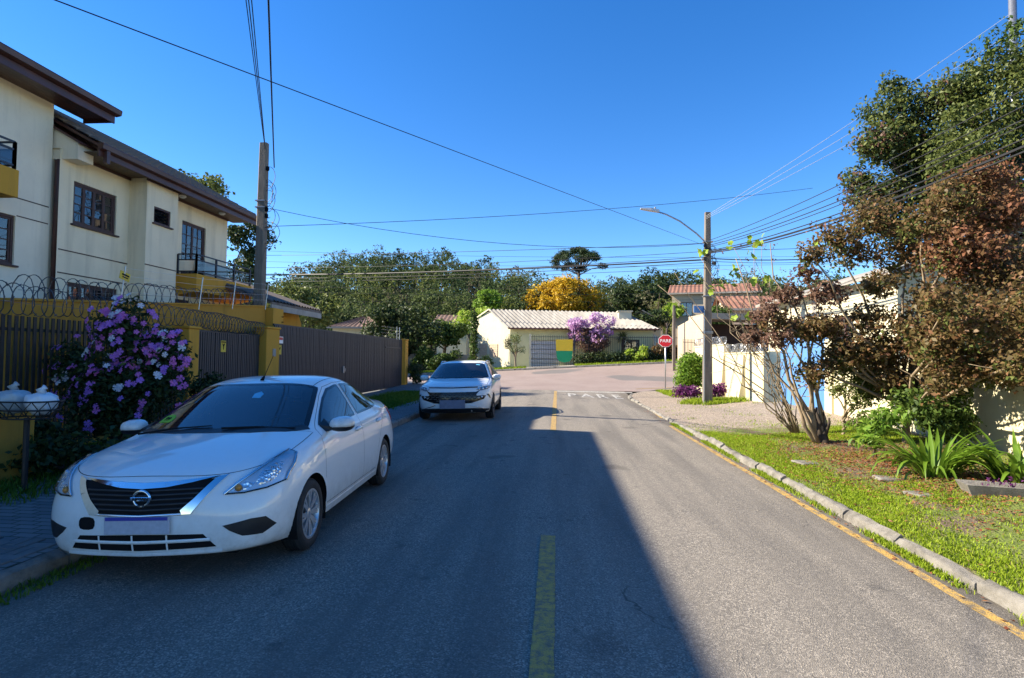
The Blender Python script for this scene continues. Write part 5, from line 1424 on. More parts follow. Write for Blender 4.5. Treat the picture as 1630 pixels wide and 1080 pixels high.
def far_houses():
    box_house('house', 'two storey tan house with terracotta roof on the rise at right', (15.6, 57.5, 2.5), rad(-14), 8.0, 8, 6.0, 7.2, 'tan_stucco', 'terracotta', [(-3.2, -2.0, 3.6, 5.0), (-.6, .9, 3.6, 5.0), (2.4, 3.6, 3.6, 5.0)])
    box_house('house', 'peach house with terracotta roof behind the beige carport', (16.4, 43, 1.7), rad(-6), 7.0, 7, 3.9, 5.1, 'peach_stucco', 'terracotta', [(-2.2, -1.0, 1.6, 2.8)])
    box_house('shed', 'pale grey gabled shed beside the yellow house', (9.35, 51.0, 1.4), rad(78), 7, 3.0, 3.4, 4.3, 'far_cream', 'fibre_cement')
    box_house('house', 'small white house with brown hipped roof beyond the long gate', (-16.7, 47, .1), rad(6), 4.6, 4.0, 4.1, 5.0, 'far_cream', 'rusty_tile', [(-.8, .4, 2.0, 3.0)], hip=True)
    box_house('house', 'distant white house with rusty roof below the wooded hill', (-11.2, 60, 1.2), 0, 3.2, 4, 4.3, 5.1, 'far_cream', 'rusty_tile')
    box_house('house', 'low house with red tiled roof behind the yellow house', (1.5, 58, .9), 0, 5.0, 5, 4.6, 5.5, 'far_cream', 'rusty_tile')
    # tan shed with lit gable and beige open carport
    c = empty('carport', (9.7, 34.5, 1.2), 0, 'beige roofed open carport behind the whitewashed wall', 'carport')
    w = MB(); w.add([(-1.5, 4.5, -.6), (-.45, .3, -.6), (-.45, .3, 3.2), (-.95, 2.4, 3.2), (-1.5, 4.5, 2.75)], [(0, 1, 2, 3, 4)]); w.build('gable_wall', M['tan_stucco'], c)
    MB().add([(-.6, -.3, 2.95), (5.6, .3, 2.8), (5.6, 4.6, 3.0), (-.8, 4.4, 3.1), (-.6, -.3, 3.3), (5.6, .3, 3.15), (5.6, 4.6, 3.3), (-.8, 4.4, 3.4)], [(0, 1, 2, 3), (4, 7, 6, 5), (0, 4, 5, 1), (1, 5, 6, 2), (2, 6, 7, 3), (3, 7, 4, 0)]).build('roof', M['tan_stucco'], c)
    for x in (2.4, 5.2): MB().span((x, .3, -.6), (x + .28, .55, 2.8)).build('post', M['pale_concrete'], c)
    MB().span((-1.2, 4.3, -.6), (5.6, 4.5, 2.9)).build('rear_wall', M['dark_brown_wood'], c)
    f = empty('picket_fence', (10.4, 33.4, 1.0), 0, 'thin pale bar fence below the beige carport', 'fence')
    for k in range(30): MB().tube([(k * .16, 0, -.3), (k * .16, 0, 1.25)], .018, 4).build('bar', M['pale_concrete'], f)
    MB().tube([(0, 0, 1.1), (4.7, 0, 1.1)], .02, 4).build('rail', M['pale_concrete'], f)
    g = empty('iron_fence', (7.9, 36.0, 0), rad(40), 'dark bar fence between the slim post and the tan gable', 'fence')
    for k in range(16): MB().tube([(k * .14, 0, .6), (k * .14, 0, 3.0)], .016, 4).build('bar', M['rail_dark'], g)
    MB().tube([(0, 0, 2.8), (2.1, 0, 2.8)], .02, 4).build('rail', M['rail_dark'], g)
    w = MB().span((-14.5, 43.8, -.3), (-6.6, 44.0, 1.9)).build('boundary_wall', M['tan_stucco']); tag(w, 'low tan wall half hidden by the hedge left of the yellow house', 'wall')
far_houses()

# wooded hillside -------------------------------------------------
def forest():
    rg = random.Random(21); V = []; F = []; T = []; n0 = 0; tr = MB()
    spots = []
    y = 58.0
    while y < 128:
        x = -.62 * y - 14 + rg.uniform(0, 3)
        while x < .40 * y + 8:
            if not (abs(x - 3) < 8 and y < 72) and not (y < 64 and x > 8) and not (y < 66 and x > -14): spots.append((x + rg.uniform(-1.6, 1.6), y + rg.uniform(-2.2, 2.2)))
            x += rg.uniform(2.8, 4.4) * (1 + (y - 58) / 160)
        y += 4.0 + (y - 58) * .03
    for i, (x, y) in enumerate(spots):
        z = gz(x, y); kind = rg.random(); H = rg.uniform(5.5, 8.5) * (1.05 if y > 100 else .9); R = rg.uniform(2.3, 3.6)
        bl = crown(x, y, z + H * .58, R * .95, R * .95, H * .40, rg.randint(8, 12), R * .50, i)
        tint = rg.choice((.0, .05, .15, .3, .42, .5, .6, .68)); nl = int(1450 * (1.15 - .003 * y)); sz = .30
        if kind < .14: tint = rg.uniform(.78, .86); nl = int(nl * .5)
        elif kind < .20: tint = .97
        v, f = leaf_arrays(bl, nl, sz, 100 + i, shell=.5, asp=.7, clusters=8)
        V.append(v); F.append(f + n0); n0 += len(v); T.append(np.full(len(v), tint, np.float32))
        if y < 105:
            top = Vector((x, y, z + H * .9)); pts, rr = bent((x, y, z - .5), top, .16, .03, rg, 4, .12); tr.tube(pts, rr, 5)
            if kind < .3:
                for k in range(5):
                    q = pts[rg.randrange(1, 4)]; pts2, r2 = bent(q, q + Vector((rg.uniform(-2, 2), rg.uniform(-2, 0), rg.uniform(.8, 2.6))), .06, .012, rg, 3, .2); tr.tube(pts2, r2, 4)
    me = np_mesh('wooded_hillside', np.concatenate(V), np.concatenate(F)); a = me.attributes.new('tint', 'FLOAT', 'POINT'); a.data.foreach_set('value', np.concatenate(T))
    o = link_mesh('wooded_hillside', me, M['forest_leaf']); tag(o, 'dense mixed woodland covering the hill behind the houses', 'woodland', kind='stuff')
    t = tr.build('trunks', M['bark_dark'], o); t['kind'] = 'stuff'
forest()

def far_trees():
    # parana pine: bare trunk, flat candelabra crown of tufts
    x, y = 3.6, 95.0; z = gz(x, y); t = empty('parana_pine', (x, y, z), 0, 'tall umbrella crowned pine standing above the skyline', 'tree'); rg = random.Random(9)
    mb = MB(); zt = 17.2 - z; mb.tube([(0, 0, -1), (.1, 0, zt)], [.4, .22], 8); bl = []
    for k in range(30):
        a = 2 * math.pi * k / 30 + rg.uniform(-.1, .1); R = rg.choice((4.6, 4.0, 3.0, 2.0, 1.0)) * rg.uniform(.9, 1.06); up = 2.3 - .085 * R * R + rg.uniform(-.3, .35)
        e = Vector((R * math.cos(a), R * math.sin(a), zt + up)); mb.tube([(.1, 0, zt - rg.uniform(0, 1.6)), (e.x * .55, e.y * .55, zt + up * .25 - .3), tuple(e)], [.10, .07, .04], 5)
        bl.append((e.x, e.y, e.z + .12, .95, .95, .55))
    mb.build('trunk', M['bark_dark'], t, smooth=True); leaves('crown', bl, 11000, .30, M['leaf_dark'], t, 3, shell=.3, asp=.35)
    bl = [b[:6] for b in crown(1.3, 74, 9.5, 5.2, 3.0, 2.2, 32, 1.2, 4)] + [(1.2, 73.5, 11.6, 1.2, 1.2, .9), (3.2, 73.5, 11.2, 1.2, 1.2, .9), (-1.4, 73.5, 10.9, 1.2, 1.2, .9), (-3.4, 73.4, 8.6, 1.1, 1.1, .9), (5.5, 73.6, 9.0, 1.1, 1.1, .9)]
    tree('golden_tree', 'broad golden yellow autumn tree behind the corrugated roof', 'tree', (1.3, 74, gz(1.3, 74)), bl, 12000, .32, 'leaf_gold', r0=.25, seed=4, shell=.4, clusters=7, nl=12)
    tree('round_tree', 'rounded light green tree above the left end of the corrugated roof', 'tree', (-7.5, 61, gz(-7.5, 61)), crown(-7.5, 61, 7.9, 1.1, 1.1, .9, 9, .8, 5), 2600, .26, 'leaf_bright', seed=5, shell=.5)
    tree('leafy_shrub', 'yellow green leafy shrub behind the cream gable', 'shrub', (-8.6, 57, gz(-8.6, 57)), crown(-8.2, 57, 5.6, 2.6, 1.2, 1.0, 11, .75, 6), 2600, .34, 'leaf_lime', seed=6, shell=.4, asp=.35)
    tree('dark_tree', 'dark rounded tree to the right of the golden tree', 'tree', (10.6, 72, gz(10.6, 72)), crown(10.6, 72, 9.0, 3.2, 2.2, 2.4, 15, 1.3, 7), 5200, .34, 'leaf_dark', seed=7, clusters=7)
    tree('dark_tree', 'dark tree on the skyline behind the terracotta house', 'tree', (17, 80, gz(17, 80)), crown(17, 80, 11.0, 4.6, 2.2, 2.2, 15, 1.6, 17), 4600, .4, 'leaf_dark', seed=17, clusters=7)
    tree('banana_plant', 'bright broad leaved plant above the grey shed roof', 'shrub', (11.2, 58, gz(11, 58)), crown(11.2, 58, 6.8, 1.3, .8, .7, 7, .5, 8), 260, .85, 'leaf_lime', seed=8, asp=.3, shell=.2)
    tree('clipped_tree', 'dense dark tree in front of the grey shed', 'tree', (8.1, 48, gz(8.1, 48)), crown(8.2, 48, 5.2, 1.6, 1.0, .7, 10, .65, 9), 3200, .2, 'leaf_dark', seed=9)
    tree('citrus_tree', 'dark leafy tree below the tan house wall', 'tree', (11.6, 42, gz(11.6, 42)), crown(11.7, 42, 4.9, 1.2, .9, 1.0, 9, .6, 10), 2600, .2, 'leaf_mid', seed=10)
    # left of the yellow house
    tree('dark_tree', 'big dark evergreen beyond the end of the long gate', 'tree', (-12.4, 44, gz(-12.4, 44)), crown(-12.2, 44, 3.6, 2.4, 1.4, 1.9, 18, .95, 11), 7000, .26, 'leaf_dark', seed=11, clusters=6)
    tree('leafy_tree', 'mid green bushy tree right of the big dark evergreen', 'tree', (-9.2, 46, gz(-9, 46)), crown(-9.1, 46, 3.7, 1.7, 1.2, 1.2, 13, .75, 12), 4200, .24, 'leaf_mid', seed=12, clusters=6)
    tree('garden_shrub', 'flowering dark shrub behind the white sport utility car', 'shrub', (-9.6, 42.6, gz(-9.6, 42.6)), crown(-9.0, 42.6, 1.7, 2.2, .7, .8, 13, .6, 13), 4200, .18, 'leaf_mid', seed=13, nl=6)
    tree('garden_shrub', 'low dark hedge beside the end pillar of the long gate', 'shrub', (-12.2, 42.4, gz(-12.2, 42.4)), crown(-12.0, 42.4, 1.2, 1.4, .6, .8, 10, .6, 14), 3000, .18, 'leaf_dark', seed=14, nl=6)
    tree('garden_shrub', 'slim dark shrub against the far ochre pillar', 'shrub', (-7.7, 30.3, pave_z(-7.7, 30)), crown(-7.6, 30.3, .65, .3, .3, .5, 6, .28, 15), 900, .12, 'leaf_dark', seed=15, r0=.04, nl=4)
    # vine covered post
    v = empty('vine_post', (-6.15, 40.0, gz(-6.1, 42) - .1), 0, 'tall post wrapped in climbing leaves left of the cream gable', 'post')
    MB().tube([(0, 2, 0), (0, 2, 4.7)], .09, 8).build('post', M['bark_dark'], v); leaves('climber', [(.0 + .08 * math.sin(k * 2), 2, .4 + k * .33, .34, .3, .3) for k in range(13)], 1700, .17, M['leaf_mid'], v, 16, shell=.5)
    # small grey leaved tree by the garage
    tree('street_tree', 'small grey leaved tree with crooked trunk before the garage', 'tree', (-2.95, 41.9, gz(-2.95, 41.9) + .1), crown(-3.0, 41.9, 2.75, .95, .7, .75, 10, .36, 18), 1500, .11, 'leaf_olive', 'bark_pale', r0=.09, seed=18, shell=.4, asp=.35)
    tree('low_bush', 'low round bush at the foot of the cream gable', 'shrub', (-5.3, 42.2, gz(-5.3, 42.2)), crown(-5.3, 42.2, 1.35, .5, .4, .4, 7, .4, 19), 1300, .12, 'leaf_mid', seed=19, r0=.04, nl=4)
    # lilac flowering tree, palm, hedge before the yellow house
    t = tree('flowering_tree', 'lilac flowering tree in front of the yellow house', 'tree', (2.5, 43.4, gz(2.5, 43.4)), crown(2.5, 43.4, 4.1, 1.7, .8, 1.5, 18, .52, 20), 3600, .18, 'leaf_lilac', 'bark_dark', r0=.09, seed=20, shell=.35, clusters=8)
    leaves('foliage', [(b[0] - 2.5, b[1] - 43.4, b[2] - gz(2.5, 43.4)) + b[3:] for b in crown(2.6, 43.5, 3.2, 2.0, .7, .9, 12, .55, 22)], 2200, .16, M['leaf_brown'], t, 22, shell=.3)
    p = empty('palm', (5.0, 43.5, gz(5, 43.5)), 0, 'small bushy palm between lilac tree and yellow wall', 'palm'); rg = random.Random(3); mb = MB(); mb.tube([(0, 0, 0), (.05, 0, 1.9)], [.13, .09], 7); mb.build('trunk', M['bark_dark'], p)
    vv = []; ff = []
    for k in range(90):
        a = rg.uniform(0, 6.28); el = rg.uniform(-.2, 1.3); L_ = rg.uniform(.7, 1.25); d = Vector((math.cos(a) * math.cos(el), math.sin(a) * math.cos(el), math.sin(el))); s_ = d.cross(Vector((0, 0, 1))).normalized() * .05; o_ = Vector((.05, 0, 1.9)); n_ = len(vv)
        for t_, dr in ((0, 0), (.5, -.02), (1, -.32)): c = o_ + d * L_ * t_ + Vector((0, 0, dr * L_)); w_ = (1 - t_ * .9); vv += [c - s_ * w_, c + s_ * w_]
        ff += [(n_, n_ + 1, n_ + 3, n_ + 2), (n_ + 2, n_ + 3, n_ + 5, n_ + 4)]
    MB().add(vv, ff).build('fronds', M['leaf_olive'], p)
    hd = [(x, 42.2, gz(x, 42.2) + .55, .5, .35, .5) for x in frange(1.7, 9.8, 18)]
    h = tree('hedge', 'dark clipped hedge along the foot of the iron fence', 'hedge', (5.5, 42.2, gz(5.5, 42.2)), hd, 5200, .15, 'leaf_dark', seed=23, r0=.05, trunk_h=.2, nl=8)
    tree('croton_shrub', 'reddish leaved shrubs at the right end of the hedge', 'shrub', (8.0, 42.1, gz(8, 42.1)), crown(8.0, 42.1, 2.3, .9, .3, .35, 6, .35, 24), 900, .18, 'leaf_bronze', seed=24, r0=.04, nl=4)
    tree('lime_shrub', 'lime leaved shrub in the middle of the hedge', 'shrub', (5.9, 42.0, gz(5.9, 42)), crown(5.9, 42.0, 2.2, .8, .3, .4, 6, .32, 25), 600, .2, 'leaf_lime', seed=25, r0=.04, nl=4)
    # trees behind the left houses
    tree('feathery_tree', 'feathery tree showing above the left tiled roof', 'tree', (-18.8, 26, 0), crown(-18.4, 26, 9.9, 1.9, 1.2, .7, 11, .7, 26), 2200, .2, 'leaf_olive', seed=26, trunk_h=7.5, shell=.3)
    tree('dark_tree', 'dark tree between the cream house and the left pole', 'tree', (-17.3, 30, 0), crown(-17.3, 30, 7.0, 1.2, 1.0, 2.3, 14, .75, 27), 3600, .2, 'leaf_dark', seed=27, trunk_h=3.0, shell=.3, clusters=6)
    tree('yellow_green_tree', 'yellow green tree right of the left pole', 'tree', (-18.5, 40, 0), crown(-18.3, 40, 5.6, 2.2, 1.4, 1.6, 14, .95, 28), 3800, .24, 'leaf_olive', seed=28, clusters=6)
far_trees()
# grass strip across the junction
def far_grass():
    rg = np.random.default_rng(2); n = 9000; x = rg.uniform(-12, 9.5, n); y = rg.uniform(41.3, 42.5, n); keep = (x < -2.2) | (x > 1.4); x, y = x[keep], y[keep]
    z = np.array([gz(a, b) + .12 for a, b in zip(x, y)]); h = rg.uniform(.06, .2, len(x)); w = .03; a = rg.uniform(0, 6.28, len(x)); dx, dy = np.cos(a) * w, np.sin(a) * w
    v = np.stack([np.c_[x - dx, y - dy, z], np.c_[x + dx, y + dy, z], np.c_[x + rg.normal(0, .04, len(x)), y + rg.normal(0, .04, len(x)), z + h]], 1).reshape(-1, 3)
    o = link_mesh('far_grass', np_mesh('far_grass', v, np.arange(len(v)).reshape(-1, 3)), M['grass']); tag(o, 'grass strip along the far pavement', 'grass', kind='stuff')
far_grass()
SX = 1.19
def make_sedan():
    root = empty('parked_car', (-3.12, 4.08, -.088), rad(3.0), 'white saloon car parked nearest the camera with chrome V grille and badge', 'car', 'white cars parked along the left kerb')
    root.rotation_euler = (0, -.03, rad(3.0)); root.scale = (1, 1, 1.035)
    A = [
     [(.16, .19), (.18, .34, .19), (.26, .60, .19), (.48, .765, .20)],
     [(.03, .215), (.05, .34, .215), (.13, .60, .22), (.34, .785, .24)],
     [(.0, .33), (.015, .34, .33), (.09, .61, .34), (.30, .81, .37)],
     [(.0, .52), (.02, .34, .52), (.10, .61, .53), (.30, .825, .56)],
     [(.035, .68), (.055, .34, .68), (.15, .58, .70), (.38, .805, .72)],
     [(.12, .80), (.14, .33, .80), (.26, .56, .815), (.50, .765, .84)],
     [(.52, .925), (.53, .33, .92), (.62, .56, .91), (.82, .755, .905)],
     [(1.02, 1.005), (1.04, .33, 1.003), (1.13, .55, .998), (1.29, .705, .985)],
     [(1.46, 1.225), (1.475, .31, 1.22), (1.53, .51, 1.205), (1.63, .655, 1.17)],
     [(1.90, 1.425), (1.915, .29, 1.42), (1.96, .46, 1.405), (2.04, .57, 1.36)],
     [(2.40, 1.49), (2.40, .29, 1.485), (2.42, .46, 1.465), (2.45, .572, 1.415)],
     [(3.0, 1.465), (3.0, .29, 1.46), (3.0, .45, 1.44), (3.0, .56, 1.385)],
     [(3.80, 1.135), (3.79, .30, 1.135), (3.74, .48, 1.125), (3.64, .64, 1.10)],
     [(4.33, 1.075), (4.32, .33, 1.075), (4.28, .55, 1.065), (4.16, .715, 1.025)],
     [(4.43, .93), (4.42, .34, .93), (4.38, .58, .93), (4.24, .765, .92)],
     [(4.46, .75), (4.45, .35, .75), (4.41, .60, .75), (4.27, .80, .75)],
     [(4.50, .58), (4.49, .36, .58), (4.45, .62, .58), (4.31, .82, .58)],
     [(4.49, .40), (4.48, .36, .40), (4.44, .62, .40), (4.31, .82, .41)],
     [(4.40, .24), (4.39, .35, .24), (4.35, .60, .24), (4.20, .79, .25)]]
    B = {
     6: [(.82, .805, .855), (.82, .845, .72), (.82, .85, .56), (.82, .845, .38), (.82, .80, .20)],
     7: [(1.26, .795, .93), (1.26, .842, .80), (1.26, .85, .58), (1.26, .845, .36), (1.26, .80, .19)],
     8: [(1.63, .785, .965), (1.63, .838, .845), (1.63, .85, .60), (1.63, .843, .36), (1.63, .80, .19)],
     9: [(2.04, .778, .98), (2.04, .838, .86), (2.04, .848, .61), (2.04, .842, .36), (2.04, .80, .19)],
     10: [(2.45, .772, .995), (2.45, .838, .875), (2.45, .848, .62), (2.45, .842, .36), (2.45, .80, .19)],
     11: [(3.0, .765, 1.01), (3.0, .836, .89), (3.0, .848, .63), (3.0, .842, .36), (3.0, .80, .19)],
     12: [(3.64, .755, 1.015), (3.62, .825, .91), (3.62, .848, .66), (3.62, .842, .38), (3.62, .80, .20)]}
    me = cage_mesh(A, B, 5, SX, 4, {0: .6, 1: .3, 7: .75, 9: .25, 12: .5, 13: .5, 18: .6}, {(1, 6, 13): .55, (5, 5, 13): .6, (0, 7, 12): .25})
    body = CarBody(me)
    whl = [(.87, .305), (3.475, .305)]; R = .345
    S = SX
    L_, D_ = (-1, 0, 0), (0, 0, -1)      # ray directions: from the +x side, from above
    FR = (0, 1, -.08)
    def side(pts, x=.85): return [(x * S, u, z) for u, z in pts]
    # ---- panes (outlines)
    ws = [(0, 1.045, 1.0), (.30 * S, 1.065, 1.0), (.52 * S, 1.15, 1.0), (.655 * S, 1.285, 1.0), (.60 * S, 1.60, 1.2), (.53 * S, 1.955, 1.36), (.42 * S, 1.915, 1.4), (.22 * S, 1.882, 1.42), (0, 1.87, 1.43)]
    ws = ws + [(-p[0], p[1], p[2]) for p in ws[-2:0:-1]]
    ws = [tuple(q) for q in smooth_outline(ws, 3, (3, 5, 11, 13))]
    rw = [(0, 3.03, 1.45), (.40 * S, 3.05, 1.43), (.46 * S, 3.25, 1.3), (.54 * S, 3.66, 1.14), (.30 * S, 3.74, 1.15), (0, 3.76, 1.15)]
    rw = rw + [(-p[0], p[1], p[2]) for p in rw[-2:0:-1]]
    fd = side([(1.40, 1.005), (1.62, 1.125), (1.85, 1.235), (2.08, 1.32), (2.36, 1.352), (2.42, 1.352), (2.43, 1.02), (2.0, 1.012)])
    rd = side([(2.54, 1.022), (2.52, 1.355), (2.75, 1.352), (3.0, 1.325), (3.20, 1.26), (3.20, 1.035)])
    qg = side([(3.24, 1.04), (3.24, 1.243), (3.36, 1.175), (3.47, 1.08), (3.45, 1.05)])
    holes = [(ws, D_), (rw, D_)]
    for w_ in (fd, rd, qg): holes += [(w_, L_), (mirx(w_), (1, 0, 0))]
    body.carve_wheels(whl, R)
    glass_masks = [body.mask_poly(p, d) for p, d in holes]
    for m in glass_masks: body.alive &= ~m
    # ---- panels
    hood = [(0, .145, .8), (.33 * S, .165, .8), (.55 * S, .27, .8), (.70 * S, .50, .85), (.735 * S, .80, .9), (.735 * S, 1.22, .95), (.56 * S, 1.13, .99), (.3 * S, 1.03, 1), (0, 1.01, 1.0)]
    hood = hood + [(-p[0], p[1], p[2]) for p in hood[-2:0:-1]]
    fdo = side([(1.22, .30), (1.20, .62), (1.24, .90), (1.30, .985), (1.62, 1.155), (1.85, 1.272), (2.05, 1.352), (2.36, 1.385), (2.475, 1.387), (2.49, 1.0), (2.49, .30)])
    rdo = side([(2.49, .30), (2.49, 1.0), (2.478, 1.387), (2.75, 1.388), (3.02, 1.36), (3.25, 1.28), (3.45, 1.14), (3.56, 1.02), (3.50, .90), (3.30, .75), (3.14, .55), (3.08, .30)])
    trunk = [(0, 3.79, 1.14), (.33 * S, 3.79, 1.1), (.55 * S, 3.76, 1.1), (.62 * S, 3.95, 1.08), (.62 * S, 4.27, 1.05), (.33 * S, 4.36, 1.07), (0, 4.37, 1.05)]
    trunk = trunk + [(-p[0], p[1], p[2]) for p in trunk[-2:0:-1]]
    hood = [tuple(q) for q in smooth_outline(hood, 5, (5, 11))]
    P = MATS['paint']
    body.extract(body.mask_poly(hood, D_), 'bonnet', P, root)
    doors = []
    for pts, d in ((fdo, L_), (rdo, L_), (mirx(fdo), (1, 0, 0)), (mirx(rdo), (1, 0, 0))):
        doors.append(body.extract(body.mask_poly(pts, d), 'door', P, root))
    body.extract(body.mask_poly(trunk, D_), 'boot_lid', P, root)
    body.extract(body.alive.copy(), 'body', P, root)
    blk = MATS['matt_black']
    # bonnet, doors and lid shut lines
    seam(body, hood, D_, 'bonnet_seam', blk, root, .006, closed=True)
    seam(body, trunk, D_, 'boot_seam', blk, root, .006, closed=True)
    for k, (pts, d) in enumerate(((fdo, L_), (rdo, L_), (mirx(fdo), (1, 0, 0)), (mirx(rdo), (1, 0, 0)))):
        seam(body, pts, d, 'door_seam', blk, doors[k] or root, .005, closed=True)
    # ---- glass: black rim then pane
    def pane(pts, d, mat, rim=.03, name='side_window', frame='window_trim', par=root):
        seam(body, pts, d, frame, MATS['gloss_black'], par, rim, .004, closed=True)
        patch(body, pts, d, name, mat, par, .003, .07, .003, sub=1)
    pane(ws, D_, MATS['windscreen_glass'], .05, 'windscreen', 'windscreen_trim')
    pane(rw, D_, MATS['tinted_glass'], .05, 'rear_window', 'rear_window_trim')
    for sg, d in ((1, L_), (-1, (1, 0, 0))):
        for pts in (fd, rd, qg): pane(pts if sg == 1 else mirx(pts), d, MATS['tinted_glass'], .03)
    # ---- roof: seams and aerial
    for sg in (1, -1):
        seam(body, [(sg * .50 * S, 1.97, 1.4), (sg * .50 * S, 2.4, 1.45), (sg * .49 * S, 3.0, 1.4)], D_, 'roof_seam', blk, root, .008)
    mb = MB(); mb.tube([(0, 2.02, 1.435), (0, 2.07, 1.475)], [.022, .010], 8); mb.tube([(0, 2.07, 1.47), (0, 2.30, 1.70)], [.004, .003], 5); mb.build('aerial', blk, root)
    # ---- front: grille, lamps, bumper openings; recess darkness is put into flat black patches
    gr = GRILLE = [(-.47 * S, .10, .765), (-.20 * S, .03, .745), (0, .0, .738), (.20 * S, .03, .745), (.47 * S, .10, .765), (.36 * S, .05, .62), (.27 * S, .02, .535), (0, 0, .525), (-.27 * S, .02, .535), (-.36 * S, .05, .62)]
    patch(body, gr, FR, 'grille', MATS['matt_black'], root, .004, .04, .01, sub=1)
    for z in (.565, .60, .635, .668, .70):
        hw = lerp(.26, .40, (z - .54) / .18)
        seam(body, [(-hw * S, .05, z), (0, 0, z - .008), (hw * S, .05, z)], FR, 'grille_slat', MATS['black_plastic'], root, .013, .009, proud=True)
    # chrome V: an upper wing and two arms either side, a thin bar below
    ch = MATS['chrome']
    top = [(-.45 * S, .1, .772), (-.2 * S, .03, .750), (0, 0, .742), (.2 * S, .03, .750), (.45 * S, .1, .772), (.30 * S, .05, .738), (.15 * S, .02, .712), (0, 0, .704), (-.15 * S, .02, .712), (-.30 * S, .05, .738)]
    patch(body, top, FR, 'chrome_wing', ch, root, .016, .03, .016, sub=1)
    for sg in (1, -1):
        arm = [(.50 * S, .1, .782), (.435 * S, .08, .762), (.335 * S, .05, .63), (.262 * S, .02, .555), (.272 * S, .02, .525), (.325 * S, .04, .525), (.395 * S, .06, .63)]
        patch(body, arm if sg == 1 else mirx(arm), FR, 'chrome_arm', ch, root, .016, .03, .016, sub=1)
    seam(body, [(-.27 * S, .02, .526), (0, 0, .518), (.27 * S, .02, .526)], FR, 'chrome_bar', ch, root, .012, .008, proud=True)
    # badge: ring with bar and lettering
    bh, bn = body.hit((.012, 0, .645), FR)
    bd = bpy.data.objects.new('badge', None); COL.objects.link(bd); bd.parent = root; bd.location = bh - Vector((0, .014, 0))
    mb = MB(); pr = []
    for k in range(9):
        a = 2 * math.pi * k / 8; pr.append((.056 + .010 * math.cos(a), .012 * math.sin(a)))
    mb.lathe(pr, 36, 'y'); o = mb.build('ring', ch, bd, smooth=True); o.scale = (1.10, 1, 1)
    MB().box((0, -.008, 0), (.165, .014, .026), 0, .004).build('bar', ch, bd)
    text_mesh('lettering', 'NISSAN', .028, .002, MATS['gloss_black'], bd, Matrix.Translation((0, -.0165, 0)) @ Matrix.Rotation(rad(90), 4, 'X'), .0004, 1.25)
    # number plate: blue band over a grey field
    ph, pn = body.hit((0, 0, .47), FR)
    pl = MB().box((0, ph.y - .018, .455), (.42 * S, .012, .125), 0, .003).build('number_plate', MATS['plate_grey'], root)
    MB().box((0, ph.y - .0255, .505), (.40 * S, .004, .024), 0).build('plate_band', MATS['plate_blue'], pl)
    # lower intake with white bars; the hollow's shade is put into the black patch
    it = [(-.40 * S, .06, .375), (0, 0, .385), (.40 * S, .06, .375), (.47 * S, .1, .275), (0, 0, .265), (-.47 * S, .1, .275)]
    patch(body, it, FR, 'lower_intake', MATS['matt_black'], root, .003, .04, .006, sub=1)
    seam(body, [(-.44 * S, .08, .335), (0, 0, .33), (.44 * S, .08, .335)], FR, 'intake_bar', P, root, .024, .010, proud=True)
    for x in (-.26, -.04, .18):
        seam(body, [(x * S, .03, .38), (x * S, .03, .268)], FR, 'intake_bar', P, root, .014, .008, proud=True)
    seam(body, [(-.50 * S, .10, .242), (0, 0, .236), (.50 * S, .10, .242)], FR, 'bumper_lip', P, root, .035, .004, proud=True)
    th, tn = body.hit((-.36 * S, .05, .46), FR)
    tw = [(-.40 * S, .06, .50), (-.305 * S, .04, .50), (-.305 * S, .04, .425), (-.40 * S, .06, .425)]
    patch(body, tw, FR, 'missing_cover_hole', MATS['matt_black'], root, .0015, .03, .003, sub=3, sharp=())  # flat black patch; the hole's shade is in its colour
    for sg in (1, -1):
        fg = [(.50 * S, .10, .425), (.66 * S, .16, .455), (.735 * S, .22, .452), (.785 * S, .28, .375), (.72 * S, .20, .325), (.62 * S, .12, .335), (.54 * S, .11, .385)]
        df = Vector((-.45 * sg, 1, 0))
        patch(body, fg if sg == 1 else mirx(fg), df, 'fog_lamp_recess', MATS['black_plastic'], root, .004, .03, .008, sub=1)
        # headlamp
        hl = [(.50 * S, .12, .645), (.60 * S, .19, .638), (.72 * S, .28, .658), (.80 * S, .42, .692), (.80 * S, .48, .74), (.815 * S, .57, .80), (.80 * S, .67, .87), (.75 * S, .66, .895), (.70 * S, .47, .845), (.62 * S, .30, .77), (.55 * S, .19, .705)]
        dh = Vector((-.62 * sg, .75, -.25)); pts = hl if sg == 1 else mirx(hl)
        lamp = patch(body, pts, dh, 'headlamp', MATS['lamp_chrome'], root, .004, .03, .008, sub=1)
        seam(body, pts, dh, 'lamp_rim', MATS['gloss_black'], lamp, .012, .012, closed=True)
        seam(body, pts[8:] + pts[:1], dh, 'lamp_trim', MATS['chrome'], lamp, .018, .014, proud=True)
        seam(body, pts[3:7], dh, 'lamp_trim', MATS['chrome'], lamp, .03, .010, proud=True)
        bowl = [(.66 * S, .25, .685), (.735 * S, .33, .70), (.765 * S, .42, .76), (.755 * S, .50, .815), (.705 * S, .44, .805), (.655 * S, .33, .755)]
        patch(body, bowl if sg == 1 else mirx(bowl), dh, 'reflector_bowl', MATS['reflector'], lamp, .007, .02, .004, sub=3, sharp=(), bulge=.015)
        ind = [(.545 * S, .14, .665), (.62 * S, .2, .662), (.655 * S, .25, .70), (.60 * S, .22, .715)]
        patch(body, ind if sg == 1 else mirx(ind), dh, 'indicator', MATS['reflector'], lamp, .006, .02, .003, sub=1)
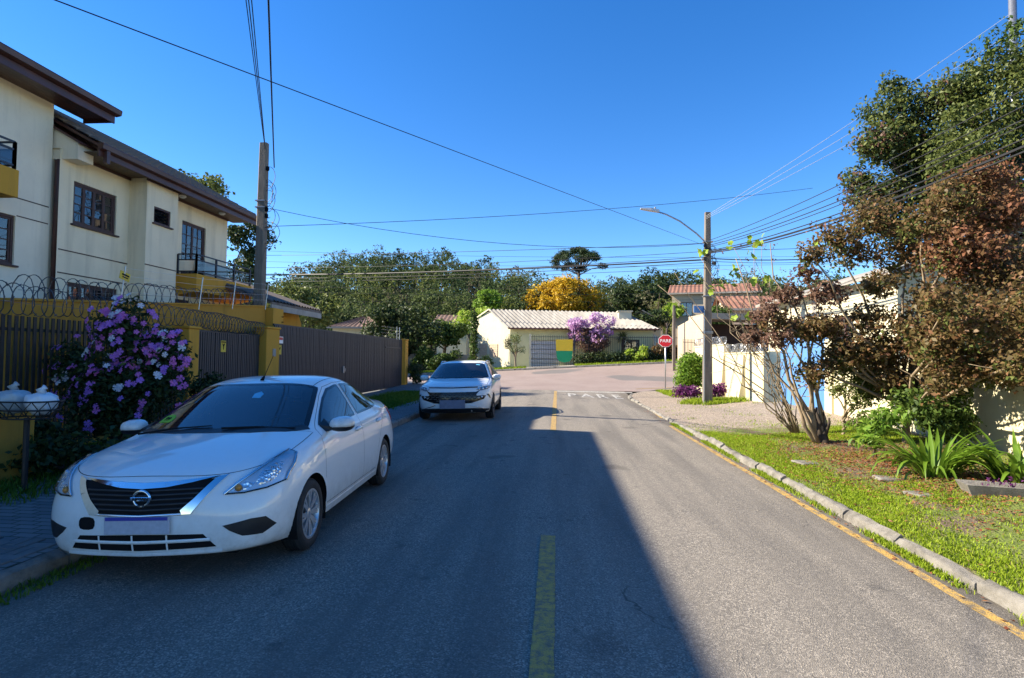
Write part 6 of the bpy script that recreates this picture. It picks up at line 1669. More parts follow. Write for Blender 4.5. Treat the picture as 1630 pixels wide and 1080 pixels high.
        for q in ((.712, .40, .765), (.575, .17, .68)):
            h, n = body.hit((sg * q[0] * S, q[1], q[2]), dh)
            mb = MB(); pr = [(.001, .026)] + [(.028 * math.sin(a), .026 * math.cos(a)) for a in (.4, .8, 1.2, 1.57)]
            mb.lathe(pr, 14, 'z', (0, 0, 0)); bo = mb.build('bulb', MATS['chrome'] if q[0] > .6 else MATS['amber'], lamp, smooth=True)
            bo.location = h + n * .006; bo.rotation_euler = n.to_track_quat('Z', 'Y').to_euler()
        patch(body, pts, dh, 'lamp_lens', MATS['lens_glass'], lamp, .020, .03, .014, sub=1, bulge=.012)
        # tail lamp
        tl = [(.60 * S, 4.36, .93), (.74 * S, 4.22, 1.0), (.79 * S, 4.02, .985), (.815 * S, 4.06, .90), (.80 * S, 4.22, .77), (.66 * S, 4.40, .78)]
        patch(body, tl if sg == 1 else mirx(tl), Vector((-.6 * sg, -.8, 0)), 'tail_lamp', MATS['tail_red'], root, .010, .035, .014, sub=1)
        # door mirror
        mo = bpy.data.objects.new('door_mirror', None); COL.objects.link(mo); mo.parent = root; mo.location = (sg * .90 * S, 1.46, 1.01)
        rings = []; mb = MB(); n = 14
        for t, yy in ((.25, -.085), (.62, -.07), (.88, -.035), (1.0, .02), (1.0, .055)):
            for k in range(n):
                a = 2 * math.pi * k / n; ca, sa = math.cos(a), math.sin(a)
                cx_ = math.copysign(abs(ca) ** .75, ca) * .125 * t; cz_ = math.copysign(abs(sa) ** .8, sa) * .075 * t
                rings.append((cx_ + sg * .01 * (1 - t), yy + .02 * sg * 0, cz_ + .004 * ca))
        fs_ = [(r * n + k, r * n + (k + 1) % n, (r + 1) * n + (k + 1) % n, (r + 1) * n + k) for r in range(4) for k in range(n)] + [tuple(range(n))]
        mb.add([(x, y, max(z, -.022)) for x, y, z in rings], fs_); o = mb.build('mirror_shell', P, mo, smooth=True)
        low = MB(); low.add([(x * .995, y + .002, min(z, -.020) * .99) for x, y, z in rings], fs_); low.build('mirror_base', MATS['black_plastic'], mo, smooth=True)
        gm = MB(); gm.add([(x * .93, .05, z * .90) for x, y, z in rings[-n:]], [tuple(range(n))]); gm.build('mirror_glass', MATS['chrome'], mo)
        MB().add([(-sg * .09, -.03, -.055), (-sg * .09, .05, -.055), (-sg * .20, .06, -.075), (-sg * .20, -.10, -.075), (-sg * .09, -.03, -.02), (-sg * .09, .05, -.02), (-sg * .20, .06, .055), (-sg * .20, -.06, -.0)],
                 [(0, 1, 2, 3), (4, 7, 6, 5), (0, 4, 5, 1), (2, 6, 7, 3), (0, 3, 7, 4), (1, 5, 6, 2)]).build('mirror_foot', MATS['black_plastic'], mo)
        # door handles
        for u in (2.30, 3.20):
            h, n = body.hit((sg * .85 * S, u, .865), (-sg, 0, 0))
            mb = MB(); mb.tube([h + n * .004 + Vector((0, -.09, 0)), h + n * .030 + Vector((0, -.065, .004)), h + n * .036 + Vector((0, 0, .006)), h + n * .030 + Vector((0, .065, .004)), h + n * .004 + Vector((0, .09, 0))], [.012, .016, .017, .016, .012], 8)
            mb.build('door_handle', P, root, smooth=True)
            dk = [(sg * .85 * S, u - .055, .885), (sg * .85 * S, u + .055, .885), (sg * .85 * S, u + .055, .848), (sg * .85 * S, u - .055, .848)]
            patch(body, dk, (-sg, 0, 0), 'handle_shade_patch', MATS['lamp_grey'], root, .001, .03, .002, sub=3, sharp=())  # flat grey patch; shade of the handle hollow is put into its colour
        # sill strip
        seam(body, [(sg * .85 * S, 1.26, .262), (sg * .85 * S, 3.10, .262)], (-sg, 0, 0), 'sill_trim', P, root, .022, .003, proud=True)
    # wipers, cowl, stickers
    mb = MB()
    for x0, x1, u in ((.06, .60, 1.03), (-.62, -.04, 1.05)):
        h0, n0 = body.hit((x0 * S, u + .02, 1), D_); h1, n1 = body.hit((x1 * S, u + (.16 if abs(x1) > .5 else .05), 1), D_)
        mb.tube([h0 + n0 * .02, (h0 + h1) / 2 + n0 * .03, h1 + n1 * .015], [.010, .008, .005], 6)
    mb.build('wiper', blk, root)
    cw = [(0, .985, 1), (.3 * S, 1.0, 1), (.55 * S, 1.10, 1), (.70 * S, 1.25, 1), (.66 * S, 1.30, 1), (.52 * S, 1.17, 1), (.3 * S, 1.085, 1), (0, 1.07, 1)]
    cw = cw + [(-p[0], p[1], p[2]) for p in cw[-2:0:-1]]
    patch(body, cw, D_, 'cowl_panel', MATS['black_plastic'], root, .004, .06, .004, sub=1)
    st = [(-.60 * S, 1.33, 1), (-.48 * S, 1.25, 1), (-.45 * S, 1.29, 1), (-.475 * S, 1.37, 1), (-.57 * S, 1.42, 1)]
    sk = patch(body, st, D_, 'app_sticker', MATS['lime_sticker'], root, .007, .04, .002, sub=2, sharp=(0,))
    h, n = body.hit((-.52 * S, 1.325, 1), D_)
    text_mesh('sticker_lettering', '99', .075, .001, blk, sk, Matrix.Translation(h + n * .010) @ Matrix.Rotation(rad(0), 4, 'Z') @ n.to_track_quat('Z', 'Y').to_matrix().to_4x4(), .001, 1.2)
    s2 = [(.12 * S, 1.60, 1), (.16 * S, 1.66, 1), (.16 * S, 1.52, 1), (.08 * S, 1.52, 1), (.08 * S, 1.66, 1)]
    s2 = [(.12 * S, 1.70, 1), (.16 * S, 1.655, 1), (.155 * S, 1.575, 1), (.085 * S, 1.575, 1), (.08 * S, 1.655, 1)]
    patch(body, s2, D_, 'windscreen_sticker', MATS['blue_sticker'], root, .005, .04, .002, sub=1)
    # running gear and cabin
    for (u, z) in whl:
        for sg in (1, -1): make_wheel(root, (sg * .755 * S, u, z), sg, .305, .205, .19, MATS['alloy'], 8, True)
    car_shell_floor(root, S, 4.49, .85, whl, R, .17)
    car_interior(root, S, 1.98, 2.9, .95, .74)
    return root, body
SEDAN, SEDAN_BODY = make_sedan()
def make_suv():
    S = 1.13
    root = empty('parked_car', (-2.78, 15.25, -.077), 0, 'white sport utility car parked further up with wide honeycomb grille', 'car', 'white cars parked along the left kerb')
    root.rotation_euler = (0, -.03, rad(1.5))
    A = [
     [(.18, .22), (.20, .36, .22), (.28, .66, .22), (.50, .84, .24)],
     [(.04, .27), (.06, .36, .27), (.14, .66, .28), (.36, .87, .30)],
     [(.0, .45), (.02, .36, .45), (.10, .66, .46), (.32, .90, .47)],
     [(.0, .66), (.02, .36, .66), (.10, .66, .67), (.32, .91, .68)],
     [(.03, .84), (.05, .36, .84), (.14, .66, .845), (.38, .895, .86)],
     [(.10, .955), (.12, .36, .955), (.22, .64, .96), (.50, .86, .975)],
     [(.55, 1.06), (.56, .36, 1.06), (.65, .64, 1.055), (.85, .85, 1.03)],
     [(1.10, 1.14), (1.12, .36, 1.14), (1.20, .62, 1.13), (1.36, .80, 1.11)],
     [(1.50, 1.39), (1.51, .35, 1.385), (1.56, .58, 1.37), (1.66, .745, 1.32)],
     [(1.92, 1.61), (1.93, .33, 1.605), (1.97, .53, 1.59), (2.06, .66, 1.53)],
     [(2.50, 1.675), (2.50, .33, 1.67), (2.50, .54, 1.65), (2.52, .665, 1.59)],
     [(3.50, 1.665), (3.50, .33, 1.66), (3.50, .53, 1.64), (3.45, .655, 1.58)],
     [(4.25, 1.60), (4.24, .33, 1.595), (4.20, .52, 1.57), (4.10, .63, 1.50)],
     [(4.60, 1.15), (4.59, .36, 1.15), (4.55, .62, 1.14), (4.42, .78, 1.12)],
     [(4.68, .98), (4.67, .38, .98), (4.62, .65, .98), (4.48, .85, .97)],
     [(4.70, .80), (4.69, .38, .80), (4.64, .66, .80), (4.50, .88, .80)],
     [(4.74, .60), (4.73, .38, .60), (4.68, .66, .60), (4.54, .90, .60)],
     [(4.72, .42), (4.71, .38, .42), (4.66, .66, .42), (4.52, .89, .42)],
     [(4.62, .28), (4.61, .38, .28), (4.56, .64, .28), (4.42, .86, .29)]]
    def col(u, belt, sh): return [(u, .865, belt), (u, .915, sh), (u, .925, .66), (u, .92, .42), (u, .87, .23)]
    B = {6: [(.87, .90, .97), (.87, .92, .84), (.87, .925, .66), (.87, .92, .44), (.87, .87, .24)],
         7: col(1.34, 1.06, .92), 8: col(1.66, 1.10, .95), 9: col(2.06, 1.115, .965), 10: col(2.52, 1.13, .975), 11: col(3.45, 1.155, .99), 12: col(4.10, 1.165, 1.0)}
    body = CarBody(cage_mesh(A, B, 5, S, 3, {0: .6, 5: .4, 7: .75, 9: .25, 12: .6, 13: .4, 18: .6}, {(1, 6, 13): .5, (5, 5, 13): .6, (2, 6, 13): .3}))
    whl = [(.93, .345), (3.66, .345)]; R = .40
    L_, D_, FR = (-1, 0, 0), (0, 0, -1), (0, 1, -.05)
    P = MATS['paint']; blk = MATS['matt_black']
    def side(pts): return [(.9 * S, u, z) for u, z in pts]
    ws = [(0, 1.125, 1.1), (.36 * S, 1.15, 1.1), (.60 * S, 1.24, 1.1), (.755 * S, 1.39, 1.1), (.69 * S, 1.66, 1.3), (.60 * S, 1.98, 1.5), (.35 * S, 1.905, 1.6), (0, 1.885, 1.6)]
    ws = ws + mirx(ws[-2:0:-1])
    fd = side([(1.50, 1.135), (1.75, 1.27), (2.05, 1.43), (2.35, 1.515), (2.62, 1.525), (2.63, 1.16)])
    rd = side([(2.72, 1.165), (2.71, 1.527), (3.10, 1.525), (3.45, 1.505), (3.62, 1.47), (3.62, 1.19)])
    qg = side([(3.68, 1.195), (3.68, 1.46), (3.92, 1.40), (4.08, 1.28), (4.0, 1.21)])
    body.carve_wheels(whl, R)
    allp = [(ws, D_)]
    for w_ in (fd, rd, qg): allp += [(w_, L_), (mirx(w_), (1, 0, 0))]
    for p, d in allp: body.alive &= ~body.mask_poly(p, d)
    hood = [(0, .13, .95), (.36 * S, .15, .95), (.62 * S, .25, .95), (.80 * S, .52, 1), (.80 * S, 1.30, 1.1), (.6 * S, 1.21, 1.1), (.36 * S, 1.12, 1.1), (0, 1.09, 1.1)]
    hood = hood + mirx(hood[-2:0:-1])
    fdo = side([(1.32, .35), (1.34, 1.0), (1.45, 1.12), (2.05, 1.47), (2.35, 1.55), (2.675, 1.56), (2.68, .35)])
    rdo = side([(2.68, .35), (2.675, 1.56), (3.45, 1.54), (3.65, 1.50), (3.65, 1.1), (3.45, .85), (3.25, .60), (3.20, .35)])
    body.extract(body.mask_poly(hood, D_), 'bonnet', P, root)
    drs = []
    for pts, d in ((fdo, L_), (rdo, L_), (mirx(fdo), (1, 0, 0)), (mirx(rdo), (1, 0, 0))): drs.append(body.extract(body.mask_poly(pts, d), 'door', P, root))
    body.extract(body.alive.copy(), 'body', P, root)
    seam(body, hood, D_, 'bonnet_seam', blk, root, .008, closed=True)
    for k, (pts, d) in enumerate(((fdo, L_), (rdo, L_), (mirx(fdo), (1, 0, 0)), (mirx(rdo), (1, 0, 0)))): seam(body, pts, d, 'door_seam', blk, drs[k], .007, closed=True)
    for i, (p, d) in enumerate(allp):
        seam(body, p, d, 'windscreen_trim' if i == 0 else 'window_trim', MATS['gloss_black'], root, .05, .004, closed=True)
        patch(body, p, d, 'windscreen' if i == 0 else 'side_window', MATS['windscreen_glass' if i == 0 else 'tinted_glass'], root, .003, .09, .003, sub=1)
    # front: strip, honeycomb grille, lamps
    seam(body, [(-.60 * S, .2, .925), (0, .08, .915), (.60 * S, .2, .925)], FR, 'bonnet_edge_strip', MATS['gloss_black'], root, .035, .004)
    g = [(-.66 * S, .14, .85), (-.56 * S, .10, .80), (0, 0, .80), (.56 * S, .10, .80), (.66 * S, .14, .85), (.55 * S, .10, .70), (.80 * S, .22, .70), (.74 * S, .17, .60), (.45 * S, .05, .50), (0, 0, .48), (-.45 * S, .05, .50), (-.74 * S, .17, .60), (-.80 * S, .22, .70), (-.55 * S, .10, .70)]
    patch(body, g, FR, 'grille', MATS['gloss_black'], root, .006, .06, .01, sub=1)
    for r, z in enumerate((.765, .715, .665, .615, .565)):
        n = 7 if r < 2 else 6
        for k in range(-n, n + 1):
            x = (k + (.5 if r % 2 else 0)) * .135
            if abs(x) > (.52, .54, .62, .55, .45)[r] * S: continue
            h, nn = body.hit((x, 0, z), FR)
            MB().prism([(x - .055, z), (x - .03, z + .016), (x + .03, z + .016), (x + .055, z), (x + .03, z - .016), (x - .03, z - .016)], h.y - .010, h.y - .020, 'y').build('grille_cell', MATS['dark_alloy'], root)
    ph, _ = body.hit((0, 0, .47), FR)
    MB().box((0, ph.y - .03, .475), (.62 * S, .02, .235), 0, .004).build('number_plate', MATS['plate_dark'], root)
    lo = [(-.86 * S, .33, .33), (-.5 * S, .1, .36), (0, 0, .37), (.5 * S, .1, .36), (.86 * S, .33, .33), (.80 * S, .38, .235), (0, .08, .235), (-.80 * S, .38, .235)]
    patch(body, lo, FR, 'lower_bumper', MATS['black_plastic'], root, .008, .06, .01, sub=1)
    for sg in (1, -1):
        def m(p): return p if sg == 1 else mirx(p)
        dh = Vector((-.5 * sg, 1, -.1))
        hl = m([(.56 * S, .16, .865), (.70 * S, .22, .925), (.84 * S, .42, .945), (.875 * S, .56, .93), (.86 * S, .40, .875), (.68 * S, .18, .83)])
        lp = patch(body, hl, dh, 'headlamp', MATS['lamp_grey'], root, .006, .04, .01, sub=1)
        for q in ((.64, .17, .873), (.73, .22, .89), (.81, .32, .905)):
            h, n = body.hit((sg * q[0] * S, q[1], q[2]), dh)
            mb = MB(); mb.lathe([(.001, .02), (.02, .016), (.032, 0)], 10, 'z'); b_ = mb.build('bulb', MATS['chrome'], lp, smooth=True); b_.location = h + n * .006; b_.rotation_euler = n.to_track_quat('Z', 'Y').to_euler()
        patch(body, hl, dh, 'lamp_lens', MATS['lens_glass'], lp, .022, .05, .014, sub=1)
        for q in ((.62, .11, .645), (.70, .15, .66)):
            h, n = body.hit((sg * q[0] * S, q[1], q[2]), dh)
            mb = MB(); mb.lathe([(.001, .018), (.022, .014), (.034, 0)], 10, 'z'); b_ = mb.build('fog_lamp', MATS['alloy'], root, smooth=True); b_.location = h + n * .008; b_.rotation_euler = n.to_track_quat('Z', 'Y').to_euler()
        bl = m([(.80 * S, .25, .735), (.86 * S, .34, .735), (.895 * S, .45, .62), (.885 * S, .42, .60), (.84 * S, .30, .68)])
        patch(body, bl, dh, 'bumper_blade', MATS['gloss_black'], root, .006, .04, .008, sub=1)
        seam(body, m([(.42 * S, .05, .45), (.60 * S, .12, .385), (.74 * S, .2, .345)]), FR, 'chrome_trim', MATS['chrome'], root, .022, .012, proud=True)
        tl = m([(.60 * S, 4.60, 1.05), (.80 * S, 4.45, 1.08), (.86 * S, 4.30, 1.06), (.87 * S, 4.35, .98), (.70 * S, 4.6, .95)])
        patch(body, tl, Vector((-.6 * sg, -.8, 0)), 'tail_lamp', MATS['tail_red'], root, .010, .05, .014, sub=1)
        mo = bpy.data.objects.new('door_mirror', None); COL.objects.link(mo); mo.parent = root; mo.location = (sg * .965 * S, 1.58, 1.155)
        mb = MB(); rings = []; n = 12
        for t, yy in ((.3, -.09), (.75, -.06), (1.0, 0), (1.0, .06)):
            for k in range(n):
                a = 2 * math.pi * k / n; ca, sa = math.cos(a), math.sin(a)
                rings.append((math.copysign(abs(ca) ** .75, ca) * .13 * t, yy, math.copysign(abs(sa) ** .8, sa) * .085 * t))
        fs_ = [(r * n + k, r * n + (k + 1) % n, (r + 1) * n + (k + 1) % n, (r + 1) * n + k) for r in range(3) for k in range(n)] + [tuple(range(n))]
        mb.add(rings, fs_); mb.build('mirror_shell', P, mo, smooth=True)
        MB().add([(x * .93, .055, z * .9) for x, y, z in rings[-n:]], [tuple(range(n))]).build('mirror_glass', MATS['chrome'], mo)
        MB().tube([(-sg * .10, .0, -.05), (-sg * .23, .02, -.07)], [.03, .045], 6).build('mirror_foot', MATS['black_plastic'], mo)
        mb = MB(); rp = [body.hit((sg * .60 * S, u, 1.6), D_) for u in (2.1, 2.5, 3.0, 3.5, 3.95)]
        mb.tube([h + n * (.0 if i in (0, 4) else .045) for i, (h, n) in enumerate(rp)], .018, 6); mb.build('roof_rail', MATS['alloy'], root, smooth=True)
        for u in (2.50, 3.45):
            h, n = body.hit((sg * .92 * S, u, 1.0), (-sg, 0, 0))
            MB().tube([h + Vector((0, -.1, 0)), h + n * .03, h + Vector((0, .1, 0))], .014, 6).build('door_handle', P, root, smooth=True)
        seam(body, m([(.92 * S, 1.36, .32), (.92 * S, 3.24, .32)]), (-sg, 0, 0), 'sill_trim', MATS['black_plastic'], root, .13, .004)
        for (u, z) in whl:
            seam(body, [(sg * .92 * S, u + (R + .02) * math.cos(a), z + (R + .02) * math.sin(a)) for a in [math.pi * k / 14 for k in range(15)]], (-sg, 0, 0), 'arch_trim', MATS['black_plastic'], root, .05, .006)
            make_wheel(root, (sg * .83 * S, u, z), sg, .345, .235, .225, MATS['dark_alloy'], 5, True)
    st = [(.40 * S, 1.80, 1.5), (.50 * S, 1.81, 1.5), (.505 * S, 1.87, 1.5), (.405 * S, 1.86, 1.5)]
    patch(body, st, D_, 'windscreen_sticker', MATS['blue_sticker'], root, .006, .05, .002, sub=1)
    car_shell_floor(root, S, 4.74, .93, whl, R, .22)
    car_interior(root, S, 2.15, 3.1, 1.08, .82)
    return root
SUV = make_suv()
# ------------------------------------------------------------------ near plants
def shift(b, y2):
    """slide a blob along its line of sight scale: same bearing, other distance"""
    k = y2 / b[1]; return (b[0] * k, y2, 1.68 + (b[2] - 1.68) * k, b[3] * k)

def right_trees():
    rg = random.Random(12)
    bro = [(5.36, 11.3, 4.06, .50), (6.06, 11.3, 4.42, .58), (6.63, 11.3, 3.81, .60), (6.16, 11.3, 3.21, .42), (6.98, 11.3, 4.42, .52), (7.07, 11.3, 2.97, .5), (6.95, 11.3, 2.1, .58), (6.15, 11.3, 1.75, .50), (5.46, 11.3, 1.80, .40), (6.49, 11.3, 1.3, .42), (5.0, 11.3, 1.5, .42), (5.7, 11.2, 3.75, .4), (4.9, 11.3, 3.75, .32),
           (7.55, 11.3, 4.9, .55), (8.12, 11.3, 5.25, .5), (8.33, 11.3, 4.53, .7), (7.65, 11.3, 3.81, .7), (8.43, 11.3, 3.45, .75), (7.75, 11.3, 2.62, .7), (8.52, 11.3, 2.39, .7)]
    low = [(7.73, 11.3, 1.75, .62), (8.51, 11.3, 1.65, .6), (7.28, 11.3, 1.35, .42), (9.3, 11.3, 1.7, .7), (9.2, 11.3, 2.6, .8), (9.6, 11.3, 3.4, .8)]
    bro2 = [(4.3, 11.4, 2.45, .33), (4.9, 11.3, 2.3, .38), (5.6, 11.2, 1.95, .45), (6.1, 11.2, 1.95, .5), (5.8, 11.2, 2.5, .42), (6.35, 11.2, 1.35, .36), (5.15, 11.3, 2.35, .36), (6.3, 8.9, 2.3, .5), (6.6, 8.2, 2.5, .55), (6.0, 9.6, 2.2, .45), (6.9, 8.8, 1.9, .4), (6.5, 7.4, 2.5, .5), (5.6, 8.6, 2.6, .4), (6.5, 10.1, 1.75, .45), (6.0, 9.3, 1.95, .38), (6.7, 9.2, 1.6, .4), (6.5, 8.3, 1.75, .4), (6.2, 10.6, 2.4, .45)]
    bl = bro2 + [shift(b, 11.3 + rg.uniform(-.8, .7)) for b in bro] + [shift(b, 9.4) for b in low] + [shift(b, 10.3) for b in bro[13:]]
    bl = [(x, y, z, r, r, r * .8) for x, y, z, r in bl]
    base = (6.75, 11.5, verge_z(6.75, 11.5))
    t = empty('bronze_tree', base, 0, 'spreading bronze leaved tree over the garden wall on the right', 'tree')
    B = [(b[0] - base[0], b[1] - base[1], b[2] - base[2]) + b[3:] for b in bl]
    limbs('trunk', (0, 0, -.1), [b[:3] for b in B[::2]], .075, M['bark_pale'], t, 3, (.0, .0, .75), wig=.10, twigs=4, twig_len=.5)
    red = [b for b in B if b[2] > 3.2 and b[0] > .2]; oth = [b for b in B if not (b[2] > 3.2 and b[0] > .2)]
    leaves('crown', oth, 42000, .075, M['leaf_bronze'], t, 5, shell=.15, clusters=9, asp=.55)
    leaves('red_crown', red, 14000, .075, M['leaf_redtip'], t, 6, shell=.15, clusters=9, asp=.55)
    leaves('inner_foliage', [(b[0], b[1] + .15, b[2] - .1, b[3] * .8, b[4] * .8, b[5] * .8) for b in B], 12000, .075, M['leaf_olive'], t, 7, shell=.1, clusters=8)
    # sparse multi stemmed shrub beside it
    base = (5.22, 11.6, verge_z(5.2, 11.6)); m = empty('multi_stem_shrub', base, 0, 'pale multi stemmed shrub with sparse brown leaves before the blue gate', 'shrub')
    my = [(4.54, 11.6, 3.0, .34), (4.17, 11.6, 2.62, .36), (4.89, 11.6, 2.37, .45), (5.14, 11.6, 3.0, .38), (4.3, 11.6, 2.1, .30), (5.49, 11.6, 2.38, .34), (3.98, 11.6, 2.15, .28), (4.78, 11.6, 3.37, .26)]
    B = [(b[0] - base[0], b[1] - base[1] + rg.uniform(-.4, .4), b[2] - base[2], b[3], b[3], b[3] * .8) for b in my]
    limbs('stems', (-.02, 0, -.1), [b[:3] for b in B[::2]] + [(-1.55, .3, 3.7), (-.9, .2, 4.0), (.1, .3, 2.9), (-.5, -.1, 3.2)],   .055, M['bark_pale'], m, 8, None, wig=.12, twigs=3, twig_len=.5)
    limbs('root_flare', (0, 0, -.1), [(-.1, 0, .7), (.05, .05, .6), (.12, -.05, .5), (-.18, .04, .5)], .12, M['bark_dark'], m, 9, None, .1)
    leaves('foliage', B, 4300, .08, M['leaf_brown'], m, 9, shell=.1, clusters=10)
    tips = [Vector((rg.uniform(-2.0, -.2), rg.uniform(-.2, .6), rg.uniform(2.6, 4.0))) for _ in range(40)]
    SH = leaves('seed_heads', [(p.x, p.y, p.z, .05, .05, .06) for p in tips], 260, .04, M['leaf_brown'], m, 10, shell=.0); SH['kind'] = 'stuff'
    # climbing plant with big lime leaves strung through the stems
    sq = [(3.69, 13.0, 3.51), (3.92, 13.0, 3.58), (4.02, 13.0, 3.72), (4.34, 13.0, 4.14), (4.41, 13.0, 4.36), (3.23, 13.0, 4.0), (3.16, 13.0, 3.65), (4.06, 13.0, 2.66), (4.27, 13.0, 2.73), (3.97, 13.0, 4.22), (3.58, 13.0, 3.29), (4.47, 13.0, 3.37), (4.58, 13.0, 4.43), (5.63, 13.0, 4.28), (3.86, 13.0, 3.36), (4.75, 13.0, 3.58)]
    c = empty('climbing_plant', (5.3, 13.0, verge_z(5.3, 13)), 0, 'lanky climber with large lime green leaves reaching past the right pole', 'climber')
    mb = MB(); o_ = Vector(c.location)
    for p in sq:
        q = Vector(p) - o_; pts, rr = bent((rg.uniform(-.1, .1), rg.uniform(-.1, .1), -.05), q, .013, .005, rg, 7, .14); mb.tube(pts, rr, 5)
        for k in range(3):
            s_ = pts[rg.randrange(3, 7)]; p2, r2 = bent(s_, s_ + Vector((rg.uniform(-.8, .5), rg.uniform(-.3, .3), rg.uniform(-.3, .7))), .010, .004, rg, 4, .3); mb.tube(p2, r2, 4)
    for e in ((-2.6, .2, 3.6), (-3.0, .1, 3.3), (-2.0, 0, 2.2), (-1.6, .3, 1.7)):
        pts, rr = bent((0, 0, -.05), e, .018, .005, rg, 8, .18); mb.tube(pts, rr, 5)
    mb.build('stems', M['bark_pale'], c, smooth=True)
    lf = []; n = 9
    lm = MB(); lm.add([(0, 0, 0)] + [(.105 * (1 + .16 * math.cos(5 * a)) * math.cos(a), .105 * (1 + .16 * math.cos(5 * a)) * math.sin(a), .018 * math.cos(2 * a) - .012) for a in [2 * math.pi * k / 20 for k in range(20)]], [(0, 1 + k, 1 + (k + 1) % 20) for k in range(20)])
    lme = lm.mesh('leaf'); lme.materials.append(M['leaf_lime'])
    for p in sq:
        for k in range(rg.randint(2, 4)):
            l = bpy.data.objects.new('leaf', lme); COL.objects.link(l); l.parent = c; l.location = Vector(p) - o_ + Vector((rg.uniform(-.14, .14), rg.uniform(-.1, .1), rg.uniform(-.13, .13))); l.rotation_euler = (rg.uniform(.4, 1.5), rg.uniform(-.5, .5), rg.uniform(0, 6.28)); s_ = rg.uniform(.5, .95); l.scale = (s_, s_, s_)
    # background trees
    dk = [(9.84, 17.0, 8.93, .85), (9.31, 17.0, 7.83, .72), (10.35, 17.0, 8.0, .95), (9.47, 17.0, 6.54, .75), (9.04, 17.0, 7.1, .45), (11.05, 17.0, 8.9, .8), (10.51, 17.0, 6.71, .9), (10.15, 17.0, 5.62, .7), (9.67, 17.0, 9.67, .35), (11.2, 17.4, 7.6, .8)]
    dk = [(x, y + rg.uniform(-.6, .6), z, r, r, r * .75) for x, y, z, r in dk]
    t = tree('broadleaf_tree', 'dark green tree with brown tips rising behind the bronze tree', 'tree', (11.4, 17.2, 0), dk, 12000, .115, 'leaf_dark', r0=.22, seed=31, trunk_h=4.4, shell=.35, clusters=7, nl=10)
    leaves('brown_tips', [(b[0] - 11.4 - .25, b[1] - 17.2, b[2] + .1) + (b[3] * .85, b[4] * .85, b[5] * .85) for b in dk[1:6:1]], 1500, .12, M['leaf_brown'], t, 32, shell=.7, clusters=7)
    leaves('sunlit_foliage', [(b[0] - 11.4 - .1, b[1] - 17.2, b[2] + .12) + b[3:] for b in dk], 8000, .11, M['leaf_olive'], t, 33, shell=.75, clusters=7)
    ol = [(10.87, 15.5, 9.08, .75), (11.65, 15.5, 9.56, .8), (10.37, 15.5, 6.92, 1.0), (11.46, 15.5, 7.57, 1.2), (10.97, 15.5, 5.76, 1.2), (11.9, 15.5, 5.91, 1.15), (11.87, 15.5, 4.27, 1.0), (11.78, 15.5, 8.39, 1.05), (10.54, 15.5, 8.0, .7), (12.27, 15.5, 9.3, .8), (12.9, 15.6, 7.6, 1.2), (13, 15.6, 6, 1.2)]
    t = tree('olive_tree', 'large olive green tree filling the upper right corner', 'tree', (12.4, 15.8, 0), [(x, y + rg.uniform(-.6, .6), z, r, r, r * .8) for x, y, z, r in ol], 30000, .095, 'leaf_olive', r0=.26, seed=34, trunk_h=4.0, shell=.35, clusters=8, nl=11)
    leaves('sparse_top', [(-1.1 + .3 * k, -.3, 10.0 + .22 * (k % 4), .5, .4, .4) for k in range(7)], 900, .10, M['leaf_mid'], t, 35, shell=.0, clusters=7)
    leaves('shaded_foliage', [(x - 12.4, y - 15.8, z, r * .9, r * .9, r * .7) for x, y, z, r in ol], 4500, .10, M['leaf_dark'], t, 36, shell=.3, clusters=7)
    tree('garden_shrub', 'thin leafy shrub against the cream wall beneath the bronze tree', 'shrub', (6.1, 12.6, verge_z(6.1, 12.6)), crown(6.2, 12.3, 1.15, .6, .4, .75, 12, .34, 37), 3400, .08, 'leaf_olive', 'bark_pale', r0=.04, seed=37, shell=.1)
    tree('garden_shrub', 'dark green shrub between bronze tree trunk and wall', 'shrub', (6.6, 10.6, verge_z(6.6, 10.6)), crown(6.7, 10.6, .95, .55, .5, .6, 12, .32, 38), 4600, .085, 'leaf_mid', r0=.04, seed=38, shell=.2, nl=5)
right_trees()

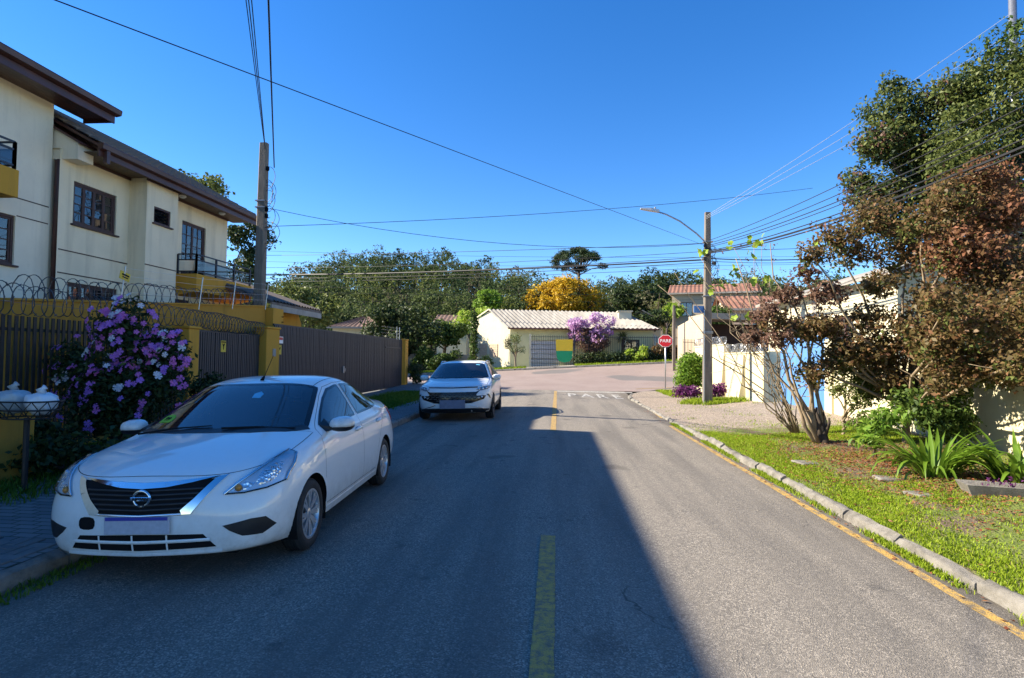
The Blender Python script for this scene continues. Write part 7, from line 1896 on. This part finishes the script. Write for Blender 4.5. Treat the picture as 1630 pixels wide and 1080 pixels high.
def verge_plants():
    tree('round_bush', 'dense bright green bush beside the stop sign', 'shrub', (6.3, 27.0, verge_z(6.3, 27)), [(6.25, 27, 1.0, .62, .6, .6), (6.1, 26.9, 1.45, .5, .5, .42), (6.6, 27, 1.4, .45, .5, .45), (6.3, 27, 1.75, .42, .42, .32), (5.9, 26.8, .75, .4, .4, .4), (6.7, 26.8, .8, .4, .4, .45)], 5200, .12, 'leaf_bright', r0=.06, seed=41, shell=.55, trunk_h=.3, nl=5)
    tree('purple_plant', 'low purple leaved plants around the foot of the right pole', 'plant', (5.3, 23.0, verge_z(5.3, 23)), [(5.05, 23.0, .42, .42, .3, .26), (5.4, 22.9, .42, .35, .3, .25), (6.1, 22.6, .45, .4, .25, .3), (6.4, 22.6, .55, .25, .25, .28)], 1900, .13, 'leaf_purple', r0=.02, seed=42, shell=.2, trunk_h=.12, nl=4, asp=.35)
    # strap leaved clumps, one object per leaf
    rg = random.Random(14)
    def strap(L_, w, bend, seed):
        v = []; f = []; n = 7
        for i in range(n + 1):
            t = i / n; ww = w * (.55 + 1.2 * t * (1 - t) * 1.4) * (1 - t ** 4); x = L_ * (t - .25 * bend * t * t) * math.sin(.35 + bend * t); z = L_ * t * math.cos(.25 + bend * t * 1.05)
            v += [(x, -ww, z + .12 * ww), (x, 0, z - .25 * ww), (x, ww, z + .12 * ww)]
        for i in range(n):
            for k in (0, 1): f.append((3 * i + k, 3 * i + k + 1, 3 * i + 4 + k, 3 * i + 3 + k))
        me = MB().add(v, f).mesh('strap_leaf'); me.materials.append(M['strap_leaf']); me.shade_smooth(); return me
    kinds = [strap(.75, .030, .55, 1), strap(.9, .033, .9, 2), strap(.8, .030, 1.25, 3), strap(.65, .028, .3, 4), strap(.85, .026, 1.6, 5)]
    for x, y, n, sc, lab in ((5.30, 8.45, 100, 1.3, 'tall clump of arching strap leaves below the bronze tree'), (6.05, 8.0, 75, 1.25, 'second strap leaved clump cut by the right edge')):
        c = empty('strap_leaf_plant', (x, y, verge_z(x, y)), 0, lab, 'plant', 'strap leaved clumps')
        for k in range(n):
            o = bpy.data.objects.new('strap_leaf', rg.choice(kinds)); COL.objects.link(o); o.parent = c; a = rg.uniform(0, 6.28); r_ = rg.uniform(.02, .2); o.location = (r_ * math.cos(a), r_ * math.sin(a), -.03); s_ = sc * rg.uniform(.65, 1.05); o.scale = (s_, s_, s_); o.rotation_euler = (rg.uniform(-.15, .15), rg.uniform(-.15, .2), a + rg.uniform(-.5, .5))
    p = empty('planter', (5.66, 7.25, verge_z(5.6, 7.25) - .07), rad(-14), 'shallow pale concrete planter under the strap leaved plants', 'planter')
    MB().add([(-.62, -.12, 0), (.62, -.12, 0), (.62, .12, 0), (-.62, .12, 0), (-.70, -.18, .17), (.70, -.18, .17), (.70, .18, .17), (-.70, .18, .17), (-.65, -.14, .17), (.65, -.14, .17), (.65, .14, .17), (-.65, .14, .17), (-.62, -.12, .12), (.62, -.12, .12), (.62, .12, .12), (-.62, .12, .12)],
             [(0, 1, 5, 4), (1, 2, 6, 5), (2, 3, 7, 6), (3, 0, 4, 7), (4, 5, 9, 8), (5, 6, 10, 9), (6, 7, 11, 10), (7, 4, 8, 11), (8, 9, 13, 12), (9, 10, 14, 13), (10, 11, 15, 14), (11, 8, 12, 15), (12, 13, 14, 15)]).build('trough', M['kerb_concrete'], p)
    SL = leaves('seedlings', [(-.4 + .2 * k, 0, .2, .12, .1, .08) for k in range(5)], 90, .05, M['leaf_purple'], p, 44, shell=.1); SL['kind'] = 'stuff'
    tree('fern', 'feathery green fern at the foot of the bronze tree trunk', 'plant', (5.25, 9.9, verge_z(5.2, 9.9)), [(5.2, 9.7, .62, .38, .3, .22), (5.5, 9.8, .8, .3, .3, .2), (5.0, 9.5, .45, .25, .2, .15)], 900, .13, 'leaf_bright', r0=.015, seed=45, shell=.1, asp=.28, trunk_h=.15, nl=3)
verge_plants()

def grass_patch(name, label, n, region, zf, hgt, mat, dens, seed, w=.006):
    rg = np.random.default_rng(seed); x0, x1, y0, y1 = region
    x = rg.uniform(x0, x1, n); y = rg.uniform(y0, y1, n)
    keep = rg.random(n) < np.array([dens(a, b) for a, b in zip(x, y)]); x, y = x[keep], y[keep]
    z = np.array([zf(a, b) for a, b in zip(x, y)]); m = len(x); h = hgt * rg.uniform(.4, 1.3, m); a = rg.uniform(0, 6.28, m); ww = w * rg.uniform(.7, 1.6, m); dx, dy = np.cos(a) * ww, np.sin(a) * ww
    lx, ly = rg.normal(0, .5, m) * h, rg.normal(0, .5, m) * h
    v = np.stack([np.c_[x - dx, y - dy, z - .01], np.c_[x + dx, y + dy, z - .01], np.c_[x + lx * .4 + dx * .8, y + ly * .4 + dy * .8, z + h * .6], np.c_[x + lx, y + ly, z + h], np.c_[x + lx * .4 - dx * .8, y + ly * .4 - dy * .8, z + h * .6]], 1).reshape(-1, 3)
    i = np.arange(m)[:, None] * 5; f = (i + np.array([[0, 1, 2, 3, 4]])); me = np_mesh(name, v, f)
    o = link_mesh(name, me, M[mat]); tag(o, label, 'grass', kind='stuff'); return o
def nz(x, y, s): return .5 + .25 * math.sin(x * s * 1.3 + 1.7 * math.sin(y * s * .9)) + .25 * math.sin(y * s * 1.7 + 1.3 * math.sin(x * s * 1.1 + 2))
def grasses():
    def d1(x, y):
        path = math.exp(-((x - (4.35 + .05 * (y - 8))) / .42) ** 2) * (0.92 if y < 12.5 else .5)
        litter = .92 * sstep(4.4, 5.1, x) * (1 - sstep(11.3, 12.3, y)) * sstep(6.6, 7.6, y)
        far = 1 - .97 * sstep(12.6, 14.2, y + 1.4 * (nz(x, y, 1.1) - .5))
        return clamp((2.2 * nz(x, y, 1.6) - .2) * (1 - path) * (1 - litter) * far, 0.02, 1)
    grass_patch('verge_grass', 'bright green grass covering the right verge', 250000, (3.38, 7.3, 3.4, 15.5), verge_z, .030, 'grass', d1, 3, .0042)
    grass_patch('gutter_grass', 'thin grass growing along the right gutter', 15000, (3.17, 3.30, 3.2, 16.5), lambda x, y: gz(x, y), .05, 'grass', lambda x, y: clamp(nz(x, y, 2.2) * 1.5 - .35, 0, 1) * clamp((x - 3.12) / .1, 0, 1), 4, .004)
    grass_patch('pole_grass', 'grass tufts around the right pole and wall foot', 9000, (4.6, 7.0, 20.6, 24.5), verge_z, .14, 'grass', lambda x, y: clamp(1.5 - abs(x - 5.9) * .9 - abs(y - 21.6) * .7, 0, 1), 5, .010)
    grass_patch('corner_grass', 'grass beneath the round bush at the corner', 3500, (5.0, 6.4, 25.0, 29.0), verge_z, .12, 'grass', lambda x, y: .7, 6, .010)
    grass_patch('gravel_weeds', 'scattered weeds in the gravel before the blue gate', 2600, (3.6, 7.3, 14.0, 20.5), verge_z, .06, 'grass', lambda x, y: 1.0 if nz(x, y, 2.9) > .86 else .03, 7, .006)
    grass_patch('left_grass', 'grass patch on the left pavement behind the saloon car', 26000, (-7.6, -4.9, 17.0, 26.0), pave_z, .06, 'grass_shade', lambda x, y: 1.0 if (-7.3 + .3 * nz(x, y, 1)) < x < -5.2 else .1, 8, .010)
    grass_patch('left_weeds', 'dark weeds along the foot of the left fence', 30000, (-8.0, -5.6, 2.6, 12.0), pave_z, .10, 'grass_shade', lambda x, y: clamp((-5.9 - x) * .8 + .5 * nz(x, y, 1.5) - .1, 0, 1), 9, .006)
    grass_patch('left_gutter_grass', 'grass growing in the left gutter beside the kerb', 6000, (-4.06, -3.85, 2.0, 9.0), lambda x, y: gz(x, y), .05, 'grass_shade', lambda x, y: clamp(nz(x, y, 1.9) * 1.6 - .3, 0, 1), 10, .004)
    # fallen leaves
    rg = np.random.default_rng(31); n = 9000; x = np.clip(rg.normal(5.25, .8, n), 3.5, 7.2); y = np.clip(rg.normal(9.2, 1.7, n), 4.5, 13); z = np.array([verge_z(a, b) for a, b in zip(x, y)]) + rg.uniform(.004, .035, n)
    v, f = leaf_arrays([(0, 0, 0, .001, .001, .001)], n, .048, 32, vary=.5); v = v.reshape(-1, 4, 3); v[:, :, 2] *= .35; v += np.c_[x, y, z][:, None, :]
    o = link_mesh('leaf_litter', np_mesh('leaf_litter', v.reshape(-1, 3), f), M['fallen_leaf']); tag(o, 'red brown fallen leaves beneath the bronze tree', 'leaf litter', kind='stuff')
    n = 260; x = rg.uniform(3.0, 3.25, n); y = rg.uniform(3, 20, n); z = np.array([gz(a, b) for a, b in zip(x, y)]) + .012
    v, f = leaf_arrays([(0, 0, 0, .001, .001, .001)], n, .045, 33, vary=.4); v = v.reshape(-1, 4, 3); v[:, :, 2] *= .3; v += np.c_[x, y, z][:, None, :]
    o = link_mesh('gutter_litter', np_mesh('gutter_litter', v.reshape(-1, 3), f), M['fallen_leaf']); tag(o, 'dry leaves caught in the right gutter', 'leaf litter', kind='stuff')
grasses()

def purple_shrub():
    base = (-6.95, 8.5, pave_z(-6.95, 8.5)); t = empty('flowering_shrub', base, 0, 'large shrub covered in violet and white flowers by the left fence', 'shrub'); rg = random.Random(23)
    core = [(-6.75, 8.4, 1.05, .62), (-7.2, 8.5, 1.05, .6), (-6.3, 8.4, 1.1, .58), (-6.15, 8.6, 1.35, .40), (-6.2, 8.6, 1.75, .34), (-6.75, 8.5, 1.75, .55), (-7.0, 8.5, 2.1, .40), (-6.75, 8.5, 2.3, .32), (-6.3, 8.6, 1.7, .45), (-7.5, 8.6, 1.3, .5), (-7.8, 8.7, 1.5, .45), (-8.1, 8.9, 1.4, .4), (-6.5, 8.1, .75, .45), (-7.0, 8.1, .75, .45)]
    B = [(b[0] - base[0], b[1] - base[1], b[2] - base[2], b[3], b[3] * .8, b[3] * .85) for b in core]
    limbs('stems', (0, 0, -.1), [b[:3] for b in B], .045, M['bark_dark'], t, 4, (0, 0, .3))
    leaves('foliage', B, 10500, .085, M['leaf_dark'], t, 24, shell=.35, asp=.42)
    ms = []
    for nm in ('petal_violet', 'petal_magenta', 'petal_white'):
        v = [(0, 0, 0)]; f = []
        for k in range(5):
            a = 2 * math.pi * k / 5; b0, b1 = a - .58, a + .58; n_ = len(v)
            v += [(.024 * math.cos(b0), .024 * math.sin(b0), .006), (.052 * math.cos(b0 + .12), .052 * math.sin(b0 + .12), .014), (.054 * math.cos(a + .1), .054 * math.sin(a + .1), -.004), (.049 * math.cos(b1 - .14), .049 * math.sin(b1 - .14), .010), (.024 * math.cos(b1), .024 * math.sin(b1), .006)]
            f.append((0, n_, n_ + 1, n_ + 2, n_ + 3, n_ + 4))
        me = MB().add(v, f).mesh('flower'); me.materials.append(M[nm]); ms.append(me)
    n = 0
    while n < 285:
        b = rg.choice(B[:9] + B[:9] + B); d = Vector((rg.gauss(0, .8), -abs(rg.gauss(.7, .5)), rg.gauss(.25, .7))).normalized(); p = Vector(b[:3]) + Vector((d.x * b[3], d.y * b[4], d.z * b[5])) * rg.uniform(.95, 1.18)
        if any((p - Vector(c[:3])).length < c[3] * .55 for c in B): continue
        k = rg.choice((1, 1, 2, 3)); kind = rg.choices((0, 1, 2), (4, 5, 1.6))[0]
        for _ in range(k):
            o = bpy.data.objects.new('flower', ms[kind]); COL.objects.link(o); o.parent = t; o.location = p + Vector((rg.uniform(-.07, .07), rg.uniform(-.03, .03), rg.uniform(-.06, .06)))
            nrm = (d + Vector((rg.uniform(-.5, .5) + .1, -.5 + rg.uniform(-.4, .4), rg.uniform(-.2, .6)))).normalized(); o.rotation_euler = nrm.to_track_quat('Z', 'Y').to_euler(); s_ = rg.uniform(.75, 1.15); o.scale = (s_, s_, s_); n += 1
    tree('low_shrub', 'low dark shrub in the shade beneath the flowering shrub', 'shrub', (-6.4, 7.2, pave_z(-6.4, 7.2)), crown(-6.3, 7.3, .45, 1.0, .6, .3, 12, .3, 46), 2600, .09, 'leaf_dark', r0=.03, seed=46, shell=.2, trunk_h=.15, nl=6)
    tree('climbing_shrub', 'thin dark climber against the small gate beside the near pillar', 'shrub', (-7.5, 11.6, pave_z(-7.5, 11.6)), crown(-7.4, 11.4, .95, .3, .5, .55, 8, .26, 47), 1200, .08, 'leaf_dark', r0=.03, seed=47, shell=.2, nl=5)
purple_shrub()
